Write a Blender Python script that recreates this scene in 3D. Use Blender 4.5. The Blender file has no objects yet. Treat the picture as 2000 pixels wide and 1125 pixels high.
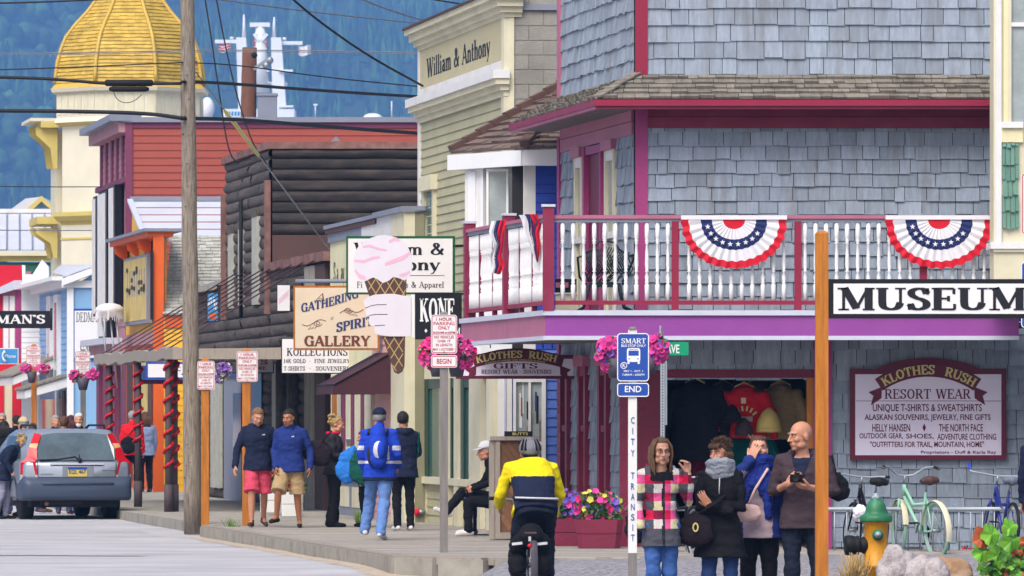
import bpy, bmesh, math, random
from mathutils import Vector, Matrix, noise
import numpy as np
R = math.radians
random.seed(7)
C = bpy.context.scene
COL = C.collection
# ------------------------------------------------------------ camera
F, HY, CZ, VX = 12000.0, 812.0, 1.58, -950.0      # focal length in photo pixels, horizon row, eye height, vanishing column of the street
cam = bpy.data.cameras.new('camera'); co = bpy.data.objects.new('camera', cam); COL.objects.link(co)
cam.sensor_width = 36; cam.lens = 36*F/2000; cam.shift_y = (HY-562.5)/2000
cam.clip_start = 1; cam.clip_end = 30000
co.location = (0, 0, CZ); co.rotation_euler = (R(90), 0, 0)
cam.dof.use_dof = True; cam.dof.focus_distance = 70; cam.dof.aperture_fstop = 14
C.camera = co
# ------------------------------------------------------------ world, sun, exposure
SUN_EL, SUN_AZ = 52, 205      # degrees; azimuth clockwise from +Y
W = bpy.data.worlds.new('World'); C.world = W; W.use_nodes = True
nt = W.node_tree; bg = nt.nodes['Background']
sky = nt.nodes.new('ShaderNodeTexSky'); sky.sky_type = 'NISHITA'; sky.sun_disc = False
sky.sun_elevation = R(SUN_EL); sky.sun_rotation = R(SUN_AZ); sky.air_density = 1.0; sky.dust_density = 4.0; sky.ozone_density = 1.0
nt.links.new(sky.outputs[0], bg.inputs[0]); bg.inputs[1].default_value = 0.12
sl = bpy.data.lights.new('sun', 'SUN'); so = bpy.data.objects.new('sun', sl); COL.objects.link(so)
sl.energy = 2.1; sl.angle = R(40); sl.color = (1, .97, .92)
sd = Vector((math.sin(R(SUN_AZ))*math.cos(R(SUN_EL)), math.cos(R(SUN_AZ))*math.cos(R(SUN_EL)), math.sin(R(SUN_EL))))
so.rotation_euler = (-sd).to_track_quat('-Z', 'Y').to_euler(); so.location = (0, 30, 60)
C.view_settings.view_transform = 'Standard'; C.view_settings.look = 'None'; C.view_settings.gamma = 1
C.view_settings.exposure = .76
C.cycles.max_bounces = 6; C.cycles.volume_bounces = 0; C.cycles.use_denoising = True
# ------------------------------------------------------------ geometry helpers
def X_(px, Y): return (px-1000)*Y/F
def Z_(py, Y): return CZ-(py-HY)*Y/F
def P(px, py, Y): return Vector((X_(px, Y), Y, Z_(py, Y)))
def V(*a): return Vector(a)
class Fr:
    def __init__(s, o, a, n, up=(0,0,1)):
        s.o, s.a, s.n, s.up = Vector(o), Vector(a), Vector(n), Vector(up)
    def pt(s, u, z, w=0): return s.o+s.a*u+s.up*z+s.n*w
def front(Y): return Fr((0,Y,0), (1,0,0), (0,-1,0))            # a wall square to the camera: u = X
def side(K): return Fr((K/F,0,0), (-.1625,1,0), Vector((-1,-.1625,0)).normalized())   # a wall along the street: u = Y
def KY(px, K): return K/(px-VX)
def hexlin(h):
    c = [int(h[i:i+2],16)/255 for i in (0,2,4)]
    return tuple(v/12.92 if v <= .04045 else ((v+.055)/1.055)**2.4 for v in c)
M = {}
def mat(name, col, rough=.6, var=.12, scale=5, bump=0, bscale=60, metal=0, island=0, stretch=(1,1,1), spec=.3, stain=None, stain_amt=.35, stain_scale=1.2, sheen=0, trans=0):
    m = bpy.data.materials.new(name); m.use_nodes = True; n = m.node_tree.nodes; L = m.node_tree.links
    b = n['Principled BSDF']; c = hexlin(col) if isinstance(col, str) else col
    b.inputs['Roughness'].default_value = rough; b.inputs['Metallic'].default_value = metal
    b.inputs['Specular IOR Level'].default_value = spec
    if sheen: b.inputs['Sheen Weight'].default_value = sheen
    tc = n.new('ShaderNodeTexCoord'); mp = n.new('ShaderNodeMapping'); mp.inputs['Scale'].default_value = stretch
    L.new(tc.outputs['Object'], mp.inputs[0])
    ns = n.new('ShaderNodeTexNoise'); ns.inputs['Scale'].default_value = scale; ns.inputs['Detail'].default_value = 6; ns.inputs['Roughness'].default_value = .65
    L.new(mp.outputs[0], ns.inputs['Vector'])
    mr = n.new('ShaderNodeMapRange'); mr.inputs[1].default_value = .3; mr.inputs[2].default_value = .7; mr.inputs[3].default_value = 1-var; mr.inputs[4].default_value = 1+var
    L.new(ns.outputs[0], mr.inputs[0])
    fac = mr.outputs[0]
    if island:
        g = n.new('ShaderNodeNewGeometry'); m2 = n.new('ShaderNodeMapRange'); m2.inputs[3].default_value = 1-island; m2.inputs[4].default_value = 1+island
        L.new(g.outputs['Random Per Island'], m2.inputs[0])
        mu = n.new('ShaderNodeMath'); mu.operation = 'MULTIPLY'; L.new(fac, mu.inputs[0]); L.new(m2.outputs[0], mu.inputs[1]); fac = mu.outputs[0]
    hs = n.new('ShaderNodeVectorMath'); hs.operation = 'SCALE'; hs.inputs[0].default_value = c; L.new(fac, hs.inputs['Scale'])
    out = hs.outputs[0]
    if stain:
        n2 = n.new('ShaderNodeTexNoise'); n2.inputs['Scale'].default_value = stain_scale; n2.inputs['Detail'].default_value = 8
        L.new(mp.outputs[0], n2.inputs['Vector'])
        m3 = n.new('ShaderNodeMapRange'); m3.inputs[1].default_value = .48; m3.inputs[2].default_value = .72; m3.inputs[4].default_value = stain_amt; L.new(n2.outputs[0], m3.inputs[0])
        mx = n.new('ShaderNodeMix'); mx.data_type = 'RGBA'; L.new(m3.outputs[0], mx.inputs[0]); L.new(out, mx.inputs[6]); mx.inputs[7].default_value = (*hexlin(stain), 1); out = mx.outputs[2]
    L.new(out, b.inputs['Base Color'])
    if bump:
        n3 = n.new('ShaderNodeTexNoise'); n3.inputs['Scale'].default_value = bscale; n3.inputs['Detail'].default_value = 4; L.new(mp.outputs[0], n3.inputs['Vector'])
        bp = n.new('ShaderNodeBump'); bp.inputs['Strength'].default_value = bump; bp.inputs['Distance'].default_value = .02; L.new(n3.outputs[0], bp.inputs['Height']); L.new(bp.outputs[0], b.inputs['Normal'])
    if trans: b.inputs['Transmission Weight'].default_value = trans
    M[name] = m; return m
ORG = {}
def props(o, label=None, cat=None, group=None, kind=None, category=None):
    cat = cat or category
    for k, v in (('label', label), ('category', cat), ('group', group), ('kind', kind)):
        if v: o[k] = v
    return o
def thing(name, label, cat, loc, group=None, local=False):
    o = bpy.data.objects.new(name, None); COL.objects.link(o); o.location = loc; o.empty_display_size = .2
    ORG[o.name] = V(0,0,0) if local else Vector(loc)
    return props(o, label, cat, group)
class MB:
    def __init__(s): s.v = []; s.f = []; s.m = []; s.sm = []; s.mats = []
    def mi(s, m):
        if m not in s.mats: s.mats.append(m)
        return s.mats.index(m)
    def add(s, vs, fs, m, smooth=False):
        b = len(s.v); s.v += [tuple(p) for p in vs]; k = s.mi(m)
        for f in fs: s.f.append(tuple(i+b for i in f)); s.m.append(k); s.sm.append(smooth)
    def hexa(s, p, m):      # p: four bottom then four top, both counter-clockwise
        s.add(p, [(3,2,1,0),(4,5,6,7),(0,1,5,4),(1,2,6,5),(2,3,7,6),(3,0,4,7)], m)
    def box(s, fr, u0, u1, z0, z1, w0, w1, m):
        q = fr.pt
        s.hexa([q(u0,z0,w1), q(u1,z0,w1), q(u1,z0,w0), q(u0,z0,w0), q(u0,z1,w1), q(u1,z1,w1), q(u1,z1,w0), q(u0,z1,w0)], m)
    def cube(s, a, b, m): s.box(Fr((0,0,0),(1,0,0),(0,-1,0)), a[0], b[0], a[2], b[2], -b[1], -a[1], m)
    def prism(s, fr, pts, w0, w1, m, back=True):
        n = len(pts); vs = [fr.pt(u,z,w1) for u,z in pts]+[fr.pt(u,z,w0) for u,z in pts]
        fs = [tuple(range(n))]+[(i, i+n, (i+1)%n+n, (i+1)%n) for i in range(n)]
        if back: fs.append(tuple(range(2*n-1, n-1, -1)))
        s.add(vs, fs, m)
    def poly(s, pts, m): s.add(pts, [tuple(range(len(pts)))], m)
    def bar(s, a, b, wd, hd, m, up=(0,0,1)):
        a, b = Vector(a), Vector(b); d = (b-a).normalized(); r = d.cross(Vector(up))
        if r.length < 1e-4: r = d.cross(Vector((0,1,0)))
        r.normalize(); u = r.cross(d); r *= wd/2; u *= hd/2
        s.hexa([a-r-u, a+r-u, b+r-u, b-r-u, a-r+u, a+r+u, b+r+u, b-r+u], m)
    def tube(s, pts, r, m, n=8, cap=True, rx=None, smooth=True, closed=False):
        pts = [Vector(p) for p in pts]; k = len(pts); rs = r if isinstance(r, (list, tuple)) else [r]*k
        t0 = (pts[1]-pts[0]).normalized(); ref = Vector((0,0,1)) if abs(t0.z) < .9 else Vector((0,1,0))
        x = t0.cross(ref).normalized(); vs = []
        for i, p in enumerate(pts):
            if closed: t = (pts[(i+1)%k]-pts[i-1])
            else: t = (pts[min(i+1,k-1)]-pts[max(i-1,0)])
            if t.length < 1e-9: t = t0
            t.normalize(); x = (x-t*x.dot(t))
            if x.length < 1e-6: x = t.orthogonal()
            x.normalize(); y = t.cross(x)
            for j in range(n):
                a = 2*math.pi*j/n; vs.append(p+x*(math.cos(a)*rs[i])+y*(math.sin(a)*rs[i]))
        fs = [(i*n+j, i*n+(j+1)%n, (i+1)*n+(j+1)%n, (i+1)*n+j) for i in range(k-1) for j in range(n)]
        if closed: fs += [((k-1)*n+j, (k-1)*n+(j+1)%n, (j+1)%n, j) for j in range(n)]
        elif cap: fs += [tuple(range(n-1,-1,-1)), tuple((k-1)*n+j for j in range(n))]
        s.add(vs, fs, m, smooth)
    def limb(s, pts, rs, m, n=12):      # tube with round ends, for bodies
        pts = [Vector(p) for p in pts]; d0 = (pts[0]-pts[1]).normalized(); d1 = (pts[-1]-pts[-2]).normalized()
        a, b = rs[0], rs[-1]
        P2 = [pts[0]+d0*a, pts[0]+d0*a*.85, pts[0]+d0*a*.5]+pts+[pts[-1]+d1*b*.5, pts[-1]+d1*b*.85, pts[-1]+d1*b]
        s.tube(P2, [a*.02, a*.53, a*.87]+list(rs)+[b*.87, b*.53, b*.02], m, n)
    def loft(s, rings, m, smooth=True, cap=True):
        n = len(rings[0]); vs = [p for r in rings for p in r]
        fs = [(i*n+j, i*n+(j+1)%n, (i+1)*n+(j+1)%n, (i+1)*n+j) for i in range(len(rings)-1) for j in range(n)]
        if cap: fs += [tuple(range(n-1,-1,-1)), tuple((len(rings)-1)*n+j for j in range(n))]
        s.add(vs, fs, m, smooth)
    def lathe(s, c, prof, m, n=16, axis=(0,0,1), smooth=True):
        ax = Vector(axis).normalized(); x = ax.orthogonal().normalized(); y = ax.cross(x); c = Vector(c)
        s.loft([[c+ax*z+x*(r*math.cos(2*math.pi*j/n))+y*(r*math.sin(2*math.pi*j/n)) for j in range(n)] for r, z in prof], m, smooth)
    def ball(s, c, r, m, n=12, k=8, rot=None):
        if not isinstance(r, (tuple, list, Vector)): r = (r,r,r)
        c = Vector(c); rings = []
        for i in range(k+1):
            a = math.pi*(i/k-.5); a = max(min(a, 1.53), -1.53)
            ring = []
            for j in range(n):
                b = 2*math.pi*j/n; p = Vector((math.cos(a)*math.cos(b)*r[0], math.cos(a)*math.sin(b)*r[1], math.sin(a)*r[2]))
                ring.append(c+(rot @ p if rot else p))
            rings.append(ring)
        s.loft(rings, m)
    def build(s, name, parent=None, loc=None, local=False, **kw):
        me = bpy.data.meshes.new(name)
        if parent is not None: off = ORG.get(parent.name, V(0,0,0))
        else: off = Vector(loc) if loc is not None else V(0,0,0)
        a = np.array(s.v, dtype=float)
        if len(a): a = a-np.array(off)
        me.from_pydata(a.tolist(), [], s.f); me.validate()
        for m in s.mats: me.materials.append(M[m])
        if len(me.polygons) == len(s.m):
            me.polygons.foreach_set('material_index', s.m); me.polygons.foreach_set('use_smooth', s.sm)
        me.update()
        o = bpy.data.objects.new(name, me); COL.objects.link(o)
        if parent is not None: o.parent = parent
        else: o.location = off
        ORG[o.name] = Vector(off)
        return props(o, **kw)
def copy_tree(o, parent=None):
    c = o.copy(); COL.objects.link(c); c.parent = parent
    for ch in o.children: copy_tree(ch, c)
    return c
# walls of repeated courses
def shingles(mb, fr, u0, u1, z0, z1, row, wa, wb, m, holes=(), th=.024, jit=.012, rng=None):
    rg = rng or random; z = z0; k = 0
    fu0 = u0 if callable(u0) else (lambda z: u0); fu1 = u1 if callable(u1) else (lambda z: u1)
    while z < z1-.02:
        zt = min(z+row, z1); a0, a1 = fu0(z), fu1(z); u = a0-rg.random()*wa
        b0, b1 = fu0(min(zt, z1)), fu1(min(zt, z1)); lo, hi = max(a0, b0), min(a1, b1)
        lo, hi = min(a0,b0), max(a1,b1)
        while u < hi:
            w = rg.uniform(wa, wb); p, q = max(u, lo)+.004, min(u+w, hi)-.004; u += w
            if q-p < .02: continue
            segs = [(p, q)]
            for (h0,h1,g0,g1) in holes:
                if g0 < z+row*.5 < g1:
                    ns = []
                    for a, b in segs:
                        if b <= h0 or a >= h1: ns.append((a, b))
                        else:
                            if a < h0-.015: ns.append((a, h0))
                            if b > h1+.015: ns.append((h1, b))
                    segs = ns
            for a, b in segs:
                dz = rg.uniform(-jit, jit); t = th*rg.uniform(.6, 1.5); zz = max(z+dz, z0-.01)
                vs = [fr.pt(a,zz,t), fr.pt(b,zz,t), fr.pt(min(b,max(a+.01,b)),zt+.01,.003), fr.pt(a,zt+.01,.003), fr.pt(a,zz,0), fr.pt(b,zz,0)]
                mb.add(vs, [(0,1,2,3), (4,5,1,0), (4,0,3), (1,5,2)], m)
        z += row; k += 1
def clap(mb, fr, u0, u1, z0, z1, row, m, th=.02, holes=()):
    z = z0
    while z < z1-.01:
        zt = min(z+row, z1)
        a0, a1 = (u0(z), u1(z)) if callable(u0) else (u0, u1)
        segs = [(a0, a1)]
        for (h0,h1,g0,g1) in holes:
            if g0 < (z+zt)/2 < g1:
                ns = []
                for a, b in segs:
                    if b <= h0 or a >= h1: ns.append((a,b))
                    else:
                        if a < h0: ns.append((a,h0))
                        if b > h1: ns.append((h1,b))
                segs = ns
        for a, b in segs:
            vs = [fr.pt(a,z,th), fr.pt(b,z,th), fr.pt(b,zt,.004), fr.pt(a,zt,.004), fr.pt(a,z,0), fr.pt(b,z,0)]
            mb.add(vs, [(0,1,2,3), (4,5,1,0), (4,0,3), (1,5,2)], m)
        z += row
def logs(mb, fr, u0, u1, z0, z1, row, m, rg=random, depth=.07, piece=2.2):
    z = z0
    while z < z1-.02:
        h = min(row, z1-z); u = u0
        while u < u1-.01:
            e = min(u1, u+piece*rg.uniform(.7, 1.4))
            if u1-e < .3: e = u1
            d = depth*rg.uniform(.85, 1.15); vs = []; N = 6
            Q = max(2, int((e-u)/.22)); sd_ = rg.random()*50
            for q in range(Q+1):
                uu = u+.002+(e-u-.004)*q/Q
                for i in range(N+1):
                    a = math.pi*i/N; nz = 1+.55*noise.noise((uu*2.2+sd_, i*.7, z*3)); vs.append(fr.pt(uu, z+h*(.5-.5*math.cos(a))+(.018*noise.noise((uu*1.3+sd_, 9, z)) if 0 < i < N else 0), d*math.sin(a)*nz))
            mb.add(vs, [(q*(N+1)+i, (q+1)*(N+1)+i, (q+1)*(N+1)+i+1, q*(N+1)+i+1) for q in range(Q) for i in range(N)], m, True)
            u = e
        z += row
# ------------------------------------------------------------ lettering
GL = {
'A': (84, 't 8,0 42,100|T 42,100 76,0|t 22,34 64,34|S 8,14|S 76,16'), 'B': (78, 'T 18,0 18,100|m 18,96 40,96 58,90 64,74 58,58 40,52 18,52|m 40,52 62,46 70,26 62,8 42,4 18,4|S 14,14'),
'C': (80, 'm 74,70 66,90 44,98 22,88 10,50 22,12 44,2 66,10 74,28|v 74,66 74,98'), 'D': (86, 'T 18,0 18,100|m 18,96 42,96 68,84 78,50 68,16 42,4 18,4|S 14,14'),
'E': (74, 'T 18,0 18,100|t 18,96 66,96|t 18,4 68,4|t 18,52 50,52|v 66,72 66,96|v 68,4 68,28|v 50,40 50,64|S 14,14|s 14,14'), 'F': (70, 'T 18,0 18,100|t 18,96 64,96|t 18,52 48,52|v 64,72 64,96|v 48,40 48,64|S 18,18|s 14,14'),
'G': (86, 'm 74,72 64,92 44,98 22,88 10,50 22,12 46,2 74,14|T 72,0 72,44|v 74,68 74,98|h 56,46 86,46'), 'H': (92, 'T 18,0 18,100|T 74,0 74,100|t 18,50 74,50|S 18,18|s 18,18|S 74,18|s 74,18'),
'I': (38, 'T 19,0 19,100|S 19,19|s 19,19'), 'J': (56, 'T 38,20 38,100|m 38,24 30,4 14,4 8,18|s 38,18'), 'K': (86, 'T 18,0 18,100|t 20,42 70,100|T 38,58 74,0|S 18,18|s 18,18|S 76,14|s 68,16'),
'L': (72, 'T 18,0 18,100|t 18,4 66,4|v 66,4 66,32|S 14,14|s 18,18'), 'M': (108, 't 16,0 16,100|T 18,100 54,8|t 54,8 88,100|T 90,0 90,100|S 16,16|s 12,14|S 90,18|s 94,14'), 'N': (90, 't 16,0 16,100|T 18,100 74,4|t 76,0 76,100|S 16,16|s 12,14|s 76,16'),
'O': (88, 'o 44,50 34,48'), 'P': (74, 'T 18,0 18,100|m 18,96 42,96 62,90 68,73 62,54 42,48 18,48|S 18,18|s 12,12'), 'Q': (88, 'o 44,50 34,48|T 46,22 76,-8'), 'R': (84, 'T 18,0 18,100|m 18,96 42,96 60,90 66,74 60,56 42,50 18,50|T 42,50 72,2|S 18,18|s 12,12|S 76,12'),
'S': (68, 'm 58,74 50,94 30,97 12,86 12,68 28,54 44,48 58,34 56,14 36,3 16,8 8,28|v 60,70 60,98|v 6,2 6,30'), 'T': (80, 'T 40,0 40,100|t 6,96 74,96|v 6,72 6,96|v 74,72 74,96|S 40,18'), 'U': (88, 'T 18,100 18,34|m 18,40 20,14 42,3 64,10 72,34|t 72,30 72,100|s 18,18|s 72,16'),
'V': (82, 'T 10,100 42,0|t 42,0 74,100|s 10,14|s 74,14'), 'W': (118, 'T 10,100 36,0|t 36,0 58,92|T 58,100 84,0|t 84,0 108,100|s 10,14|s 58,12|s 108,12'), 'X': (80, 'T 10,100 70,0|t 10,0 70,100|S 10,14|S 70,14|s 10,14|s 70,14'), 'Y': (80, 'T 10,100 40,46|t 40,46 70,100|T 40,0 40,46|S 40,16|s 10,14|s 70,14'),
'Z': (76, 't 10,96 66,96|T 66,96 10,4|t 10,4 68,4|v 10,72 10,96|v 68,4 68,28'), '&': (90, 'm 80,52 62,16 38,2 14,10 10,28 24,46 46,60 54,78 44,94 30,94 24,78 34,58 80,2'), '-': (40, 'h 6,38 34,38'), '.': (24, 'd 12,8'), '*': (40, 'd 20,45'), ',': (24, 'd 12,6|t 14,6 8,-12'), "'": (22, 'T 11,78 11,100'), '1': (48, 'T 26,0 26,100|t 10,78 26,100|S 26,18'), '4': (70, 't 8,30 46,100|t 6,30 64,30|T 46,0 46,100'), ' ': (44, ''),
'i': (34, 'T 17,0 17,62|S 17,15|h 5,60 17,60|d 17,84'), 'l': (34, 'T 17,0 17,100|S 17,15|h 5,98 17,98'), 'a': (58, 'm 12,52 26,64 42,56 42,10 56,4|T 42,4 42,44|m 42,38 18,34 10,18 22,2 42,14'), 'm': (98, 'T 16,0 16,62|m 16,48 30,62 46,58 50,40|T 50,0 50,44|m 50,48 64,62 80,58 84,40|T 84,0 84,44|S 16,14|S 50,13|S 84,13|h 4,60 16,60'),
'n': (66, 'T 16,0 16,62|m 16,46 32,62 48,58 52,40|T 52,0 52,44|S 16,14|S 52,14|h 4,60 16,60'), 't': (42, 'T 18,12 18,88|m 18,14 26,2 40,8|h 4,60 38,60'), 'h': (66, 'T 16,0 16,100|m 16,46 32,62 48,58 52,40|T 52,0 52,44|S 16,14|S 52,14|h 4,98 16,98'), 'o': (60, 'o 30,31 22,31'),
'y': (62, 'T 10,62 32,2|t 54,62 32,0 20,-24 8,-28|h 2,60 22,60|h 44,60 62,60'), 'p': (64, 'T 16,-30 16,62|m 16,46 34,62 54,46 54,16 36,1 16,12|S16 16,-29|h 4,60 16,60'), 'r': (46, 'T 16,0 16,62|m 16,42 28,60 42,58|S 16,14|h 4,60 16,60'), 'e': (56, 'm 12,34 48,34 44,56 28,62 12,50 10,26 24,2 48,10'), 's': (46, 'm 38,46 34,60 14,58 12,42 34,26 36,10 18,1 8,14'), 'd': (62, 'T 46,0 46,100|m 46,46 28,62 10,46 10,16 26,1 46,12|h 34,98 46,98|h 46,2 58,2'),
}
def glyph(ch, wt=17, tn=7, serif=True):
    adv, code = GL.get(ch, GL[' ']); quads = []
    def rib(pts, ws):
        n = len(pts); L = []; Rr = []
        for i, p in enumerate(pts):
            a = pts[max(i-1,0)]; b = pts[min(i+1,n-1)]; d = (b-a); d = d.normalized() if d.length else Vector((1,0)); nn = Vector((-d.y, d.x)); w = ws(d) if callable(ws) else ws
            L.append(p+nn*w/2); Rr.append(p-nn*w/2)
        for i in range(n-1): quads.append((Rr[i], Rr[i+1], L[i+1], L[i]))
    def mod(d): return tn+(wt-tn)*abs(d.y)**1.3
    for tok in code.split('|'):
        if not tok: continue
        k, *r = tok.split(' '); pts = [Vector([float(q) for q in t.split(',')]) for t in r]
        if k == 'T': rib(pts, wt)
        elif k in 'th' and k in ('t', 'h'):
            if k == 'h' and not serif and ch.islower() and ch != 't': continue
            rib(pts, tn if k == 't' else tn)
        elif k == 'v':
            if serif: rib(pts, tn)
        elif k == 'm':
            sm = pts
            for _ in range(2):
                q = [sm[0]]
                for i in range(len(sm)-1): q += [sm[i]*.75+sm[i+1]*.25, sm[i]*.25+sm[i+1]*.75]
                sm = q+[sm[-1]]
            rib(sm, mod)
        elif k == 'o':
            c, rr = pts; rib([c+Vector((rr.x*math.sin(2*math.pi*i/20)*.92, rr.y*math.cos(2*math.pi*i/20)*.96)) for i in range(21)], mod)
        elif k in 'Ss' and serif:
            x, hw = pts[0].x, pts[0].y; y = 0 if k == 'S' else 100; d = 7 if k == 'S' else -7
            quads.append((Vector((x-hw,min(y,y+d))), Vector((x+hw,min(y,y+d))), Vector((x+hw,max(y,y+d))), Vector((x-hw,max(y,y+d)))))
        elif k == 'd':
            c = pts[0]; q = wt*.62; quads.append((c+Vector((-q,0)), c+Vector((0,-q)), c+Vector((q,0)), c+Vector((0,q))))
    return adv, quads
_BF = {}
def bfont(s):
    if s not in _BF:
        cu = bpy.data.curves.new('t', 'FONT'); cu.body = s; cu.resolution_u = 3; cu.offset = .014; ob = bpy.data.objects.new('t', cu); COL.objects.link(ob)
        me = ob.to_mesh(); vs = [(v.co.x, v.co.y) for v in me.vertices]; fs = [tuple(p.vertices) for p in me.polygons]; ob.to_mesh_clear()
        bpy.data.objects.remove(ob); bpy.data.curves.remove(cu); _BF[s] = (vs, fs)
    return _BF[s]
def text(mb, fr, s, u0, u1, z0, z1, w, m, serif=True, wt=17, tn=7, warp=None, italic=0, capz=True):
    """Flat painted lettering fitted to the box u0..u1, z0..z1 (cap height)."""
    wp = warp or (lambda u, z: (u, z))
    if serif is None:
        vs, fs = bfont(s); xs = [v[0] for v in vs]; ys = [v[1] for v in vs]; a, b, c, d = min(xs), max(xs), min(ys), max(ys)
        vv = [wp(u0+(x-a)/(b-a)*(u1-u0), z0+(y-c)/(d-c)*(z1-z0)) for x, y in vs]
        mb.add([fr.pt(u, z, w) for u, z in vv], fs, m); return
    x = 0; qs = []
    for ch in s:
        adv, g = glyph(ch, wt, tn, serif)
        qs += [[(p.x+x+italic*p.y, p.y) for p in q] for q in g]; x += adv+4
    x -= 4; k = 0
    for q in qs:
        k += 1; ww = w+.0004*(k%4)
        pts = [wp(u0+a/x*(u1-u0), z0+b/100*(z1-z0)) for a, b in q]
        mb.add([fr.pt(u, z, ww) for u, z in pts], [(0,1,2,3)], m)
# ------------------------------------------------------------ materials
mat('road', 'b0aeb1', .9, .14, 1.6, .6, 120, stretch=(.45,1,1), stain='8d8b8f', stain_scale=.9, stain_amt=.55)
mat('gravel', '8c898e', .95, .5, 20, 1.0, 45, stain='55545b', stain_scale=16, stain_amt=.7)
mat('sand', 'b0a291', .95, .25, 6, .6, 90)
mat('planks', 'a39c94', .85, .12, 8, .4, 90, island=.13, stretch=(1.2,6,6), stain='77706a', stain_scale=.9, stain_amt=.5)
mat('concrete', '979288', .9, .14, 3, .4, 70, stain='6e665b', stain_scale=2.5, stain_amt=.6)
mat('cement_block', '8f8c84', .9, .13, 5, .5, 60, island=.07, stain='6f6b64', stain_scale=1.4, stain_amt=.4)
mat('grey_shingle', '919cab', .75, .16, 3, .5, 40, island=.15, stretch=(9,9,1.2), stain='6d655c', stain_scale=.7, stain_amt=.42)
mat('roof_shingle', '807a70', .85, .22, 4, .5, 40, island=.22, stretch=(6,2,2), stain='4b463f', stain_scale=1.5, stain_amt=.5)
mat('gap', '2c2a2c', .9)
mat('maroon', '7d2340', .5, .1, 2.5, .12, 30, stain='8c4157', stain_scale=3, stain_amt=.4)
mat('oxblood', '6a1c34', .5, .1, 2.5, .12, 30)
mat('crimson', '87203c', .5, .1, 2.5, .12, 30)
mat('magenta_trim', '983a70', .5, .1, 2.5, .12, 30)
mat('purple', '86408d', .5, .06, 1.5, .1, 20, stain='a0659f', stain_scale=1.2, stain_amt=.2)
mat('mauve', 'a76279', .5, .1, 3, .12, 30)
mat('pale_trim', 'b9bccb', .55, .06, 4)
mat('white', 'd6d5d4', .55, .05, 3, .1, 40, stain='b0aaa2', stain_scale=2, stain_amt=.3)
mat('white_clean', 'dcdcde', .5, .03, 3)
mat('sign_white', 'd9d6d8', .5, .03, 2, stain='bdb6ae', stain_scale=1.5, stain_amt=.25)
mat('lilac_board', 'd8cfe2', .45, .04, 2, stain='b7a9c4', stain_scale=1.2, stain_amt=.3)
mat('cream_board', 'd6c6ae', .5, .05, 2, stain='c2aa88', stain_scale=1.8, stain_amt=.4)
mat('cream', 'cfc9ae', .6, .06, 2, .1, 40, stain='aaa182', stain_scale=1.5, stain_amt=.3)
mat('pale_yellow', 'd8d2aa', .6, .06, 2, .1, 40, stain='b5ac80', stain_scale=1.5, stain_amt=.3)
mat('olive_siding', 'aaa687', .65, .07, 2, .12, 40, stain='8d8868', stain_scale=1.1, stain_amt=.35)
mat('olive_dark', '7d7a60', .65, .1, 2, .12, 40)
mat('sign_olive', 'b9b08c', .6, .05, 2)
mat('ink', '17171f', .5, .05)
mat('ink_blue', '2c3a6e', .5, .2, 8)
mat('ink_maroon', '5e1430', .5, .08)
mat('ink_red', 'b01c34', .5, .1, 20)
mat('ink_brown', '6e3a2a', .5, .2, 8)
mat('gold_letter', 'c9bd7a', .5, .06)
mat('green_frame', '10522c', .45, .1)
mat('deep_green', '1e3d37', .4, .1)
mat('sign_blue', '22489a', .4, .05)
mat('sign_green', '0f8a62', .4, .05)
mat('phone_blue', '3b86bf', .4, .05)
mat('black_paint', '14131a', .4, .1)
mat('wood_post', 'ad6a22', .6, .3, 3, .3, 40, stretch=(9,9,.8), stain='8a4d17', stain_scale=2, stain_amt=.55)
mat('grey_post', '7f7a77', .8, .2, 3, .5, 40, stretch=(9,9,.7), stain='5a5551', stain_scale=2, stain_amt=.5)
mat('pole_wood', '93887c', .85, .32, 5, .9, 30, stretch=(7,7,.7), stain='55402f', stain_scale=7, stain_amt=.7)
mat('pole_red', '7d5646', .85, .3, 4, .8, 30, stretch=(7,7,.7), stain='40291f', stain_scale=4, stain_amt=.7)
mat('wood_bin', '7c573c', .7, .3, 3, .4, 40, island=.3, stretch=(5,5,5), stain='4a2f1e', stain_scale=3, stain_amt=.6)
mat('wood_grey', '9a9086', .8, .2, 3, .4, 40, stretch=(6,6,1), stain='5d5148', stain_scale=3, stain_amt=.5)
mat('log_dark', '2a2524', .6, .35, 3, .5, 30, island=.25, stretch=(1.2,1.2,5), stain='5b4a3e', stain_scale=1.6, stain_amt=.4)
mat('log_grey', '5a524e', .8, .3, 5, .7, 25, island=.18, stretch=(6,6,2), stain='332b29', stain_scale=3, stain_amt=.65)
mat('rust', '7c5a52', .7, .3, 4, .3, 30, island=.2, stain='4a2a22', stain_scale=3, stain_amt=.6)
mat('brown_panel', '523a35', .7, .12, 2)
mat('red_siding', '96463a', .6, .05, 1.5, .1, 30, stain='8a392e', stain_scale=.7, stain_amt=.3)
mat('plum', '713450', .6, .08, 2)
mat('pink_siding', 'a77a80', .65, .1, 2, .1, 30, stain='8a5c64', stain_scale=1.2, stain_amt=.4)
mat('pink_shop', 'd0a09a', .6, .08, 2)
mat('grey_flash', '7d8190', .5, .08, 2)
mat('orange', 'd05a1c', .55, .07, 2, .1, 30)
mat('yellow_siding', 'e0a92a', .55, .06, 2)
mat('mustard_sign', 'c7b06a', .6, .12, 3, stain='a58e4c', stain_scale=2, stain_amt=.4)
mat('metal_roof', 'c0c2cc', .45, .05, 1.5, stain='a6a9b5', stain_scale=.8, stain_amt=.3)
mat('white_shingle', 'a8a79f', .8, .14, 3, .3, 30, island=.16)
mat('gold_roof', 'bb9c44', .6, .16, 3, .3, 30, island=.16, stain='7f6425', stain_scale=2.2, stain_amt=.4)
mat('gold_rib', 'c0a04a', .5, .1, 3)
mat('hotel_cream', 'd6d0bb', .65, .05, 1.5, stain='bdb69c', stain_scale=.8, stain_amt=.25)
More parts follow.
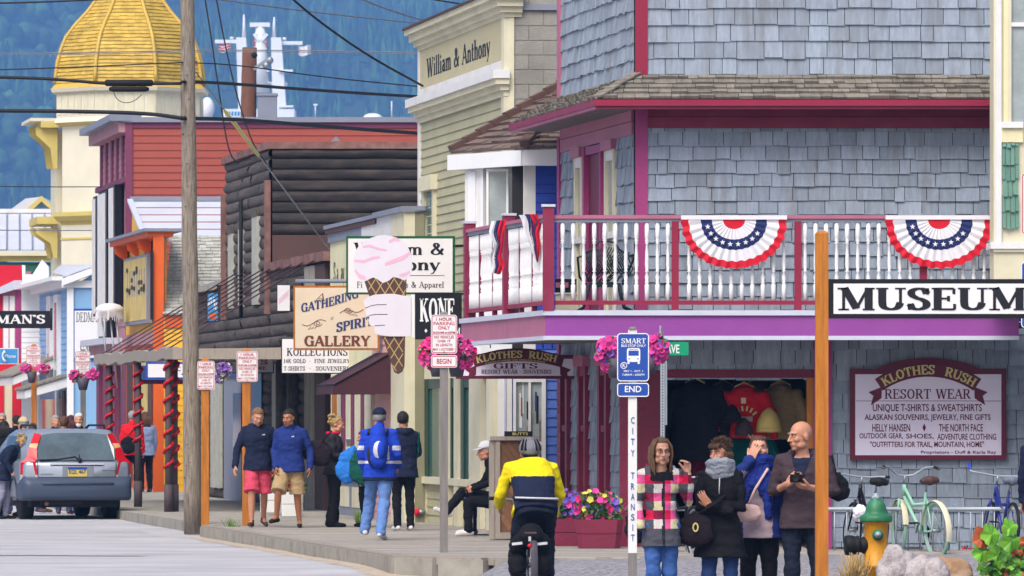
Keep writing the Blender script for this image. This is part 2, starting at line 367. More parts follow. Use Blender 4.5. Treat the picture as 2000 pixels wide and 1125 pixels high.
mat('hotel_yellow', 'c5b368', .65, .08, 1.5)
mat('sky_blue_wall', '7fa8cf', .6, .05, 1.5, .1, 30)
mat('blue_siding', '2540a0', .55, .06, 2)
mat('blue_siding_pale', '4f6cba', .55, .06, 2)
mat('green_wall', '376a58', .65, .08, 1.5)
mat('tile_brown', '6c5c55', .75, .18, 4, .3, 30, island=.18)
mat('tile_ridge', '5d463f', .7, .15, 4, .3, 30, island=.1)
mat('glass', '39444c', .06, .1, 1, spec=.9)
mat('glass_pale', '8f9a9c', .08, .25, 3, spec=.9)
mat('glass_teal', '4f6b66', .08, .2, 2, spec=.9)
mat('curtain', 'a5a59c', .8, .15, 4)
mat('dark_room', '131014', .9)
mat('steel', '8d949c', .45, .08, 6, metal=.6)
mat('galv', '9aa2aa', .5, .1, 8, metal=.4)
mat('black_rubber', '121214', .7, .2, 9)
mat('wire_black', '1d1d22', .6)
mat('wire_grey', '6d6d78', .6)
mat('iron_green', '1d2b2e', .45, .2, 9)
mat('guard_yellow', 'c9bd74', .5, .08)
mat('red_cloth', 'c4142c', .75, .08, 6, .25, 60)
mat('white_cloth', 'd4d2d8', .75, .06, 6, .25, 60)
mat('navy_cloth', '1f2a5c', .75, .1, 6, .25, 60)
mat('garland', 'b3121f', .4, .15, 20)
mat('awning', '43222c', .7, .12, 3, .2, 40)
mat('ice_cream', 'd2ccd6', .5, .03)
mat('ice_pink', 'dba9c0', .5, .06)
mat('cone_brown', '4f3833', .55, .08)
mat('cone_line', 'b2935a', .55, .08)
mat('petal_pink', 'cf3a8c', .6, .2, 9, island=.22)
mat('petal_hot', 'c2185f', .6, .2, 9, island=.25)
mat('petal_violet', '6f56b4', .6, .2, 9, island=.25)
mat('petal_purple', '9a6bc4', .6, .2, 9, island=.22)
mat('petal_white', 'c9c9bd', .6, .1, 9)
mat('petal_red', 'b3142a', .6, .2, 9, island=.2)
mat('petal_yellow', 'b3b04a', .6, .2, 9, island=.2)
mat('leaf', '3d6a26', .55, .3, 9, island=.35)
mat('leaf_bright', '5f9a2c', .5, .25, 14, island=.35, stain='9aa63c', stain_scale=8, stain_amt=.4)
mat('leaf_red', 'a0502e', .5, .25, 14, island=.35)
mat('dry_grass', 'a98d5a', .8, .2, 9, island=.3)
mat('grass', '5c7a34', .8, .2, 9, island=.3)
mat('pot', '4a4550', .6)
mat('planter_maroon', '7c2a42', .6, .12, 3, .2, 30, stain='57202e', stain_scale=3, stain_amt=.4)
mat('rock', 'a79e9f', .85, .4, 12, 1.0, 30, stain='6e6266', stain_scale=3, stain_amt=.6)
mat('rock_tan', '9a7a5c', .85, .3, 7, 1.0, 14, stain='bfb3a4', stain_scale=3, stain_amt=.6)
mat('ship_white', 'cfd6e0', .5, .04)
mat('spruce', '33552f', .8, .55, .006, island=.75)
mat('hill', '2a3f2b', .9, .3, .01)
# ------------------------------------------------------------ ground
def gz(x, y):
    t = min(max((y-66)/6, 0), 1); return -.26+.1*t*t*(3-2*t)
def sheet(name, xs, ys, fn, m, **kw):
    mb = MB(); nx, ny = len(xs), len(ys)
    vs = [(x, y, fn(x, y)) for y in ys for x in xs]
    mb.add(vs, [(j*nx+i, j*nx+i+1, (j+1)*nx+i+1, (j+1)*nx+i) for j in range(ny-1) for i in range(nx-1)], m, True)
    return mb.build(name, None, (0,0,0), **kw)
def lin(a, b, n): return [a+(b-a)*i/n for i in range(n+1)]
EDGE = 121000
def ex(y): return EDGE/F-.1625*y           # X of the boardwalk edge at distance y
def road_z(x, y): return gz(x, y)+.02*noise.noise((x*.35, y*.12, 0))
sheet('ground', [-4000,-800,-200,-60,-30,-12]+lin(-10,12,44)+[16,40,120,600,3000], [2,20,40]+lin(46,120,74)+[140,170,220,400,900,1600,2950], road_z, 'road', kind='structure')
# chip-seal cross street of loose grey gravel at the right, just above the road sheet
mb = MB(); pts = []
N = 30
ys = lin(50, 72.3, 46)
rows = []
for y in ys:
    x0 = -1.15+ (y-50)*.03 + .12*noise.noise((y*.7,3,0)) if y < 66.8 else max(-.55, ex(y))
    rows.append([(x0+(14-x0)*(i/N)**1.5, y) for i in range(N+1)])
def grz(x, y, x0):
    t = min(max((y-64.5)/3.2, 0), 1); q = min(max((x-x0)/.5, 0), 1)*(1 if y < 66.8 else min(max((x-ex(68)-.3)/.5,0),1)); b = road_z(x, y)+.004+.03*q; return b+(-.022-b)*t*t*(3-2*t)*q
vs = [(x, y, grz(x, y, r[0][0])) for r in rows for x, y in r]
mb.add(vs, [(j*(N+1)+i, j*(N+1)+i+1, (j+1)*(N+1)+i+1, (j+1)*(N+1)+i) for j in range(len(ys)-1) for i in range(N)], 'gravel', True)
mb.build('gravel_street', None, (0,0,0), kind='structure')
# boardwalk of planks running along the street, concrete face below
mb = MB(); rg = random.Random(3)
y = 68.0
while y < 88:                                # boards run across the walk; near end curves round the corner
    x0 = ex(y); x1 = 3.5 if y < 80 else 163500/F-.1625*y+.3
    if y < 72.4: x1 = X_(1000+900*(y-67.6)/4.6, y) if y < 71 else 6
    x0 = x0+max(0, (68.9-y))*.55
    x = x0
    dz = rg.uniform(-.003, .003)
    mb.hexa([(x0,y,-.03), (x1,y,-.03), (x1,y+.14,-.03), (x0-.02,y+.14,-.03), (x0,y,dz), (x1,y,dz), (x1,y+.14,dz), (x0-.02,y+.14,dz)], 'planks')
    y += .146
mb.build('boardwalk', None, (0,0,0), kind='structure')
mb = MB()
def strip(pts, z0, z1, wdt, m):             # kerb along a list of points
    for a, b in zip(pts, pts[1:]):
        a, b = V(*a, 0), V(*b, 0); d = (b-a).normalized(); n = V(-d.y, d.x, 0)
        mb.hexa([a+V(0,0,z0), b+V(0,0,z0), b-n*wdt+V(0,0,z0), a-n*wdt+V(0,0,z0), a+V(0,0,z1), b+V(0,0,z1), b-n*wdt+V(0,0,z1), a-n*wdt+V(0,0,z1)], m)
ks = [(ex(y)-.03+.03*noise.noise((y*.4,0,0)), y) for y in lin(88.2, 68.9, 16)]+[(ex(68)+.25, 68.2), (ex(68)+.75, 67.9), (.1, 67.95), (1.2, 69.4), (2.2, 71.2), (3.2, 72.3), (9, 72.4)]
strip(ks, -.5, -.012, .2, 'concrete')
strip([(x-.06, y) for x, y in ks[:20]], -.07, .012, .12, 'wood_grey')
mb.build('kerb', None, (0,0,0), kind='structure')
mb = MB()
ys = lin(88.2, 230, 30)
vs = [p for y in ys for p in ((ex(y)+.02, y, 0), (163500/F-.1625*y+2, y, 0))]
mb.add(vs, [(2*i, 2*i+1, 2*i+3, 2*i+2) for i in range(len(ys)-1)], 'concrete')
vs = [p for y in ys for p in ((ex(y)+.02, y, 0), (ex(y)+.02, y, -.5))]
mb.add(vs, [(2*i, 2*i+1, 2*i+3, 2*i+2) for i in range(len(ys)-1)], 'concrete')
mb.build('pavement', None, (0,0,0), kind='structure')
mb = MB()                                    # pale sand washed up against the kerb
ys = lin(66.5, 88, 60)
vs = [p for y in ys for p in ((ex(y)-.02, y, road_z(ex(y), y)+.02), (ex(y)-.4-.4*abs(noise.noise((y*1.3,5,0))), y, road_z(ex(y)-.3, y)+.003))]
mb.add(vs, [(2*i, 2*i+1, 2*i+3, 2*i+2) for i in range(len(ys)-1)], 'sand')
mb.build('gutter_sand', None, (0,0,0), kind='structure')
mat('tar', '959398', .8, .25, 5, .4, 80)
mat('road_worn', 'a6a4a8', .9, .2, 4, .6, 110)
mb = MB(); rg = random.Random(44)            # worn patches and tar seams laid on the road
for k in range(9):
    y = rg.uniform(60, 100); a = rg.uniform(-14, ex(y)-1.5); n = 14; w = rg.uniform(1.5, 4.5); d = rg.uniform(.25, .8)
    if y < 67: a = rg.uniform(-7, -3.5)
    w = min(w, (ex(y)-.7 if y > 67 else -1.8)-a)
    if w < .8: continue
    vs = []
    for i in range(n+1):
        x = a+w*i/n; t = math.sin(math.pi*i/n)**.5
        for e in (-1, 1): yy = y+e*d*.5*t*(1+.5*noise.noise((x*1.7, k, e)))+.1*noise.noise((x, k, 0)); vs.append((x, yy, road_z(x, yy)+.008))
    mb.add(vs, [(2*i, 2*i+2, 2*i+3, 2*i+1) for i in range(n)], 'road_worn')
mb.build('road_patch', None, (0,0,0), kind='structure')
mb = MB()
for k in range(5):
    y = rg.uniform(62, 98); a = rg.uniform(-13, -5); w = rg.uniform(2, 6); w = min(w, (ex(y)-.7 if y > 67 else -1.8)-a); n = 20; vs = []
    for i in range(n+1):
        x = a+w*i/n; yy = y+.6*noise.noise((x*.6, k*3, 0))+(x-a)*.1
        for e in (-.05, .05): vs.append((x, yy+e, road_z(x, yy+e)+.013))
    mb.add(vs, [(2*i, 2*i+2, 2*i+3, 2*i+1) for i in range(n)], 'tar')
mb.build('road_seam', None, (0,0,0), kind='structure')
# ------------------------------------------------------------ mountain and its forest
def hz(x, y):
    t = max(0, y-2900); return 2+t*.24+60*noise.noise((x*.002, y*.0018, 1))*min(1, t/500)+22*noise.noise((x*.009, y*.006, 4))*min(1, t/300)
sheet('hills', lin(-2200, 2200, 110), lin(2880, 6400, 80), hz, 'hill', kind='structure')
rgn = np.random.default_rng(5)
def forest(n, xr, yr):
    n0 = n; x = rgn.uniform(*xr, n); y = yr[0]+(yr[1]-yr[0])*rgn.uniform(0, 1, n)**1.3
    x = x*(y/2400)
    z = np.array([hz(a, b) for a, b in zip(x, y)])
    dec = np.array([noise.noise((a*.004, b*.003, 9)) for a, b in zip(x, y)]) > .12
    h = rgn.uniform(10, 24, n)*np.where(dec, .75, 1.); r = h*np.where(dec, rgn.uniform(.3,.45,n), rgn.uniform(.14,.22,n))
    k = 7; prof_c = [(0.9,.05),(1.,.16),(.62,.36),(.7,.42),(.38,.62),(.44,.67),(.02,1.)]; prof_d = [(.35,.08),(.85,.25),(1.,.5),(.95,.6),(.75,.8),(.45,.93),(.02,1.)]
    ang = np.linspace(0, 2*np.pi, k, endpoint=False)
    verts = []
    for (rc, hc), (rd, hd) in zip(prof_c, prof_d):
        rr = np.where(dec, rd, rc)*r; hh = np.where(dec, hd, hc)*h
        j = rgn.uniform(.6, 1.3, (n, k)); a = ang[None,:]+rgn.uniform(0, 6, n)[:,None]*0+rgn.uniform(-.25,.25,(n,k))
        verts.append(np.stack([x[:,None]+rr[:,None]*j*np.cos(a), y[:,None]+rr[:,None]*j*np.sin(a), z[:,None]+hh[:,None]+rgn.uniform(-.035,.035,(n,k))*h[:,None]], -1))
    vv = np.stack(verts, 1); L = len(prof_c)          # n, L, k, 3
    base = (np.arange(n)*L*k)[:,None,None]; l = np.arange(L-1)[None,:,None]*k; j = np.arange(k)[None,None,:]; j2 = (j+1)%k
    q = np.stack([base+l+j, base+l+j2, base+l+k+j2, base+l+k+j], -1).reshape(-1, 4)
    me = bpy.data.meshes.new('forest'); me.vertices.add(n*L*k); me.vertices.foreach_set('co', vv.reshape(-1))
    nf = len(q); me.loops.add(nf*4); me.loops.foreach_set('vertex_index', q.reshape(-1).astype(np.int32)); me.polygons.add(nf)
    me.polygons.foreach_set('loop_start', (np.arange(nf)*4).astype(np.int32)); me.polygons.foreach_set('loop_total', np.full(nf, 4, np.int32))
    me.update(calc_edges=True); me.materials.append(M['spruce'])
    o = bpy.data.objects.new('forest', me); COL.objects.link(o); o['kind'] = 'stuff'
forest(15000, (-420, 120), (2910, 5200))
# mottled greens for the wood: light broadleaf clumps among dark spruce
nt_ = M['spruce'].node_tree; b_ = nt_.nodes['Principled BSDF']
# ------------------------------------------------------------ grey shingled corner shop
Y0 = 74.0; K1 = 2193*Y0; fw = front(Y0); sw = side(K1); XC = X_(1243, Y0); YE = KY(1095, K1)
ux = lambda px: X_(px, Y0); zy = lambda py: Z_(py, Y0)
shop = thing('corner_shop', 'two storey grey shingled corner shop with purple balcony and magenta trim', 'shop', (XC, Y0, 0))
XR = 6.6
op0, op1, opz = ux(1303), ux(1575), zy(738)
mb = MB()
shingles(mb, fw, ux(1303), XR, -.12, 2.62, .178, .11, .36, 'grey_shingle', holes=[(op0, op1, -1, opz+.06)])
mb.box(fw, op1, XR, -.2, 2.7, -.14, -.005, 'gap'); mb.box(fw, ux(1303), op1, opz, 2.7, -.14, -.005, 'gap')
mb.build('wall', shop)
mb = MB(); shingles(mb, fw, ux(1262), XR, zy(606), zy(252), .165, .12, .34, 'grey_shingle'); mb.box(fw, XC+.02, XR, 2.72, zy(200), -.14, -.005, 'gap'); mb.build('wall', shop)
mb = MB(); shingles(mb, fw, ux(1262), XR, zy(146), zy(-70), .2, .14, .4, 'grey_shingle'); mb.box(fw, XC+.02, XR, zy(200)+.002, zy(-70), -.14, -.005, 'gap'); mb.build('wall', shop)
kk = lambda px: KY(px, K1)
# street side: windows given as pixel spans
gw = [(1101, 1117), (1137, 1153), (1177, 1194)]
mw = [(1128, 1143), (1187, 1206)]
dr = (1152, 1182)
zg0, zg1 = .62, 2.2
ho = [(kk(b), kk(a), zg0, zg1) for a, b in gw]
mb = MB(); shingles(mb, sw, kk(1214), YE, -.1, 2.6, .2, .12, .2, 'grey_shingle', holes=ho); mb.box(sw, Y0+.15, YE, -.2, 2.7, -.14, -.005, 'gap'); mb.build('wall', shop)
zm0, zm1 = zy(606), zy(275)
ho = [(kk(b), kk(a), 2.7, 4.75) for a, b in mw]+[(kk(dr[1]), kk(dr[0]), 2.6, 4.95)]
mb = MB(); shingles(mb, sw, Y0+.15, YE, zm0, zy(252), .22, .12, .2, 'grey_shingle', holes=ho); mb.box(sw, Y0+.15, YE, 2.72, zy(200), -.14, -.005, 'gap'); mb.build('wall', shop)
mb = MB(); shingles(mb, sw, Y0+.15, YE, zy(148), zy(-70), .2, .1, .2, 'grey_shingle'); mb.box(sw, Y0+.15, YE, zy(200)+.002, zy(-70), -.14, -.005, 'gap'); mb.build('wall', shop)
mb = MB()
mb.box(fw, ux(1241), ux(1265), zy(150), zy(-70), -.1, .035, 'crimson'); mb.build('corner_board', shop)
mb = MB(); mb.box(fw, ux(1241), ux(1265), zy(606), zy(210), -.1, .035, 'magenta_trim'); mb.build('corner_board', shop)
mb = MB(); mb.box(sw, YE-.1, YE+.06, 2.6, zy(230), -.1, .04, 'magenta_trim'); mb.build('corner_board', shop); mb = MB(); mb.box(sw, YE-.1, YE+.06, zy(200)+.1, zy(-70), -.1, .04, 'mauve'); mb.build('corner_board', shop)
mb = MB(); mb.box(sw, YE-.1, YE+.06, -.1, 2.6, -.1, .04, 'maroon'); mb.build('corner_board', shop)
mb = MB(); mb.box(fw, ux(1265)+.003, XR, zy(250), zy(228), 0, .03, 'maroon'); mb.box(fw, ux(1265)+.003, XR, zy(228)+.006, zy(203), 0, .034, 'maroon'); mb.build('frieze', shop)
mb = MB(); mb.box(sw, Y0+.16, YE-.12, zy(262), zy(236), 0, .03, 'mauve'); mb.box(sw, Y0+.16, YE-.12, zy(236)+.006, zy(206), 0, .034, 'mauve'); mb.build('frieze', shop)  # maroon boards coloured lighter mauve here to stand for the sky's sheen
for a, b in mw:
    mb = MB(); u0, u1 = kk(b), kk(a); mb.box(sw, u0, u0+.1, 2.85, 4.85, 0, .05, 'cream'); mb.box(sw, u1-.1, u1, 2.85, 4.85, 0, .05, 'cream'); mb.box(sw, u0+.1, u1-.1, 4.72, 4.85, 0, .045, 'white'); mb.box(sw, u0-.03, u1+.03, 4.85, 4.97, 0, .09, 'mauve'); mb.box(sw, u0, u1, 3.76, 3.84, 0, .07, 'white')
    w = mb.build('window', shop); mb = MB(); mb.box(sw, u0+.1, u1-.1, 2.85, 4.72, -.06, .01, 'curtain'); mb.build('pane', w)
mb = MB(); u0, u1 = kk(dr[1]), kk(dr[0]); mb.box(sw, u0-.1, u0, 2.75, 4.95, -.1, .08, 'magenta_trim'); mb.box(sw, u1, u1+.1, 2.75, 4.95, -.1, .08, 'magenta_trim'); mb.box(sw, u0, u1, 4.85, 4.95, -.1, .06, 'magenta_trim'); mb.box(sw, u0, u1, 2.75, 4.85, -.1, .012, 'oxblood'); mb.build('door', shop)
for a, b in gw:
    mb = MB(); u0, u1 = kk(b), kk(a)
    mb.box(sw, u0, u0+.13, zg0, zg1, 0, .07, 'maroon'); mb.box(sw, u1-.13, u1, zg0, zg1, 0, .07, 'maroon'); mb.box(sw, u0+.13, u1-.13, zg1-.12, zg1, 0, .06, 'maroon'); mb.box(sw, u0+.13, u1-.13, 1.38, 1.46, 0, .05, 'maroon'); mb.box(sw, u0-.05, u1+.05, zg1, zg1+.14, 0, .11, 'mauve'); mb.box(sw, u0-.05, u1+.05, zg0-.14, zg0, 0, .13, 'mauve')
    w = mb.build('window', shop); mb = MB(); mb.box(sw, u0+.13, u1-.13, zg0, zg1-.12, -.05, .015, 'glass'); mb.build('pane', w)
mb = MB(); mb.box(fw, ux(1214), op0-.02, -.12, 2.12, -.3, .02, 'oxblood'); mb.box(fw, ux(1214)-.02, ux(1232), -.12, 2.12, -.3, .05, 'maroon'); mb.box(fw, ux(1214), op0, 2.12, 2.62, -.2, .0, 'gap'); mb.build('corner_panel', shop)
mb = MB(); shingles(mb, fw, ux(1214), ux(1303), 2.13, 2.62, .17, .12, .3, 'grey_shingle'); mb.build('wall', shop)
# door frame and shop interior
mb = MB(); mb.box(fw, op0, op1+.1, opz, opz+.1, -.2, .03, 'oxblood'); mb.box(fw, op1, op1+.1, -.1, opz, -.2, .03, 'wood_post'); mb.box(fw, ux(1590), ux(1624), -.12, 2.5, 0, .07, 'magenta_trim'); mb.build('door_frame', shop)
mb = MB()
for (a, b) in [((op0-.3,Y0+.3,-.02), (op1+.6,Y0+.32,0))]: pass
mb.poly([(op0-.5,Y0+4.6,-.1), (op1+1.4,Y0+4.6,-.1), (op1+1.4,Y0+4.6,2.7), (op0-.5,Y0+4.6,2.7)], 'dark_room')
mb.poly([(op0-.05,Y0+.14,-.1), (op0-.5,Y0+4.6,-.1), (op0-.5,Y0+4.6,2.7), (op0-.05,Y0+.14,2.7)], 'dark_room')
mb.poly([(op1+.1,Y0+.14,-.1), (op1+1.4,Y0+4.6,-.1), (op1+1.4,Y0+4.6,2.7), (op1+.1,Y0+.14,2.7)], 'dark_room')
mb.poly([(op0-.5,Y0-.05,.0), (op1+1.4,Y0-.05,.0), (op1+1.4,Y0+4.6,.0), (op0-.5,Y0+4.6,.0)], 'brown_panel')
mb.poly([(op0-.5,Y0+.1,2.45), (op1+1.4,Y0+.1,2.45), (op1+1.4,Y0+4.6,2.45), (op0-.5,Y0+4.6,2.45)], 'brown_panel')  # ceiling coloured dark to deepen the shade inside the doorway
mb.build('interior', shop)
# skirt roof
YO = Y0-.6; ze, zi = Z_(193, YO), zy(146); Xe = X_(1165, YO); Ke = 2115*YO
L = math.hypot(.6, zi-ze); upv = V(0, .6, zi-ze)/L
rf = Fr((0, YO, ze), (1,0,0), upv.cross(V(1,0,0))*-1 if False else V(0, -(zi-ze), .6)/L, upv)
mb = MB(); shingles(mb, rf, lambda z: Xe+(XC-Xe)*z/L, XR, 0, L, L/5, .1, .3, 'roof_shingle', th=.03, jit=.012)
mb.poly([(Xe,YO,ze-.003), (XR,YO,ze-.003), (XR,Y0,zi-.003), (XC,Y0,zi-.003)], 'gap')
YL = YE+.35; dh = (K1-Ke)/F/1.0131; nin = V(1,.1625,0).normalized(); L2 = math.hypot(dh, zi-ze); up2 = (nin*dh+V(0,0,zi-ze))/L2
ls = Fr((Ke/F, 0, ze), (-.1625,1,0), (-nin*(zi-ze)+V(0,0,dh))/L2, up2)
mb2 = mb
shingles(mb2, ls, lambda z: YO+(Y0-YO)*z/L2, YL, 0, L2, L2/5, .12, .22, 'roof_shingle', th=.03, jit=.02)
e0, e1 = V(Ke/F-.1625*YO, YO, ze-.003), V(Ke/F-.1625*YL, YL, ze-.003); i0, i1 = V(K1/F-.1625*Y0, Y0, zi-.003), V(K1/F-.1625*YL, YL, zi-.003)
mb.poly([e0, i0, i1, e1], 'gap')
for k in range(6):       # hip caps
    t0, t1 = k/6, (k+1.15)/6; a = V(Xe,YO,ze); b = V(XC,Y0,zi); mb.bar(a+(b-a)*t0+V(0,0,.03), a+(b-a)*t1+V(0,0,.02), .14, .02, 'roof_shingle')
mb.build('skirt_roof', shop)
mb = MB(); mb.box(front(YO), Xe-.03, XR, ze-.085, ze-.01, -.04, .03, 'crimson'); mb.box(front(YO), Xe-.01, XR, ze-.12, ze-.085, -.04, .01, 'oxblood'); 
el = side(Ke); mb.box(el, YO, YL, ze-.085, ze-.01, -.04, .03, 'maroon'); mb.box(el, YO, YL, ze-.12, ze-.085, -.04, .012, 'mauve'); mb.build('fascia', shop)
mb = MB(); mb.poly([(Xe+.02,YO+.04,ze-.1), (XR,YO+.04,ze-.1), (XR,Y0,ze-.1), (XC,Y0,ze-.1)], 'grey_post'); mb.poly([e0+V(.02,0,-.097), V(i0.x,i0.y,ze-.1), V(i1.x,i1.y,ze-.1), e1+V(.02,0,-.097)], 'grey_post'); mb.build('soffit', shop)
mb = MB(); mb.cube((XC+.1,Y0+.2,zy(-70)), (XR,Y0+5,zy(-70)+.1), 'gap'); mb.build('roof', shop)
# balcony
YB = 72.6; Kb = 2015*YB; fb = front(YB); sb = side(Kb); XB = X_(1065, YB); YBE = KY(901, Kb)
zb = lambda py: Z_(py, YB); BX = X_(1990, YB)
balc = MB(); balc.box(fb, XB, BX, zb(656), zb(614), -.05, 0, 'purple'); fas = balc.build('fascia', shop)
mb = MB(); mb.box(sb, YB+.05, YBE, zb(656), zb(614), -.05, 0, 'mauve'); mb.build('fascia', shop)
mb = MB()
for a, b, w in ((616, 606, .03), (664, 656, .022)):
    mb.box(fb, XB-.02, BX, zb(a), zb(b), -.08, w, 'pale_trim'); mb.box(sb, YB, YBE, zb(a), zb(b), -.08, w, 'pale_trim')
mb.build('trim_strip', shop)
mb = MB()
mb.poly([(XB+.02,YB+.06,zb(607)), (BX,YB+.06,zb(607)), (BX,Y0,zb(607)), (XC,Y0,zb(607))], 'grey_post'); mb.poly([(XB+.02,YB+.06,zb(660)), (BX,YB+.06,zb(660)), (BX,Y0,zb(660)), (XC,Y0,zb(660))], 'grey_post')
a1 = V(Kb/F-.1625*YBE+.05, YBE, 0); c1 = V(K1/F-.1625*YBE, YBE, 0)
for q in (607, 660): mb.poly([(XB+.02,YB+.06,zb(q)), (XC,Y0,zb(q)), (c1.x,c1.y,zb(q)), (a1.x,a1.y,zb(q))], 'grey_post')
mb.build('balcony_floor', shop)
def railpost(fr, u, w0, wid, z1, m='maroon', cap=True):
    mb = MB(); mb.box(fr, u-wid/2, u+wid/2, zb(607), z1, w0-wid/2, w0+wid/2, m)
    if cap: mb.box(fr, u-wid/2-.015, u+wid/2+.015, z1, z1+.03, w0-wid/2-.015, w0+wid/2+.015, 'pale_trim')
    mb.build('post', shop)
railpost(fb, X_(1071, YB), -.03, .135, zb(404))
for px in (1319, 1559, 1804): railpost(fb, X_(px, YB), -.06, .085, zb(432), 'crimson', False)
railpost(sb, KY(984, Kb), -.06, .14, zb(405), 'maroon'); railpost(sb, KY(908, Kb), -.06, .14, zb(405), 'maroon')
for px in (931, 957, 1009, 1034): railpost(sb, KY(px, Kb), -.06, .06, zb(432), 'maroon', False)
mb = MB(); mb.box(fb, X_(1082,YB), BX, zb(427), zb(420), -.1, .0, 'mauve'); mb.box(fb, X_(1082,YB), BX, zb(434), zb(427), -.085, -.02, 'grey_flash'); mb.box(fb, X_(1082,YB), BX, zb(595), zb(587), -.09, -.02, 'crimson')
mb.box(sb, YB+.1, YBE-.1, zb(425), zb(418), -.1, .0, 'mauve'); mb.box(sb, YB+.1, YBE-.1, zb(432), zb(425), -.09, -.02, 'grey_flash'); mb.box(sb, YB+.1, YBE-.1, zb(595), zb(587), -.09, -.02, 'crimson'); mb.build('rail', shop)
mb = MB(); h = zb(434)-zb(587)
pf = [(.027,0),(.027,.2),(.016,.215),(.026,.235),(.018,.25),(.027,.3),(.013,.36),(.026,.375),(.016,.39),(.025,.46),(.021,.6),(.014,.72),(.024,.735),(.016,.75),(.027,.77),(.018,.785),(.027,.8),(.027,1)]
mb.lathe((0,0,0), [(r, z*h) for r, z in pf], 'white_clean', 8); bal = mb.build('baluster', None, (0,0,0))
nb = 0
def put(x, y):
    global nb
    o = bal if nb == 0 else bal.copy()
    if nb: COL.objects.link(o)
    o.parent = shop; o.location = V(x, y, zb(587))-V(XC, Y0, 0); nb += 1
px = 1099
while px < 1985:
    if min(abs(px-q) for q in (1319, 1559, 1804)) > 9: put(X_(px, YB), YB+.055)
    px += 20.6
yy = YB+.3
while yy < YBE-.15:
    p = sb.pt(yy, 0, -.055); put(p.x, p.y); yy += .135
# ------------------------------------------------------------ cream house at the right edge: an oriel above a set-back wall
YQ = 71.8; fq = front(YQ); qx = lambda p: X_(p, YQ); qz = lambda p: Z_(p, YQ)
crm = thing('cream_house', 'cream clapboard house with green shingle inset cut off by the right edge', 'house', (qx(2010), YQ, 0))
mb = MB(); mb.box(fq, qx(1941), qx(2400), qz(600), qz(482), -.6, 0, 'cream'); mb.box(fq, qx(1941)-.0, qx(2400), qz(478), qz(-60), -.6, -.02, 'cream'); mb.build('wall', crm)
mb = MB(); mb.box(fq, qx(1934), qx(2400), qz(486), qz(473), -.6, .05, 'white'); mb.box(fq, qx(1940), qx(2400), qz(492), qz(486), -.6, .03, 'cream'); mb.box(fq, qx(1944), qx(1956), qz(473), qz(-60), -.02, .012, 'white'); mb.box(fq, qx(1956), qx(1998), qz(250), qz(238), -.02, .05, 'white'); mb.box(fq, qx(1956), qx(1998), qz(278), qz(250), -.02, .016, 'pale_yellow'); mb.build('trim', crm)
mb = MB(); shingles(mb, Fr((0,YQ-.0,0),(1,0,.0),(0,-1,0)), qx(1957), qx(1990), qz(446), qz(280), .19, .05, .06, 'deep_green', jit=.02); o = mb.build('shingle_inset', crm)
M['inset_green'] = mat('inset_green', '5d8577', .7, .1, 3, island=.08); o.data.materials[0] = M['inset_green']
mb = MB(); mb.box(fq, qx(1960), qx(1968), qz(238), qz(-60), -.02, .02, 'pale_yellow'); mb.box(fq, qx(1968), qx(1975), qz(238), qz(-60), -.02, .035, 'cream'); mb.box(fq, qx(1975), qx(2300), qz(52), qz(44), -.02, .03, 'white'); w = mb.build('window', crm); mb = MB(); mb.box(fq, qx(1975), qx(2300), qz(238), qz(-60), -.1, -.005, 'glass_pale'); mb.build('pane', w)
mb = MB(); mb.box(front(YQ+.3), qx(2030), qx(2400), -.2, qz(600), -.6, 0, 'cream'); mb.build('lower_wall', crm)
# ------------------------------------------------------------ blue house with a white bay
fbw = front(80.3); bx = lambda p: X_(p, 80.3); bz = lambda p: Z_(p, 80.3)
bh = thing('bay_house', 'royal blue house with white bay window and brown tiled roof beside the corner shop', 'house', (bx(1000), 80.3, 0))
mb = MB(); clap(mb, fbw, bx(1044), bx(1125), 2.45, bz(300), .12, 'blue_siding'); mb.box(fbw, bx(1000), bx(1125), 0, bz(300), -.15, -.003, 'gap'); mb.build('wall', bh)
mb = MB(); clap(mb, fbw, bx(1000), bx(1125), 0, 2.45, .12, 'blue_siding_pale', holes=[(bx(1004), bx(1064), .3, 2.05)]); mb.build('wall', bh)
mb = MB()
for a, b in ((1002,1008),(1058,1066)): mb.box(fbw, bx(a), bx(b), .3, 2.1, 0, .05, 'white')
mb.box(fbw, bx(1008), bx(1058), 2.02, 2.1, 0, .048, 'white'); mb.box(fbw, bx(1008), bx(1058), .3, .38, 0, .048, 'white'); mb.box(fbw, bx(1032), bx(1037), .38, 2.02, 0, .045, 'white'); mb.box(fbw, bx(1008), bx(1058), 1.2, 1.24, 0, .04, 'white')
w = mb.build('window', bh); mb = MB(); mb.box(fbw, bx(1008), bx(1058), .38, 2.02, -.02, .012, 'glass_pale'); mb.build('pane', w)
rg = random.Random(8)
mb = MB()
for i in range(26):
    u = bx(1010)+rg.random()*(bx(1056)-bx(1010)); z = .45+1.2*rg.random(); mb.box(fbw, u, u+.012+.02*rg.random(), z, z+.2+.3*rg.random(), .013, .016+.0002*i, rg.choice(['white','ink_red','ink','ink_blue','wood_bin','white','curtain']))
mb.build('display_rack', w)
mb = MB(); mb.box(fbw, bx(972), bx(1000), 0, 2.45, -.1, .06, 'white'); mb.box(fbw, bx(984), bx(988), 0, 2.45, .06, .075, 'pale_trim'); mb.build('pilaster', bh)
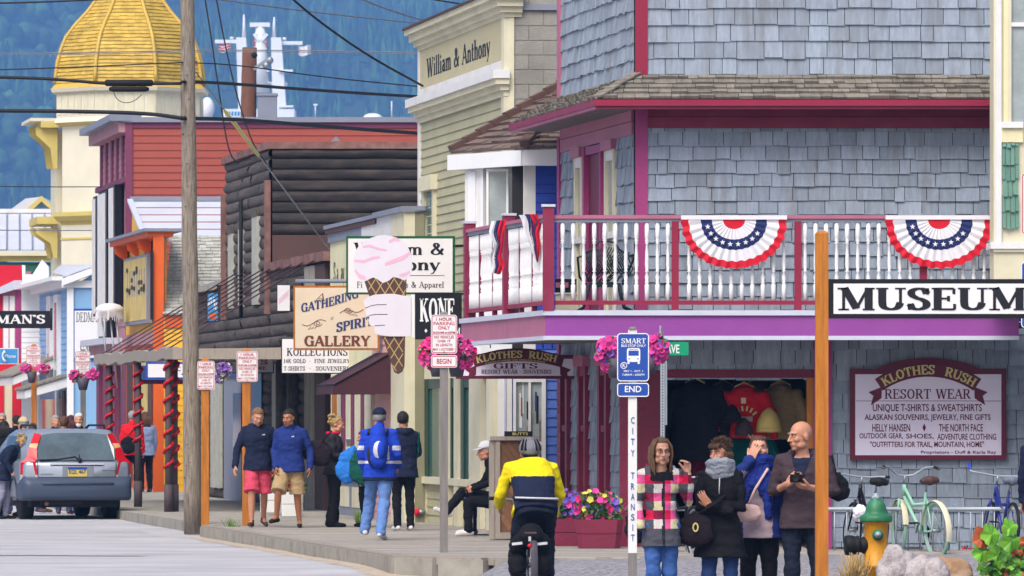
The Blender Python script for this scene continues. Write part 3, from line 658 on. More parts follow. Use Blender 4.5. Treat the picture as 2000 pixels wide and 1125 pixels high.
# bay: chamfered facet with an open casement
A = V(bx(1046), 80.28, 0); B = V(bx(1024), 80.28, 0); D = P(908, 0, 81.5); D.z = 0; E = P(1010, 0, 83.4); E.z = 0
zt, zl = bz(312), 2.4
fl = D-B; lw = fl.length; fa = fl/lw; fnn = V(fa.y, -fa.x, 0); fnn = fnn if fnn.y < 0 else -fnn
fc = Fr(B, fa, fnn)
mb = MB(); mb.hexa([A+V(0,0,zl), A+V(0,.3,zl), B+V(0,.3,zl), B+V(0,0,zl), A+V(0,0,zt), A+V(0,.3,zt), B+V(0,.3,zt), B+V(0,0,zt)], 'white')
s0, s1 = lw*.12, lw*.66
mb.box(fc, 0, s0, zl, zt, -.1, 0, 'white'); mb.box(fc, s1, lw, zl, zt, -.1, 0, 'white'); mb.box(fc, s0, s1, bz(322), zt, -.1, 0, 'white'); mb.box(fc, s0, s1, zl, bz(450), -.1, 0, 'white')
mb.box(fc, s0-.06, s0, bz(450), bz(318), 0, .03, 'white_clean'); mb.box(fc, s1, s1+.06, bz(450), bz(318), 0, .03, 'white_clean'); mb.box(fc, lw*.8, lw*.92, zl, bz(330), 0, .025, 'white_clean')
mb.poly([D+V(0,0,zl), E+V(0,0,zl), E+V(0,0,zt), D+V(0,0,zt)], 'cream')
mb.poly([A+V(0,0,zl), B+V(0,0,zl), D+V(0,0,zl), E+V(0,0,zl)], 'white')
mb.build('bay', bh)
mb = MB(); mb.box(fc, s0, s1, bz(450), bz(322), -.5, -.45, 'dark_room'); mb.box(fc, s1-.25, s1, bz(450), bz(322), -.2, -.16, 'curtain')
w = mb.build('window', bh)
hp = fc.pt(s1*.92, 0, .02); ca = (V(1,-.25,0)).normalized(); cf = Fr(hp+V(0,-.12,0), ca, V(-.25,-1,0).normalized())
mb = MB(); cw = .3
for a, b, c, d in ((0,.03,bz(450),bz(326)), (cw-.03,cw,bz(450),bz(326)), (.03,cw-.03,bz(332),bz(326)), (.03,cw-.03,bz(450),bz(444))): mb.box(cf, a, b, c, d, -.02, .02, 'white_clean')
mb.box(cf, .03, cw-.03, bz(444), bz(332), -.004, .004, 'glass_pale'); mb.build('casement', w)
eC, eB, eA, pk = P(880, 300, 81.7), P(1024, 290, 79.9), P(1116, 290, 79.9), P(1118, 156, 82.4)
mb = MB()
def slope_tiles(mb, a, b, p, row, m):
    av = (b-a).normalized(); L = (b-a).length; q = p-a; ua = q.dot(av); upp = q-av*ua; h = upp.length; upp.normalize(); n = av.cross(upp)
    if n.z < 0: n = -n
    fr = Fr(a, av, n, upp); shingles(mb, fr, lambda z: ua*z/h, lambda z: L+(ua-L)*z/h, 0, h*.99, row, .16, .3, m, th=.035, jit=.004); mb.poly([a-n*.004, b-n*.004, p-n*.004], 'gap')
slope_tiles(mb, eC, eB, pk, .19, 'tile_brown'); slope_tiles(mb, eB, eA, pk, .19, 'tile_brown')
mb.poly([eC, pk, P(1010, 250, 84)], 'tile_brown')
for a, b in ((eC, pk), (eB, pk)):
    nseg = 9
    for k in range(nseg):
        p0, p1 = a+(b-a)*(k/nseg), a+(b-a)*((k+1.12)/nseg); mb.bar(p0+V(0,-.03,.06), p1+V(0,-.03,.035), .13, .09, 'tile_ridge')
mb.build('roof', bh)
mb = MB()
for a, b in ((eC, eB), (eB, eA)): mb.bar(a+V(0,.06,-.12), b+V(0,.06,-.12), .1, .2, 'white_clean')
mb.poly([eC+V(0,.1,-.21), eB+V(0,.1,-.21), eA+V(0,.1,-.21), V(eA.x,82.5,eA.z-.21), V(X_(1000,83),83,eA.z-.21)], 'white'); mb.build('fascia', bh)
# ------------------------------------------------------------ olive false-front store
KW = 162600; sv = side(KW); wy = lambda p: KY(p, KW); YW0, YW1 = wy(990), wy(822); fv = front(YW0)
wm = thing('false_front_store', 'olive clapboard store with cream cornices and lettered parapet', 'store', (KW/F-.1625*YW0, YW0, 0))
mb = MB(); clap(mb, sv, YW0+.25, YW1-.12, 2.6, 5.98, .128, 'olive_siding', th=.022); mb.box(sv, YW0, YW1, 0, 7.2, -.2, -.004, 'olive_dark'); mb.build('wall', wm)
mb = MB(); mb.box(sv, YW0+.2, YW1-.12, 6.44, 7.02, 0, .03, 'sign_olive'); text(mb, sv, 'William & Anthony'[::1], wy(838), wy(962), 6.58, 6.86, .034, 'ink', wt=19, tn=8); mb.build('parapet_sign', wm)
mb = MB()
for z0, z1, w in ((7.02,7.08,.05),(7.08,7.16,.1),(7.16,7.26,.16),(7.26,7.34,.22),(7.34,7.37,.25)): mb.box(sv, YW0-w, YW1+w, z0, z1, -.2, w, 'cream' if z1 < 7.35 else 'brown_panel')
mb.build('cornice', wm)
mb = MB()
mb.box(sv, YW0+.2, YW1-.12, 6.3, 6.44, 0, .04, 'white')
for z0, z1, w in ((5.94,6.02,.05),(6.02,6.1,.1),(6.1,6.18,.17),(6.18,6.3,.21)): mb.box(sv, YW0-w*.6, YW1+w, z0, z1, -.02, w, 'cream' if z0 < 6.15 else 'white')
mb.build('cornice', wm)
mb = MB(); mb.box(sv, YW0-.02, YW0+.2, 6.3, 7.02, -.05, .045, 'cream'); mb.box(sv, YW0-.02, YW0+.22, 2.5, 5.94, -.05, .045, 'cream'); mb.box(fv, KW/F-.1625*YW0-.03, KW/F-.1625*YW0+.1, 2.5, 7.02, -.05, .02, 'cream'); mb.box(sv, YW1-.12, YW1+.04, 0, 7.02, -.05, .045, 'white'); mb.build('corner_board', wm)
mb = MB(); z = 4.9; x0 = KW/F-.1625*YW0+.1; r = 0
while z < 7.12:
    x = x0-(.2 if r%2 else .0)
    while x < 2.2:
        mb.box(fv, max(x+.007, x0), x+.393, z+.006, z+.194, -.15, 0, 'cement_block'); x += .4
    z += .2; r += 1
mb.box(fv, x0, 2.2, 2, z, -.16, -.006, 'grey_post'); mb.build('block_wall', wm)
mb = MB(); mb.box(fv, x0, 2.2, Z_(20, YW0), Z_(9, YW0), -.3, .05, 'grey_flash'); mb.build('coping', wm)
mb = MB(); u0, u1 = wy(855), wy(833); mb.box(sv, u0, u0+.14, 3.0, 4.9, 0, .07, 'cream'); mb.box(sv, u1-.14, u1, 3.0, 4.9, 0, .07, 'cream'); mb.box(sv, u0-.05, u1+.05, 4.9, 5.12, 0, .12, 'cream'); mb.box(sv, u0, u1, 2.88, 3.0, 0, .1, 'cream'); w = mb.build('window', wm); mb = MB(); mb.box(sv, u0+.14, u1-.14, 3, 4.9, -.05, .02, 'glass_teal'); mb.build('pane', w)
# its ground floor shopfront
mb = MB(); mb.box(sv, YW0, YW1, 2.12, 2.6, 0, .06, 'cream'); mb.box(sv, YW0, YW1, 2.55, 2.62, 0, .14, 'cream'); clap(mb, sv, wy(975), YW1-.1, 0, .58, .12, 'olive_siding'); mb.box(sv, wy(975), YW1, .58, .68, 0, .1, 'cream'); mb.build('shopfront', wm)
for a, b in ((826,836), (873,886), (898,906), (928,950), (962,976)):
    mb = MB(); mb.box(sv, wy(b), wy(a), 0, 2.12, 0, .09, 'cream'); mb.build('pilaster', wm)
for a, b in ((836,873), (886,898), (906,928)):
    mb = MB(); u0, u1 = wy(b), wy(a); q = .28 if b-a > 15 else .12
    mb.box(sv, u0, u0+q*.5, .68, 2.12, 0, .05, 'deep_green'); mb.box(sv, u1-q, u1, .68, 2.12, 0, .05, 'deep_green'); mb.box(sv, u0+q*.5, u1-q, 1.98, 2.12, 0, .045, 'deep_green'); w = mb.build('window', wm)
    mb = MB(); mb.box(sv, u0+q*.5, u1-q, .68, 1.98, -.05, .015, 'glass_teal'); mb.build('pane', w)
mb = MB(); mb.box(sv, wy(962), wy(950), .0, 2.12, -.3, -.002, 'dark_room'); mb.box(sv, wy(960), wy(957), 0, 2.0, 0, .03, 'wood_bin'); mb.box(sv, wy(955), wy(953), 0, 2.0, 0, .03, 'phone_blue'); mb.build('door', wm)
# ------------------------------------------------------------ pale yellow ice cream shop
K2 = 159000; s2 = side(K2); ky = lambda p: KY(p, K2); YK0, YK1 = ky(797), ky(645); f2 = front(YK0); X2 = X_(797, YK0)
ic = thing('ice_cream_shop', 'pale yellow shopfront with maroon awning beside the log building', 'shop', (X2, YK0, 0))
mb = MB(); mb.box(s2, YK0+.1, YK1, 2.3, 4.6, -.2, 0, 'pale_yellow'); mb.box(s2, ky(770), YK1, 0, 2.3, -.2, -.01, 'pale_yellow'); text(mb, s2, 'Skagway', ky(652), ky(673), 3.72, 4.06, .006, 'ink'); mb.build('wall', ic)
mb = MB(); mb.box(f2, X2, X_(829, YK0), 0, 4.62, -.6, 0, 'olive_dark'); mb.build('end_wall', ic)
mb = MB(); mb.box(s2, YK0-.02, ky(771), 0, 4.6, -.1, .06, 'cream'); mb.build('pilaster', ic)
mb = MB(); mb.box(s2, YK0-.06, ky(742), 4.6, 4.68, -.3, .12, 'grey_flash'); mb.box(f2, X2-.1, X_(832, YK0), 4.62, 4.685, -.5, .05, 'grey_flash'); mb.box(s2, ky(742), YK1+.1, 4.6, 4.66, -.3, .1, 'grey_flash'); mb.box(s2, ky(712), YK1, 4.38, 4.6, 0, .04, 'grey_flash'); mb.box(s2, ky(742), YK1+.05, 4.52, 4.6, .04, .08, 'brown_panel'); mb.box(s2, ky(771), ky(712), 4.2, 4.6, 0, .05, 'white'); mb.build('parapet', ic)
mb = MB(); clap(mb, s2, ky(770), ky(728), 2.3, 4.2, .12, 'pink_shop'); clap(mb, s2, ky(770), ky(733), 0, 2.3, .12, 'pink_shop'); mb.build('pink_panel', ic)
for i, (a, b, m) in enumerate(((664,672,'cream'),(672,678,'plum'),(682,690,'cream'),(692,697,'plum'),(700,709,'cream'),(712,718,'plum'),(720,733,'cream'))):
    mb = MB(); mb.box(s2, ky(b), ky(a), .55, 2.3, 0, .05+.003*i, m); mb.build('mullion', ic)
mb = MB(); mb.box(s2, ky(733), ky(664), .62, 2.3, -.05, .02, 'glass_teal'); mb.build('pane', ic)
mb = MB(); mb.box(s2, ky(733), ky(666), 0, .55, 0, .05, 'grey_flash'); mb.box(s2, ky(733), ky(666), .55, .63, 0, .1, 'cream')
for a, b in ((672,688),(695,711)): mb.box(s2, ky(b), ky(a), .14, .46, .05, .065, 'cream')
mb.build('stall_riser', ic)
mb = MB(); mb.box(s2, ky(664), ky(655), 0, 2.2, 0, .06, 'wood_post'); mb.build('door', ic)
aw = thing('awning', 'maroon cloth awning on the pale yellow ice cream shop', 'awning', (X2, ky(770), 2.2))
ya0, ya1 = ky(771), ky(735)
mb = MB(); q = s2.pt; ww = .92
za, zb_, zc = Z_(688, 93), Z_(752, 93), Z_(770, 93)
for a, b, n in ((ya0, ya1, 6),):
    for i in range(n):
        t0, t1 = a+(b-a)*i/n, a+(b-a)*(i+1)/n; mb.add([q(t0,za,.02), q(t1,za,.02), q(t1,zb_,ww), q(t0,zb_,ww), q(t1,zc,ww+.01), q(t0,zc,ww+.01)], [(0,1,2,3), (3,2,4,5)], 'awning')
mb.add([q(ya0,za,.02), q(ya0,zb_,ww), q(ya0,zb_,.02), q(ya0,zc,ww), q(ya0,zc,.02)], [(0,1,2), (2,1,3,4)], 'awning'); mb.add([q(ya1,za,.02), q(ya1,zb_,ww), q(ya1,zb_,.02), q(ya1,zc,ww), q(ya1,zc,.02)], [(0,1,2), (2,1,3,4)], 'awning')
mb.build('canvas', aw)
mb = MB(); mb.tube([q(ya0-.01,za,.02), q(ya0-.01,zb_,ww)], .012, 'black_rubber', 6); mb.tube([q(ya0-.01,zb_,ww), q(ya1,zb_,ww)], .012, 'black_rubber', 6); mb.build('frame', aw)
# ------------------------------------------------------------ log building with canopy
K3 = 163000; s3 = side(K3); ly = lambda p: KY(p, K3); f3 = front(110.0); X3 = X_(532, 110)
lg = thing('log_building', 'dark weathered log building with flat rusty parapet behind the wooden canopy', 'building', (X3, 110, 0))
rg = random.Random(12)
mb = MB(); logs(mb, s3, 110, ly(444), 0, 6.36, .2, 'log_grey', rg, .06, 1.6); mb.box(s3, 110, ly(444), 0, 6.36, -.15, -.002, 'gap'); mb.build('front_wall', lg)
mb = MB(); logs(mb, f3, X3, X_(835, 110), 4.82, 6.36, .195, 'log_dark', rg, .045, 3.2); mb.box(f3, X3, X_(835,110), 3, 6.36, -.15, -.004, 'log_dark'); mb.build('side_wall', lg)
mb = MB(); mb.box(f3, X3, X_(700,110), 4.2, 4.815, 0, .03, 'brown_panel'); mb.build('panel', lg)
mb = MB(); x = X3-.08
while x < X_(835,110):
    mb.box(f3, x, x+.7, 6.36, 6.475+rg.uniform(0,.012), -.2, .06+rg.uniform(0,.01), 'rust'); x += .703
y = 109.95
while y < ly(444): mb.box(s3, y, y+.78, 6.355, 6.48+rg.uniform(0,.012), -.2, .1+rg.uniform(0,.01), 'rust'); y += .783
mb.build('parapet_flashing', lg)
mb = MB(); mb.box(f3, X_(650,110), X_(672,110), 6.475, 6.5, -.3, .0, 'rust'); mb.prism(f3, [(X_(645,110),6.48), (X_(667,110),6.48), (X_(656,110),6.59)], -.4, -.1, 'grey_flash'); mb.build('vent', lg)
for a, b, z0, z1 in ((455,462,3.6,5.0), (475,481,3.6,5.05), (502,512,3.6,5.2)):
    mb = MB(); mb.box(s3, ly(b), ly(a), z0, z1, 0, .1, 'curtain'); mb.box(s3, ly(b), ly(a), z1, z1+.15, 0, .11, 'log_grey'); mb.build('window', lg)
for p, m in ((481,'black_rubber'),):
    mb = MB(); mb.tube([s3.pt(ly(p),3.4,.1), s3.pt(ly(p),5.6,.1)], .035, m, 6); mb.build('conduit', lg)
mb = MB(); mb.box(s3, 110.0, 110.25, 3.4, 5.8, .03, .12, 'rust'); mb.build('downpipe', lg)
mb = MB(); mb.box(s3, ly(446), ly(443), 3.4, 5.8, .03, .12, 'rust'); mb.build('downpipe', lg)
mb = MB(); logs(mb, s3, ly(603), 110, 0, 4.22, .2, 'log_grey', rg, .06, 1.8); mb.box(s3, 102.2, 110, 0, 4.2, -.15, -.002, 'gap'); mb.build('front_wall', lg)
mb = MB(); mb.box(s3, ly(622), ly(603), 0, 4.12, 0, .08, 'concrete'); mb.build('pilaster', lg)
mb = MB(); mb.box(s3, ly(641), ly(622), 0, 4.12, 0, .06, 'brown_panel'); mb.build('pilaster', lg)
mb = MB(); y = 102.2
while y < 110: mb.box(s3, y, min(y+.6,110), 4.16, 4.3+rg.uniform(0,.02), -.3, .12+rg.uniform(0,.01), 'rust'); y += .603
mb.build('parapet_flashing', lg)
mb = MB(); logs(mb, s3, ly(444), ly(385), 0, 4.1, .2, 'log_grey', rg, .06, 1.6); mb.box(s3, ly(444), ly(385), 0, 4.1, -.15, -.002, 'gap'); mb.build('front_wall', lg)
mb = MB(); mb.add([s3.pt(ly(444),4.05,.25), s3.pt(ly(383),4.05,.25), s3.pt(ly(383),4.6,-1.4), s3.pt(ly(444),4.6,-1.4)], [(0,1,2,3)], 'grey_post'); mb.box(s3, ly(444), ly(383), 3.98, 4.06, .2, .27, 'concrete'); mb.build('side_roof', lg)
# shopfront under the canopy
mb = MB(); mb.box(s3, ly(482), ly(447), 0, 2.3, .06, .1, 'grey_flash'); mb.box(s3, ly(482), ly(466), .9, 2.0, .1, .11, 'glass'); mb.box(s3, ly(484), ly(445), 2.3, 2.5, .06, .14, 'ink_blue'); d = mb.build('door', lg); mb = MB(); mb.box(s3, ly(478), ly(477), .9, 1.1, .11, .17, 'steel'); mb.build('handle', d)
mb = MB(); mb.box(s3, ly(520), ly(486), .5, 2.35, .06, .09, 'glass'); mb.build('window', lg)
for a, b in ((424,431),(434,442),(545,553),(556,562)):
    mb = MB(); mb.box(s3, ly(b), ly(a), 0.2, 2.5, .07, .13, 'curtain'); mb.build('pilaster', lg)
for p in (588, 566):
    mb = MB(); mb.tube([s3.pt(ly(p), 0, .12), s3.pt(ly(p), 2.6, .12)], .13, 'log_grey', 10); mb.build('column', lg)
mb = MB(); mb.box(s3, ly(586), ly(568), .5, 2.3, .06, .08, 'glass_pale'); w = mb.build('window', lg); mb = MB(); mb.box(s3, ly(575), ly(572), 1.5, 1.8, .082, .09, 'petal_pink'); mb.box(s3, ly(582), ly(578), 1.2, 1.45, .082, .09, 'sign_green'); mb.build('poster', w)
# canopy of planks on posts
KC = 128700; sc_ = side(KC)
can = thing('canopy', 'weathered log edged wooden canopy on posts in front of the log building', 'canopy', (X_(337,100), 100, 0))
mb = MB(); n = 26
tp, bt = [], []
for i in range(n+1):
    y = 100+13.6*i/n; dz = .085*noise.noise((y*.9,0,3))+.02*(y-100)/13; tp.append((y, 2.68+dz)); bt.append((y, 2.5+dz*.8+.05*noise.noise((y*1.4,7,0))))
for i in range(n):
    (a, za), (b, zb2) = tp[i], tp[i+1]; (_, c), (_, d) = bt[i], bt[i+1]
    q = sc_.pt; mb.hexa([q(a,c,0), q(b,d,0), q(b,d,-.25), q(a,c,-.25), q(a,za,.0), q(b,zb2,.0), q(b,zb2,-.25), q(a,za,-.25)], 'wood_grey')
mb.build('edge_log', can)
mb = MB(); mb.hexa([sc_.pt(100,2.5,-.02), V(K3/F-.1625*100,100,2.5), V(K3/F-.1625*100,100.25,2.5), sc_.pt(100.25,2.5,-.02), sc_.pt(100,2.67,-.02), V(K3/F-.1625*100,100,2.7), V(K3/F-.1625*100,100.25,2.7), sc_.pt(100.25,2.67,-.02)], 'wood_grey'); mb.build('end_log', can)
mb = MB(); mb.add([sc_.pt(100.2,2.66,-.2), sc_.pt(113.6,2.66,-.2), V(K3/F-.1625*113.6,113.6,2.72), V(K3/F-.1625*100.2,100.2,2.72), sc_.pt(100.2,2.6,-.2), sc_.pt(113.6,2.6,-.2), V(K3/F-.1625*113.6,113.6,2.62), V(K3/F-.1625*100.2,100.2,2.62)], [(0,1,2,3), (4,5,6,7), (0,3,7,4)], 'grey_post'); mb.build('deck', can)
mb = MB()
for i in range(14): x = X_(390,100)+i*(X_(660,100)-X_(390,100))/13; mb.tube([(x,100.02,2.5), (x,100.3,2.5)], .05, 'log_grey', 6)
mb.build('scalloped_trim', can)
for yb, dx in ((101,-.06), (101.2,.06), (106.5,0), (111.6,0)):
    mb = MB(); c = sc_.pt(yb, 0, -.1)+V(dx,0,0); mb.tube([c, c+V(0,0,2.5)], .056, 'brown_post', 8) if 'brown_post' in M else (mat('brown_post','4d4145',.7,.2,5,.3,40,stretch=(6,6,1)), mb.tube([c, c+V(0,0,2.5)], .056, 'brown_post', 8))
    mb.tube([c, c+V(0,0,.45)], .072, 'brown_post', 8); mb.build('post', can)
    g = MB(); pts = []
    ph = rg.random()*6
    for i in range(110):
        t = i/109; z = 1.0+1.48*t if yb > 102 else .72+1.78*t; a = ph+t*2*math.pi*6.5; pts.append(c+V(.07*math.cos(a), .07*math.sin(a), z))
    g.tube(pts, [.026+.01*math.sin(i*2.1) for i in range(110)], 'garland', 6); go = g.build('garland', None, c, label='red tinsel garland wound round the %s canopy post' % ({101:'left of the paired', 101.2:'right of the paired', 106.5:'single middle', 111.6:'farthest'}[yb]), category='garland', group='garlands on canopy posts')
for i in range(9):
    y = 101.2+i*1.5; mb = MB(); mb.tube([sc_.pt(y, 2.68, -.05), s3.pt(y+2.2, 4.25, .02)], .012, 'rod_brown' if 'rod_brown' in M else (mat('rod_brown','4a3438',.6) and 'rod_brown'), 6); mb.build('tie_rod', can)
# ------------------------------------------------------------ orange shop
YG = 128.0; fo = front(YG); K4 = 1270*YG; s4 = side(K4); oy = lambda p: KY(p, K4); ox = lambda p: X_(p, YG); oz = lambda p: Z_(p, YG)
og = thing('orange_shop', 'orange and yellow shop with bracketed cornice and shingle roof', 'shop', (ox(310), YG, 0))
YG1 = oy(244)
mb = MB(); clap(mb, fo, ox(320), ox(480), 0, oz(618), .15, 'yellow_siding'); mb.box(fo, ox(320), ox(480), 0, oz(618), -.2, -.004, 'orange'); mb.box(fo, ox(322), ox(450), oz(640), oz(618), 0, .05, 'orange'); mb.build('side_wall', og)
mb = MB(); mb.box(fo, ox(299), ox(320), 0, oz(452), -.4, .02, 'orange'); mb.build('corner_pier', og)
mb = MB(); mb.box(s4, YG+.4, YG1, 3.2, oz(452), -.1, -.02, 'yellow_siding'); mb.box(s4, YG+.1, YG1, 3.1, 3.35, 0, .06, 'pink_siding'); mb.box(s4, YG+.1, YG1, 0, 3.1, -.1, -.03, 'orange'); mb.box(s4, oy(275), oy(262), 0, 3.0, 0, .03, 'orange'); mb.box(s4, oy(290), oy(276), .8, 2.9, 0, .03, 'mustard_sign'); mb.box(s4, oy(298), oy(291), .2, 3.0, 0, .03, 'brown_panel'); mb.box(s4, oy(261), oy(250), .2, 3.0, 0, .03, 'brown_panel'); mb.build('front_wall', og)
mb = MB(); mb.box(s4, YG-.1, YG1+.1, oz(452), oz(446), -.4, .42, 'grey_flash'); mb.box(s4, YG, YG1, oz(462), oz(452), -.2, .34, 'orange'); mb.build('cornice', og)
for p in (296, 275, 250):
    mb = MB(); mb.prism(Fr(s4.pt(oy(p),0,0), s4.n, V(0,-1,0)), [(0,oz(500)), (.06,oz(506)), (.1,oz(490)), (.28,oz(478)), (.3,oz(464)), (0,oz(464))], -.15, .15, 'orange'); mb.build('bracket', og)
mb = MB(); u0, u1 = oy(299), oy(252); z0, z1 = 3.55, 5.02
mb.box(s4, u0, u1, z0, z1, .02, .12, 'grey_flash'); mb.box(s4, u0+.25, u1-.1, z0+.08, z1-.06, .12, .13, 'mustard_sign'); mb.box(fo, ox(294), ox(299.5), z0+.03, z1, .03, .1, 'black_paint')
rg = random.Random(4)
for i in range(8):
    a = u0+.5+(u1-u0-1)*i/8; mb.box(s4, a, a+.12, z0+.6, z1-.3, .131, .134, 'grey_flash')
    for k in range(2): zz = z0+.6+rg.random()*.6; mb.box(s4, a-.1, a+.3, zz, zz+.09, .135, .138, 'ink')
mb.build('wall_sign', og)
# roof: shingle skirt rising to a pale metal roof
zr0, zr1, zr2 = oz(615), Z_(461, 131.4), Z_(391, 134)
up = V(0, 3.4, zr1-zr0); L = up.length; up.normalize(); rf = Fr((0,YG-.1,zr0), (1,0,0), V(0,-up.z,up.y), up)
mb = MB(); shingles(mb, rf, ox(318), ox(500), 0, L, .16, .12, .26, 'white_shingle', th=.03); mb.poly([(ox(318),YG-.1,zr0-.01), (ox(500),YG-.1,zr0-.01), (ox(500),YG+3.3,zr1-.01), (ox(318),YG+3.3,zr1-.01)], 'gap'); mb.build('skirt_roof', og)
mb = MB(); xl0, xl1 = X_(282, 131.4), X_(254, 134); xr = X_(520, 131)
for i in range(5):
    a, b = i/5, (i+1)/5; f = lambda t, x0, x1: x0+(x1-x0)*t
    pa = (f(a,xl0,xl1), 131.4+2.6*a, f(a,zr1,zr2)); pb = (f(b,xl0,xl1), 131.4+2.6*b, f(b,zr1,zr2)-.02)
    mb.add([pa, (xr,pa[1],pa[2]), (xr,pb[1],pb[2]), pb], [(0,1,2,3)], 'metal_roof')
mb.box(front(131.4), xl0+.2, xr, zr1-.12, zr1+.015, 0, .05, 'metal_roof'); mb.box(front(134), xl1, xr, zr2-.02, zr2+.08, -.05, .05, 'grey_flash'); mb.bar((xl0,131.35,zr1), (xl1,133.95,zr2), .12, .06, 'pale_trim')
mb.build('metal_roof', og)
mb = MB(); mb.add([(xl1+.05,134,zr2-.05), (xl0-.0,131.4,zr1), (X_(256,134),134,4.6), (X_(282,131.4),131.4,4.6)], [(0,1,3,2)], 'yellow_siding'); mb.build('gable', og)
# sign under the canopy and red trimmed entrance
mb = MB(); fe = front(127.0); e = lambda p: X_(p,127)
mb.box(fe, e(265), e(470), Z_(750,127), Z_(738,127), -.1, .04, 'ink_maroon'); mb.box(fe, e(262), e(268), 0, Z_(700,127), -.1, .05, 'ink_maroon'); mb.build('entrance_frame', og)
rs = thing('hanging_sign', 'blue framed white sign reading REC beyond the utility pole', 'sign', (e(330), 126.8, Z_(740,126.8)))
fe = front(126.8); e = lambda p: X_(p,126.8); g = lambda p: Z_(p,126.8)
mb = MB(); mb.box(fe, e(285), e(430), g(742), g(707), -.08, 0, 'sign_blue'); mb.box(fe, e(268), e(285), g(742), g(714), -.08, -.01, 'ink_blue'); mb.build('frame', rs)
mb = MB(); mb.box(fe, e(289), e(428), g(737), g(711), .002, .01, 'sign_white'); text(mb, fe, 'REC', e(335), e(353), g(725), g(716), .014, 'ink', None); mb.build('face', rs)
# ------------------------------------------------------------ red two storey building
YRd = 137.0; K5 = 1208*YRd; s5 = side(K5); ry = lambda p: KY(p, K5); fr_ = front(YRd); rx = lambda p: X_(p, YRd); rz = lambda p: Z_(p, YRd)
rb = thing('red_building', 'two storey coral red clapboard building with plum false front', 'building', (rx(258), YRd, 0))
mb = MB(); clap(mb, fr_, rx(258), rx(850), 4.2, rz(250), .165, 'red_siding', th=.022); mb.box(fr_, rx(250), rx(850), 2, rz(236), -.2, -.004, 'red_siding'); mb.build('side_wall', rb)
mb = MB(); mb.box(fr_, rx(245), rx(259), 0, rz(232), -.1, .05, 'plum'); mb.box(fr_, rx(259), rx(850), rz(250), rz(238), 0, .035, 'plum'); mb.build('trim', rb)
mb = MB(); mb.box(fr_, rx(236), rx(850), rz(239), rz(229), -.3, .1, 'grey_flash'); mb.build('coping', rb)
YR1 = ry(198)
mb = MB(); mb.box(s5, YRd+.1, YR1, 0, 8.15, -.2, 0, 'pink_siding'); clap(mb, s5, YRd+.3, YR1, 3.6, 4.9, .16, 'pink_siding'); clap(mb, s5, YRd+.3, YR1, 6.95, 7.85, .16, 'pink_siding'); mb.build('front_wall', rb)
mb = MB(); mb.box(s5, YRd-.1, YR1+.2, 8.15, 8.3, -.2, .5, 'grey_flash'); mb.box(s5, YRd, YR1, 7.9, 8.15, 0, .3, 'pink_siding'); mb.box(s5, YRd, YR1+.1, 6.8, 6.92, 0, .14, 'plum')
for p in (243,232,222,211,201): mb.box(s5, ry(p+1.2), ry(p-1.2), 6.92, 7.9, 0, .06, 'plum')
mb.build('cornice', rb)
for a, b, z0, z1 in ((200,207,3.9,6.7), (211,227,3.35,6.75), (233,243,4.05,6.8)):
    mb = MB(); mb.box(s5, ry(b), ry(a), z0, z1, .05, .22, 'black_paint'); mb.box(s5, ry(b)+.35, ry(a)+.04, z0+.06, z1-.06, .2, .245, 'white'); mb.build('shutter', rb)
mb = MB(); mb.box(s5, ry(245), YR1, 3.2, 3.34, 0, .5, 'pale_trim'); mb.box(s5, ry(245), YR1, 3.0, 3.2, 0, .3, 'pink_siding'); mb.build('shop_cornice', rb)
for a, b, m in ((198,203,'plum'),(211,217,'plum'),(225,234,'plum'),(246,256,'plum'),(204,210,'gap'),(218,224,'gap'),(235,245,'gap')):
    mb = MB(); mb.box(s5, ry(b), ry(a), 0, 3.0, 0, .12 if m == 'plum' else .02, m); mb.build('pilaster' if m == 'plum' else 'shop_window', rb)
fc_ = thing('fringed_canopy', 'white fringed canopy hanging from rods on the plum false front', 'canopy', (X_(210,134), 134, 3.4))
mb = MB(); c = P(214, 606, 134); mb.ball(c, (.32,.5,.16), 'white_cloth', 14, 8); rg = random.Random(2)
for i in range(80):
    a = 2*math.pi*i/80; p = c+V(.29*math.cos(a), .48*math.sin(a), -.02); mb.bar(p, p+V(.02*math.cos(a),0,-.1-rg.random()*.14), .03, .01, 'white_cloth')
mb.build('canopy_cloth', fc_)
mb = MB()
for dx, dz in ((-.1,1.6),(.08,1.7),(.2,1.5)): mb.tube([c+V(dx-.05,-.3,-.1), c+V(dx+.12,-.5,-dz)], .02, 'steel', 6)
mb.build('rod', fc_)
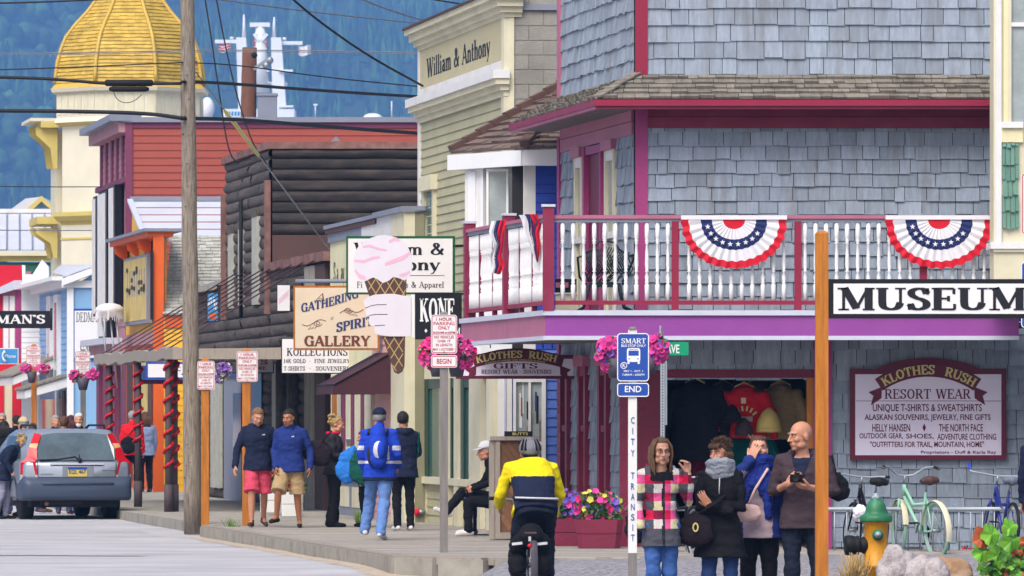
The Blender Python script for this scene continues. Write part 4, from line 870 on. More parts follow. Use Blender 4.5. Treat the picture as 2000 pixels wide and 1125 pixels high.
# ------------------------------------------------------------ golden domed hotel
YH = 170.0; hzz = lambda p: Z_(p, YH); hp = lambda n: n*YH/F; hc = V(X_(254, YH), YH, 0)
ht = thing('domed_hotel', 'cream wooden hotel with golden shingled octagonal dome', 'hotel', (hc.x, hc.y, 0))
def octa(r, z, rot=22.5): return [hc+V(r*math.sin(R(rot+45*i)), -r*math.cos(R(rot+45*i)), z) for i in range(8)]
mb = MB(); prof = [(146,166),(144,150),(141,125),(134,100),(124,75),(105,50),(82,25),(64,0),(45,-30),(25,-60)]
fz = lambda py: np.interp(-py, [-p[1] for p in prof], [p[0] for p in prof])
py = 166.0; rg = random.Random(6)
while py > -55:
    stp = 7.2; r0, r1 = hp(fz(py))*1.04, hp(fz(py-stp))*1.04; A0, A1 = octa(r0, hzz(py)), octa(r1, hzz(py-stp))
    for i in range(8):
        a, b, c, d = A0[i], A0[(i+1)%8], A1[(i+1)%8], A1[i]; n = max(2, int(9*r0/hp(146)))
        out = (a+b)/2-V(hc.x,hc.y,(a.z+b.z)/2); out.normalize(); off = rg.random()/n
        for k in range(-1, n+1):
            t0, t1 = max(0, k/n+off), min(1, (k+1)/n+off)
            if t1-t0 < .02: continue
            jz = rg.uniform(-.008,.008); p = [a+(b-a)*t0+out*.03+V(0,0,jz), a+(b-a)*t1+out*.03+V(0,0,jz), d+(c-d)*t1, d+(c-d)*t0, a+(b-a)*t0, a+(b-a)*t1]
            mb.add(p, [(0,1,2,3), (4,5,1,0)], 'gold_roof')
    py -= stp
mb.build('dome', ht)
mb = MB()
for i in range(8):
    pts = []
    for p, q in zip([x for x in prof], range(20)): pts.append(octa(hp(p[0])*1.05+.015, hzz(p[1]))[i])
    mb.tube(pts, .055, 'gold_rib', 6)
mb.build('dome_rib', ht)
def ring(mb, r0, r1, z0, z1, m, rot=22.5): mb.loft([octa(r0, z0, rot), octa(r1, z1, rot)], m, False)
mb = MB(); ring(mb, hp(162), hp(150), hzz(177), hzz(164), 'gold_rib'); ring(mb, hp(160), hp(163), hzz(184), hzz(177), 'hotel_cream'); mb.build('dome_eave', ht)
mb = MB(); ring(mb, hp(151), hp(151), hzz(232), hzz(183), 'hotel_cream'); o8a, o8b = octa(hp(152), hzz(228)), octa(hp(152), hzz(188))
for i in range(8):
    for k in range(6):
        t = (k+.15)/6; t1 = (k+.85)/6; a, b = o8a[i], o8a[(i+1)%8]; c, d = o8b[i], o8b[(i+1)%8]; out = ((a+b)/2-hc); out.z = 0; out.normalize()
        mb.add([a+(b-a)*t+out*.0, a+(b-a)*t1, c+(d-c)*t1, c+(d-c)*t], [(0,1,2,3)], 'hotel_yellow' if False else 'cream')
mb.build('drum', ht)
mb = MB(); ring(mb, hp(156), hp(150), hzz(243), hzz(232), 'hotel_cream'); ring(mb, hp(140), hp(156), hzz(250), hzz(243), 'hotel_yellow'); ring(mb, hp(139), hp(139), hzz(425), hzz(248), 'hotel_cream'); ring(mb, hp(158), hp(158), hzz(425), hzz(417), 'hotel_yellow'); ring(mb, hp(150), hp(158), hzz(434), hzz(425), 'hotel_yellow'); ring(mb, hp(141), hp(145), hzz(442), hzz(434), 'hotel_yellow'); ring(mb, hp(141), hp(141), 0, hzz(440), 'hotel_cream'); ring(mb, hp(143), hp(143), hzz(470), hzz(466), 'hotel_yellow'); mb.build('turret', ht)
for a, py in ((200, 240),(235, 240)): pass
# main block along the street behind, with bracketed eave
KH = (115-VX)*171.0; sh = side(KH); YH1 = KY(60, KH)
mb = MB(); mb.box(sh, 172, 173.6, 0, Z_(262,175), -3, 0, 'hotel_cream'); mb.build('wall', ht)
mb = MB(); mb.box(sh, 171, 173.9, Z_(250,175), Z_(244,175), -3.5, .8, 'hotel_cream'); mb.box(sh, 171, 173.7, Z_(262,175), Z_(250,175), 0, .5, 'hotel_yellow'); mb.build('eave', ht); mb = MB(); mb.box(sh, 171, 173.7, Z_(446,175), Z_(432,175), 0, .6, 'hotel_yellow'); mb.build('eave', ht)
for y, zt, zbm in ((171.3,250,330),(172.6,250,330),(173.5,250,330),(171.3,446,505),(173.2,446,505)):
    mb = MB(); z1, z0 = Z_(zt,y), Z_(zbm,y); mb.prism(Fr(sh.pt(y,0,0), sh.n, V(0,-1,0)), [(0,z0), (.12,z0), (.2,z0+(z1-z0)*.5), (.6,z0+(z1-z0)*.82), (.62,z1), (0,z1)], -.12, .12, 'hotel_yellow'); mb.build('bracket', ht)
# ------------------------------------------------------------ pale blue photo shop
YP = 150.0; fp = front(YP); KP = 1090*YP; sp = side(KP); pxx = lambda p: X_(p, YP); pz = lambda p: Z_(p, YP); pk_ = lambda p: KY(p, KP)
ps = thing('photo_shop', 'pale blue gabled photo shop with white trim and framed wall sign', 'shop', (pxx(140), YP, 0))
mb = MB(); mb.prism(fp, [(pxx(140),0), (pxx(300),0), (pxx(300),pz(500)), (pxx(210),pz(518)), (pxx(140),pz(560))], -.2, 0, 'sky_blue_wall'); mb.build('side_wall', ps)
mb = MB(); clap(mb, sp, YP+.15, pk_(78), 0, pz(556), .16, 'sky_blue_wall'); mb.box(sp, YP, pk_(78), 0, pz(556), -.2, -.004, 'sky_blue_wall'); mb.build('front_wall', ps)
mb = MB(); mb.box(fp, pxx(131), pxx(144), 0, pz(562), -.1, .06, 'white_clean'); mb.box(fp, pxx(128), pxx(260), pz(562), pz(548), 0, .07, 'white_clean'); mb.build('trim', ps)
mb = MB(); mb.prism(fp, [(pxx(124),pz(544)), (pxx(230),pz(505)), (pxx(230),pz(518)), (pxx(124),pz(558))], -.1, .25, 'white_clean')
mb.add([(pxx(98),YP+2,pz(528)), (pxx(124),YP-.25,pz(542)), (pxx(235),YP-.25,pz(503)), (pxx(235),YP+6,pz(503))], [(0,1,2,3)], 'metal_roof'); mb.add([(pxx(84),YP+6,pz(505)), (pxx(96),YP+1,pz(530)), (pxx(128),YP-.2,pz(540)), (pxx(220),YP+6,pz(505))], [(0,1,2,3)], 'metal_roof'); mb.build('roof', ps)
mb = MB(); mb.box(sp, YP-.1, pk_(78), pz(562), pz(548), -.1, .25, 'white_clean'); mb.box(sp, YP-.1, pk_(66), pz(548), pz(540), -.1, .5, 'white_clean'); mb.prism(Fr((0,pk_(86),0),(1,0,0),(0,-1,0)), [(X_(64,158),Z_(540,158)), (X_(84,158),Z_(508,158)), (X_(97,158),Z_(522,158)), (X_(98,158),Z_(556,158)), (X_(80,158),Z_(560,158)), (X_(66,158),Z_(548,158))], -.2, .2, 'white_clean'); mb.build('cornice', ps)
for a, b in ((98,105),(112,120)):
    mb = MB(); mb.box(sp, pk_(b), pk_(a), 2.4, 4.6, 0, .1, 'white_clean'); w = mb.build('window', ps); mb = MB(); mb.box(sp, pk_(b)+.3, pk_(a)-.3, 2.5, 4.4, .1, .105, 'glass_pale'); mb.build('pane', w)
w = MB(); w.box(fp, pxx(143), pxx(260), pz(703), pz(603), .01, .05, 'sign_blue'); ws = w.build('sign_frame', ps)
mb = MB(); mb.box(fp, pxx(146), pxx(257), pz(699), pz(607), .05, .055, 'white_clean'); text(mb, fp, "DEDMAN'S", pxx(149), pxx(206), pz(629), pz(610), .058, 'ink', True, 14, 6); text(mb, fp, "FAMILY", pxx(156), pxx(212), pz(695), pz(675), .058, 'ink', True, 14, 6); text(mb, fp, "J", pxx(192), pxx(198), pz(664), pz(646), .058, 'ink'); mb.build('face', ws)
mb = MB(); mb.box(sp, YP+.4, pk_(78), .3, 2.0, .0, .04, 'glass'); mb.box(sp, YP+1, YP+1.6, .0, 2.2, .04, .1, 'brown_panel'); mb.box(sp, YP+3, YP+3.5, 0, 2.2, .04, .1, 'white'); mb.build('shopfront', ps)
mb = MB()
for y0, y1, z0, z1 in ((YP+.5, YP+3, 2.0, 2.45), (YP+4, YP+11, 2.35, 2.95)):
    q = sp.pt; mb.hexa([q(y0,z0,1.1), q(y1,z0,1.1), q(y1,z1-.15,0), q(y0,z1-.15,0), q(y0,z0+.2,1.1), q(y1,z0+.2,1.1), q(y1,z1+.1,0), q(y0,z1+.1,0)], 'white'); mb.hexa([q(y0-.05,z0+.21,1.15), q(y1,z0+.21,1.15), q(y1,z1+.11,0), q(y0-.05,z1+.11,0), q(y0-.05,z0+.26,1.15), q(y1,z0+.26,1.15), q(y1,z1+.16,0), q(y0-.05,z1+.16,0)], 'roof_shingle')
mb.build('pent_roof', ps)
# red shop, white store and green building farther along
YS = 162.0; fs = front(YS); sx = lambda p: X_(p, YS); sz = lambda p: Z_(p, YS)
r2 = thing('red_shop', 'bright red shop with pink window frame at the far left', 'shop', (sx(0), YS, 0))
mb = MB(); mb.box(fs, sx(-160), sx(42), 0, sz(518), -.3, 0, 'red_cloth'); mb.build('wall', r2)
mb = MB(); mb.prism(fs, [(sx(-60),sz(570)), (sx(0),sz(562)), (sx(30),sz(548)), (sx(49),sz(548)), (sx(49),sz(560)), (sx(0),sz(575)), (sx(-60),sz(584))], 0, .3, 'pale_trim'); mb.build('cornice', r2)
mb = MB(); mb.box(fs, sx(5), sx(42), sz(700), sz(562), 0, .05, 'mauve'); mb.box(fs, sx(31), sx(42), sz(700), sz(562), .05, .08, 'magenta_trim'); w = mb.build('window', r2); mb = MB(); mb.box(fs, sx(7), sx(17), sz(690), sz(578), .05, .06, 'white_clean'); mb.box(fs, sx(19), sx(29), sz(690), sz(578), .05, .06, 'white_clean'); mb.build('pane', w)
mb = MB(); mb.box(fs, sx(-40), sx(8), 0, sz(730), 0, .1, 'red_cloth'); mb.box(fs, sx(8), sx(24), 0, sz(730), 0, .06, 'cream'); mb.build('pilaster', r2)
mb = MB(); mb.box(fs, sx(25), sx(42), 0, sz(700), 0, .12, 'red_cloth'); mb.build('pilaster', r2)
YT = 161.0; ft = front(YT); tx = lambda p: X_(p, YT); tz = lambda p: Z_(p, YT)
w2 = thing('white_store', 'small white clapboard store between the red shop and pale blue photo shop', 'store', (tx(60), YT, 0))
mb = MB(); clap(mb, ft, tx(42), tx(140), 0, tz(562), .14, 'white_clean'); mb.box(ft, tx(42), tx(140), 0, tz(562), -.3, -.004, 'white'); mb.build('wall', w2)
mb = MB(); mb.box(ft, tx(42), tx(82), tz(565), tz(553), 0, .3, 'white_clean'); mb.prism(ft, [(tx(43),tz(518)), (tx(49),tz(518)), (tx(49),tz(536)), (tx(73),tz(536)), (tx(76),tz(518)), (tx(81),tz(518)), (tx(79),tz(552)), (tx(44),tz(552))], -.2, .05, 'white_clean'); mb.build('parapet', w2)
mb = MB(); mb.box(ft, tx(92), tx(103), 0, tz(757), 0, .05, 'grey_flash'); mb.box(ft, tx(110), tx(126), 0, tz(757), 0, .05, 'grey_flash'); mb.box(ft, tx(103), tx(110), 0, tz(757), 0, .03, 'brown_panel'); mb.build('door', w2)
YN = 180.0; fn = front(YN); nx = lambda p: X_(p, YN); nz = lambda p: Z_(p, YN)
gb = thing('green_building', 'dark green building with pale standing seam metal roof at the far left', 'building', (nx(0), YN, 0))
mb = MB(); clap(mb, fn, nx(-200), nx(102), 3, nz(512), .2, 'green_wall'); mb.box(fn, nx(-200), nx(102), 0, nz(512), -.3, -.004, 'green_wall'); mb.box(fn, nx(-200), nx(60), 0, nz(520), 0, .0, 'green_wall'); mb.build('wall', gb)
mb = MB(); mb.box(fn, nx(-200), nx(110), nz(500), nz(490), -.2, .3, 'cream'); mb.box(fn, nx(-200), nx(104), nz(510), nz(500), -.2, .15, 'hotel_yellow'); mb.build('eave', gb)
mb = MB(); zA, zB = nz(488), Z_(416, 184); mb.add([(nx(-200),YN-.3,zA), (nx(110),YN-.3,zA), (X_(104,184),184,zB), (X_(-200,184),184,zB)], [(0,1,2,3)], 'metal_roof')
for p in range(-160, 110, 25): mb.bar((nx(p),YN-.3,zA), (nx(p)-.35,184,zB), .05, .06, 'grey_flash')
mb.box(front(184), X_(-200,184), X_(104,184), zB, zB+.12, -.1, .1, 'white'); mb.build('roof', gb)
mb = MB(); mb.box(front(YN-1), X_(0,YN-1), X_(60,YN-1), 0, Z_(530,YN-1), -.3, 0, 'pink_siding'); mb.build('annex', gb)
YM = 205.0; fm = front(YM); gm = lambda p: X_(p,YM); gk = lambda p: Z_(p,YM)
gh = thing('gabled_house', 'white and blue gabled house behind the green building', 'house', (gm(60), YM, 0))
mb = MB(); mb.prism(fm, [(gm(15),gk(418)), (gm(86),gk(386)), (gm(140),gk(418)), (gm(140),0), (gm(15),0)], -3, 0, 'sky_blue_wall'); mb.build('wall', gh)
mb = MB(); mb.prism(fm, [(gm(15),gk(414)), (gm(50),gk(388)), (gm(84),gk(384)), (gm(50),gk(414))], .0, .1, 'metal_roof'); mb.prism(fm, [(gm(40),gk(420)), (gm(82),gk(383)), (gm(125),gk(420)), (gm(112),gk(420)), (gm(82),gk(394)), (gm(54),gk(420))], 0, .3, 'hotel_yellow'); mb.build('roof', gh)
# ------------------------------------------------------------ cruise ship masts beyond the roofs
YC = 620.0; fS = front(YC); cx = lambda p: X_(p, YC); cz = lambda p: Z_(p, YC)
shp = thing('cruise_ship', 'white cruise ship twin masts rising behind the red building', 'ship', (cx(515), YC, 0))
mb = MB(); mb.box(fS, cx(300), cx(860), 0, cz(245), -14, 0, 'ship_white'); mb.box(fS, cx(436), cx(575), cz(236), cz(213), -6, .2, 'ship_white')
for p in range(440, 475, 6): mb.box(fS, cx(p), cx(p+4), cz(226), cz(218), .2, .25, 'phone_blue')
mb.build('superstructure', shp)
def mast(a, b, c, d):
    mb = MB(); q = fS.pt; u = [cx(v) for v in (a,b,c,d)]; z0, z1 = cz(230), cz(73)
    mb.hexa([q(u[0],z0,0), q(u[1],z0,0), q(u[1],z0,-3), q(u[0],z0,-3), q(u[2],z1,0), q(u[3],z1,0), q(u[3],z1,-2), q(u[2],z1,-2)], 'ship_white')
    return mb
mb = mast(466, 492, 461, 480); mb.bar(q_ := fS.pt(cx(419),cz(80),-1), fS.pt(cx(465),cz(80),-1), .5, .35, 'ship_white'); mb.tube([fS.pt(cx(476),cz(75),-1), fS.pt(cx(475.5),cz(27),-1)], [.25,.08], 'ship_white', 6); mb.tube([fS.pt(cx(452),cz(76),-1), fS.pt(cx(452),cz(71),-1)], .2, 'ship_white', 6); mb.build('mast', shp)
mb = mast(533, 560, 529, 549); mb.bar(fS.pt(cx(549),cz(83),-1), fS.pt(cx(590),cz(83),-1), .5, .35, 'ship_white'); mb.tube([fS.pt(cx(534),cz(75),-1), fS.pt(cx(535),cz(32),-1)], [.25,.08], 'ship_white', 6); mb.tube([fS.pt(cx(555),cz(78),-1), fS.pt(cx(555),cz(72),-1)], .2, 'ship_white', 6); mb.box(fS, cx(545), cx(572), cz(140), cz(136), -1, .3, 'ship_white'); mb.box(fS, cx(545), cx(573), cz(210), cz(206), -1, .3, 'ship_white'); mb.build('mast', shp)
mb = MB(); mb.tube([fS.pt(cx(508),cz(180),-.5), fS.pt(cx(508),cz(50),-.5)], [1.0,.5], 'ship_white', 8); mb.box(fS, cx(488), cx(527), cz(52), cz(44), -1, 0, 'ship_white')
for z, w in ((66,14),(80,12),(94,13),(120,16),(138,18),(160,20)): mb.box(fS, cx(508-w), cx(508+w), cz(z+2), cz(z), -1, 0, 'ship_white')
mb.bar(fS.pt(cx(496),cz(66),0), fS.pt(cx(506),cz(80),0), .3, .3, 'ship_white'); mb.bar(fS.pt(cx(522),cz(66),0), fS.pt(cx(510),cz(80),0), .3, .3, 'ship_white')
for s in (496, 522): mb.box(fS, cx(s-1), cx(s+1), cz(90), cz(76), -.2, .1, 'red_cloth')
mb.box(fS, cx(466), cx(560), cz(166), cz(160), -2, -.5, 'ship_white'); mb.build('radar_mast', shp)
mb = MB(); mb.ball(P(728, 231, 610), (1.0,1.0,.5), 'white_clean', 12, 8); mb.build('radome', shp)
mb = MB(); mb.ball(P(405, 212, 640), (.75,.75,1.2), 'white_clean', 12, 8); mb.build('radome', shp)
for px, py0, py1 in ((616,228,204),(765,228,198)):
    mb = MB(); mb.tube([P(px,py0,610), P(px,py1,610)], .07, 'ship_white', 5); mb.box(front(610), X_(px-4,610), X_(px+4,610), Z_(206,610), Z_(203,610), -.1, .1, 'ship_white') if px < 700 else None; mb.build('antenna', shp)
def flag(name, label, px0, px1, py0, py1, mats):
    mb = MB(); n, k = 10, len(mats)
    for j in range(k):
        vs = []
        for i in range(n+1):
            t = i/n
            for jj in (j, j+1): x = px0+(px1-px0)*t; yy = py0+(py1-py0)*jj/k+2*math.sin(t*5)*1; vs.append(P(x, yy, YC-1+.5*math.sin(t*7)))
        mb.add(vs, [(2*i,2*i+2,2*i+3,2*i+1) for i in range(n)], mats[j], True)
    return mb.build(name, None, P(px0, py1, YC-1), label=label, category='flag')
flag('flag', 'red and white striped flag flying left of the ship masts', 427, 451, 86, 101, ['red_cloth','white_cloth']*3)
flag('flag', 'white flag with a small blue emblem right of the ship masts', 583, 607, 89, 108, ['white_cloth','white_cloth','phone_blue','white_cloth','white_cloth'][:2]+['white_cloth']*2)
# ------------------------------------------------------------ poles and wires
def pole(name, label, px0, px1, py0, pyb, Y, r0, r1, m):
    t = thing(name, label, 'utility pole', (X_(px1,Y), Y, Z_(pyb,Y)))
    mb = MB(); a, b = P(px1, pyb, Y), P(px0, py0, Y); n = 14; rg = random.Random(9)
    mb.tube([a+(b-a)*i/n+V(rg.uniform(-.006,.006),0,0) for i in range(n+1)], [r0+(r1-r0)*i/n for i in range(n+1)], m, 18); mb.build('shaft', t); return t
up_ = pole('utility_pole', 'tall weathered grey wooden utility pole at the kerb behind the estate car', 364.5, 376.5, -120, 1043, 90, .128, .1, 'pole_wood')
rg = random.Random(5)
for i in range(24): mb = MB(); p = P(354+rg.random()*24, 20+rg.random()*950, 90)+V(0,-.115,0); mb.ball(p, rg.uniform(.007,.013), rg.choice(['steel','gap','gap']), 6, 4); mb.build('nail', up_)
u2 = pole('utility_pole', 'short red brown utility pole with grey transformer in front of the ship', 487.5, 484, 93, 300, 160, .21, .19, 'pole_red')
mb = MB(); mb.box(front(159.6), X_(503,159.6), X_(540,159.6), Z_(240,159.6), Z_(184,159.6), -.4, 0, 'grey_flash'); mb.box(front(159.6), X_(501,159.6), X_(542,159.6), Z_(187,159.6), Z_(182,159.6), -.42, .03, 'grey_flash'); mb.build('transformer', u2)
mb = MB(); mb.ball(P(497,108,159.5), .08, 'black_rubber', 8, 6); mb.ball(P(527,118,159.5), .1, 'steel', 8, 6); mb.ball(P(520,128,159.5), .1, 'steel', 8, 6); mb.bar(P(495,135,159.5), P(530,112,159.5), .1, .08, 'steel'); mb.build('insulator', u2)
nw = [0]
def wire(pts, r, m, label, n=14):
    if len(pts) == 2: pts = [pts[0]+(pts[1]-pts[0])*i/n for i in range(n+1)]
    mb = MB(); mb.tube(pts, r, m, 6); o = mb.build('wire', None, pts[0], label=label, category='wire', group='overhead wires'); return o
def wpx(seq, Y0, Y1=None):
    Y1 = Y1 or Y0; n = len(seq)
    # smooth through pixel rows at real distances between the two poles
    out = []
    for i, (x, y) in enumerate(seq): out.append(P(x, y, Y0+(Y1-Y0)*(x-seq[0][0])/(seq[-1][0]-seq[0][0]+1e-6)))
    for _ in range(2):
        q = [out[0]]
        for a, b in zip(out, out[1:]): q += [a*.75+b*.25, a*.25+b*.75]
        out = q+[out[-1]]
    return out
wire(wpx([(-60,150),(60,152),(140,157),(210,164),(355,163)], 89.8), .026, 'wire_black', 'thick black cable carrying the splice case left of the tall pole')
wire(wpx([(355,160),(420,161),(560,172),(700,182),(840,190)], 89.8, 97), .026, 'wire_black', 'thick black cable from the tall pole towards the olive store, upper of two')
wire(wpx([(-60,216),(120,217),(290,221),(355,231)], 89.8), .032, 'wire_black', 'thickest black cable left of the tall pole, below the splice case')
wire(wpx([(355,231),(460,233),(560,241),(700,252),(840,262)], 89.8, 97), .032, 'wire_black', 'thickest black cable crossing in front of the red siding')
wire(wpx([(-60,7),(60,5),(220,-2),(300,-8)], 89), .014, 'wire_black', 'black wire at the top left above the hillside')
wire(wpx([(-60,138),(100,133),(220,128),(355,122)], 89.9), .01, 'wire_black', 'thin dark wire crossing the golden dome')
wire(wpx([(355,122),(460,126),(640,152),(840,171)], 89.9, 97), .01, 'wire_black', 'thin dark wire from the tall pole passing the short pole')
wire(wpx([(-60,104),(60,105),(300,100),(480,97),(830,103)], 125), .012, 'wire_grey', 'pale grey wire behind the dome, upper of a pair')
wire(wpx([(-60,108),(60,108),(300,103),(480,100),(840,106)], 125), .008, 'wire_grey', 'pale grey wire behind the dome, lower of a pair')
wire(wpx([(420,-2),(520,12),(640,27),(840,48)], 90, 96), .011, 'wire_grey', 'grey wire sloping gently down to the olive store cornice')
wire(wpx([(560,-12),(620,40),(720,110),(826,168)], 88, 91), .017, 'wire_black', 'steep black wire running down to the olive store wall')
wire(wpx([(690,-8),(760,20),(840,44)], 90, 96), .013, 'wire_grey', 'grey wire at the top near the olive store cornice')
wire(wpx([(830,-4),(870,3),(930,12)], 88), .013, 'wire_black', 'short black wire at the top above the olive store')
wire(wpx([(-60,363),(60,365),(200,365)], 139), .012, 'wire_black', 'thin black wire ending at the plum false front')
wire(wpx([(-60,449),(60,450),(200,450)], 148), .014, 'wire_grey', 'thin grey wire crossing the metal roof')
wire(wpx([(400,-5),(412,70),(428,180),(446,300),(466,320)], 92, 110), .012, 'wire_black', 'twisted service drop to the log building, left of two')
wire(wpx([(422,-5),(436,70),(460,180),(492,280),(520,320)], 92, 110), .012, 'wire_black', 'twisted service drop to the log building, right of two')
g = thing('guy_wire', 'guy wire with yellow guard slanting down from the tall utility pole', 'guy wire', P(645,490,103))
mb = MB(); a, b = P(382,140,90), P(645,490,100); mb.tube([a, b], .012, 'steel', 6); mb.build('cable', g); mb = MB(); d = b-a; mb.tube([a+d*.2, a+d*.44], .03, 'guard_yellow', 8); mb.build('guard', g)
sc2 = thing('splice_case', 'black cable splice case hanging on the thick cable in front of the dome', 'splice case', P(252,170,89.7))
mb = MB(); a, b = P(205,162,89.7), P(299,162,89.7); mb.tube([a, a+(b-a)*.03, a+(b-a)*.97, b], [.03,.05,.05,.03], 'black_rubber', 10); mb.build('case', sc2)
mb = MB(); a, b = P(213,174,89.7), P(291,174,89.7); mb.tube([a, a+(b-a)*.08, a+(b-a)*.92, b], [.02,.04,.04,.02], 'black_rubber', 8); mb.build('case', sc2)
mb = MB(); mb.tube(wpx([(222,180),(228,195),(245,202),(262,198),(278,184)], 89.65), .006, 'wire_black', 5); mb.build('loop_wire', sc2)
# haze between the street and the mountain
mh = bpy.data.materials.new('haze'); mh.use_nodes = True; n = mh.node_tree.nodes; n.remove(n['Principled BSDF'])
pv = n.new('ShaderNodeVolumePrincipled'); pv.inputs['Color'].default_value = (.20, .46, 1, 1); pv.inputs['Density'].default_value = .00021; pv.inputs['Anisotropy'].default_value = -.3
mh.node_tree.links.new(pv.outputs[0], n['Material Output'].inputs['Volume']); M['haze'] = mh
mb = MB(); mb.cube((-4400,-300,-8), (4400,6600,960), 'haze'); hzb = mb.build('haze', None, (0,0,0), kind='stuff')
# ------------------------------------------------------------ people
def cloth(name, col, var=.1, rough=.85, bump=.5): mat(name, col, rough, var, 7, bump, 26, spec=.15)
for n_, c_ in dict(skin='b98268', skin_pale='c9957c', skin_tan='a0694c', lips='9c5f52', hair_brown='4a3222', hair_lightbrown='77583a', hair_dark='1a1514', hair_blond='a98a56', hair_grey='8d8a86', hair_white='c4c1bc', hair_auburn='5a3a26', hair_maroon='4a1f22').items(): mat(n_, c_, .5 if 'skin' in n_ else .55, .1 if 'skin' in n_ else .3, 18, .15 if 'skin' in n_ else .7, 70, spec=.35, island=0 if 'skin' in n_ or n_ == 'lips' else .3)
for n_, c_ in dict(navy='1b2138', deep_blue='20306e', blue_scarf='1f2f7c', black_wear='15151a', charcoal='2c2b30', brown_hoodie='41343a', rose='c2455c', khaki='a38a66', jeans='3f5f9c', jeans_dark='2c3f6c', jeans_pale='5f7fb8', denim_black='1c2230', grey_knit='8b8f9a', grey_fleece='6f6a66', red_jacket='c81a26', yellow_vis='d8c416', royal='1f3fb0', white_wear='bfbfc6', teal='0f5a5a', green_bag='134a40', blue_bag='2a6fc0', lilac_knit='9a8790', mauve_brown='5c4648', sand_cap='b7a684', grey_trousers='86849a', purple_shirt='4a2f8f', leather='221a20', pink_purse='c9a9a4', plaid_red='c01a44', plaid_pink='d4548c', plaid_white='cbc6c0', plaid_cream='c8c099', plaid_grey='4c4d55', plaid_dark='7a1a3a', shoe_brown='5a4036', shoe_white='c6c4c4', sandal='2a2422', grey_blue='7d8aa8', camera_black='131317', helmet_grey='6f6f76').items(): cloth(n_, c_)
mat('eye_white', 'c9c2bc', .3, .02); mat('iris', '2a1d16', .25, .02)
def remeshed(mb, voxel, sm=3, disp=None):
    me = bpy.data.meshes.new('t'); me.from_pydata([tuple(p) for p in mb.v], [], mb.f); ob = bpy.data.objects.new('t', me); COL.objects.link(ob)
    m = ob.modifiers.new('r', 'REMESH'); m.mode = 'VOXEL'; m.voxel_size = voxel; m.use_smooth_shade = True
    if sm: s = ob.modifiers.new('s', 'SMOOTH'); s.factor = .5; s.iterations = sm
    dg = bpy.context.evaluated_depsgraph_get(); out = bpy.data.meshes.new_from_object(ob.evaluated_get(dg)); bpy.data.objects.remove(ob); bpy.data.meshes.remove(me)
    if disp:
        nv = len(out.vertices); co = np.empty(nv*3); no = np.empty(nv*3); out.vertices.foreach_get('co', co); out.vertices.foreach_get('normal', no); co = co.reshape(-1,3); no = no.reshape(-1,3)
        amp, fr, seed = disp
        d = np.array([noise.noise((c[0]*fr*.8+seed, c[1]*fr*.8, c[2]*fr*1.5))+.5*noise.noise((c[0]*fr*2+seed, c[1]*fr*2, c[2]*fr*3.2)) for c in co])
        co = co+no*(amp*d)[:,None]; out.vertices.foreach_set('co', co.reshape(-1)); out.update()
    return out
def link_part(me, name, parent, mats, paint=None):
    for m in mats: me.materials.append(M[m])
    n = len(me.polygons)
    if paint:
        me.polygons.foreach_set('material_index', [mats.index(paint(*p.center)) for p in me.polygons])
    me.polygons.foreach_set('use_smooth', [True]*n); me.update()
    o = bpy.data.objects.new(name, me); COL.objects.link(o); o.parent = parent; ORG[o.name] = V(0,0,0); return o
def hand(mb, w, d, pn, side, curl=.35, s=1.0, spread=.05, m='skin'):
    """palm, four fingers and a thumb; w wrist, d direction, pn palm normal, side +1/-1 = which side the thumb leaves."""
    d = Vector(d).normalized(); pn = Vector(pn); pn = (pn-d*pn.dot(d)).normalized(); lat = d.cross(pn)*side; w = Vector(w)
    for i, (o, ln) in enumerate(((.030,.92),(.010,1.),(-.010,.95),(-.029,.78))):
        k = w+d*.088*s+lat*o*s; mb.limb([w+lat*o*.55*s-d*.01, w+d*.045*s+lat*o*.95*s, k], [.013*s,.0135*s,.0105*s], m, 8)
        a = spread*(1.5-i); dd = (d+lat*a).normalized(); p = k; pts = [k]
        for seg, l in enumerate((.042,.027,.021)):
            c = curl*(.8+.5*seg); dd = (dd*math.cos(c)+pn*math.sin(c)).normalized(); p = p+dd*l*ln*s; pts.append(p)
        mb.limb(pts, [.0092*s,.0085*s,.0078*s,.0066*s], m, 8)
    t0 = w+d*.022*s+lat*.026*s; td = (d*.72+lat*.62+pn*.3).normalized(); t1 = t0+td*.042*s; td2 = (td+d*.5+pn*curl*.6).normalized(); mb.limb([t0, t1, t1+td2*.03*s, t1+td2*.045*s], [.0145*s,.0115*s,.0098*s,.008*s], m, 8)
DEF = dict(pel=(0,0,.95), wst=(0,0,1.1), chs=(0,-.005,1.3), nck=(0,.012,1.475), hd=(0,-.02,1.635), sl=(-.182,.012,1.425), sr=(.182,.012,1.425), el=(-.225,.03,1.14), er=(.225,.03,1.14), wl=(-.235,-.05,.9), wr=(.235,-.05,.9),
    hl=(-.088,0,.92), hr=(.088,0,.92), kl=(-.1,-.02,.5), kr=(.1,-.02,.5), al=(-.1,.03,.085), ar=(.1,.03,.085), tl=(-.115,-.15,.03), tr=(.115,-.15,.03))
class Person: pass
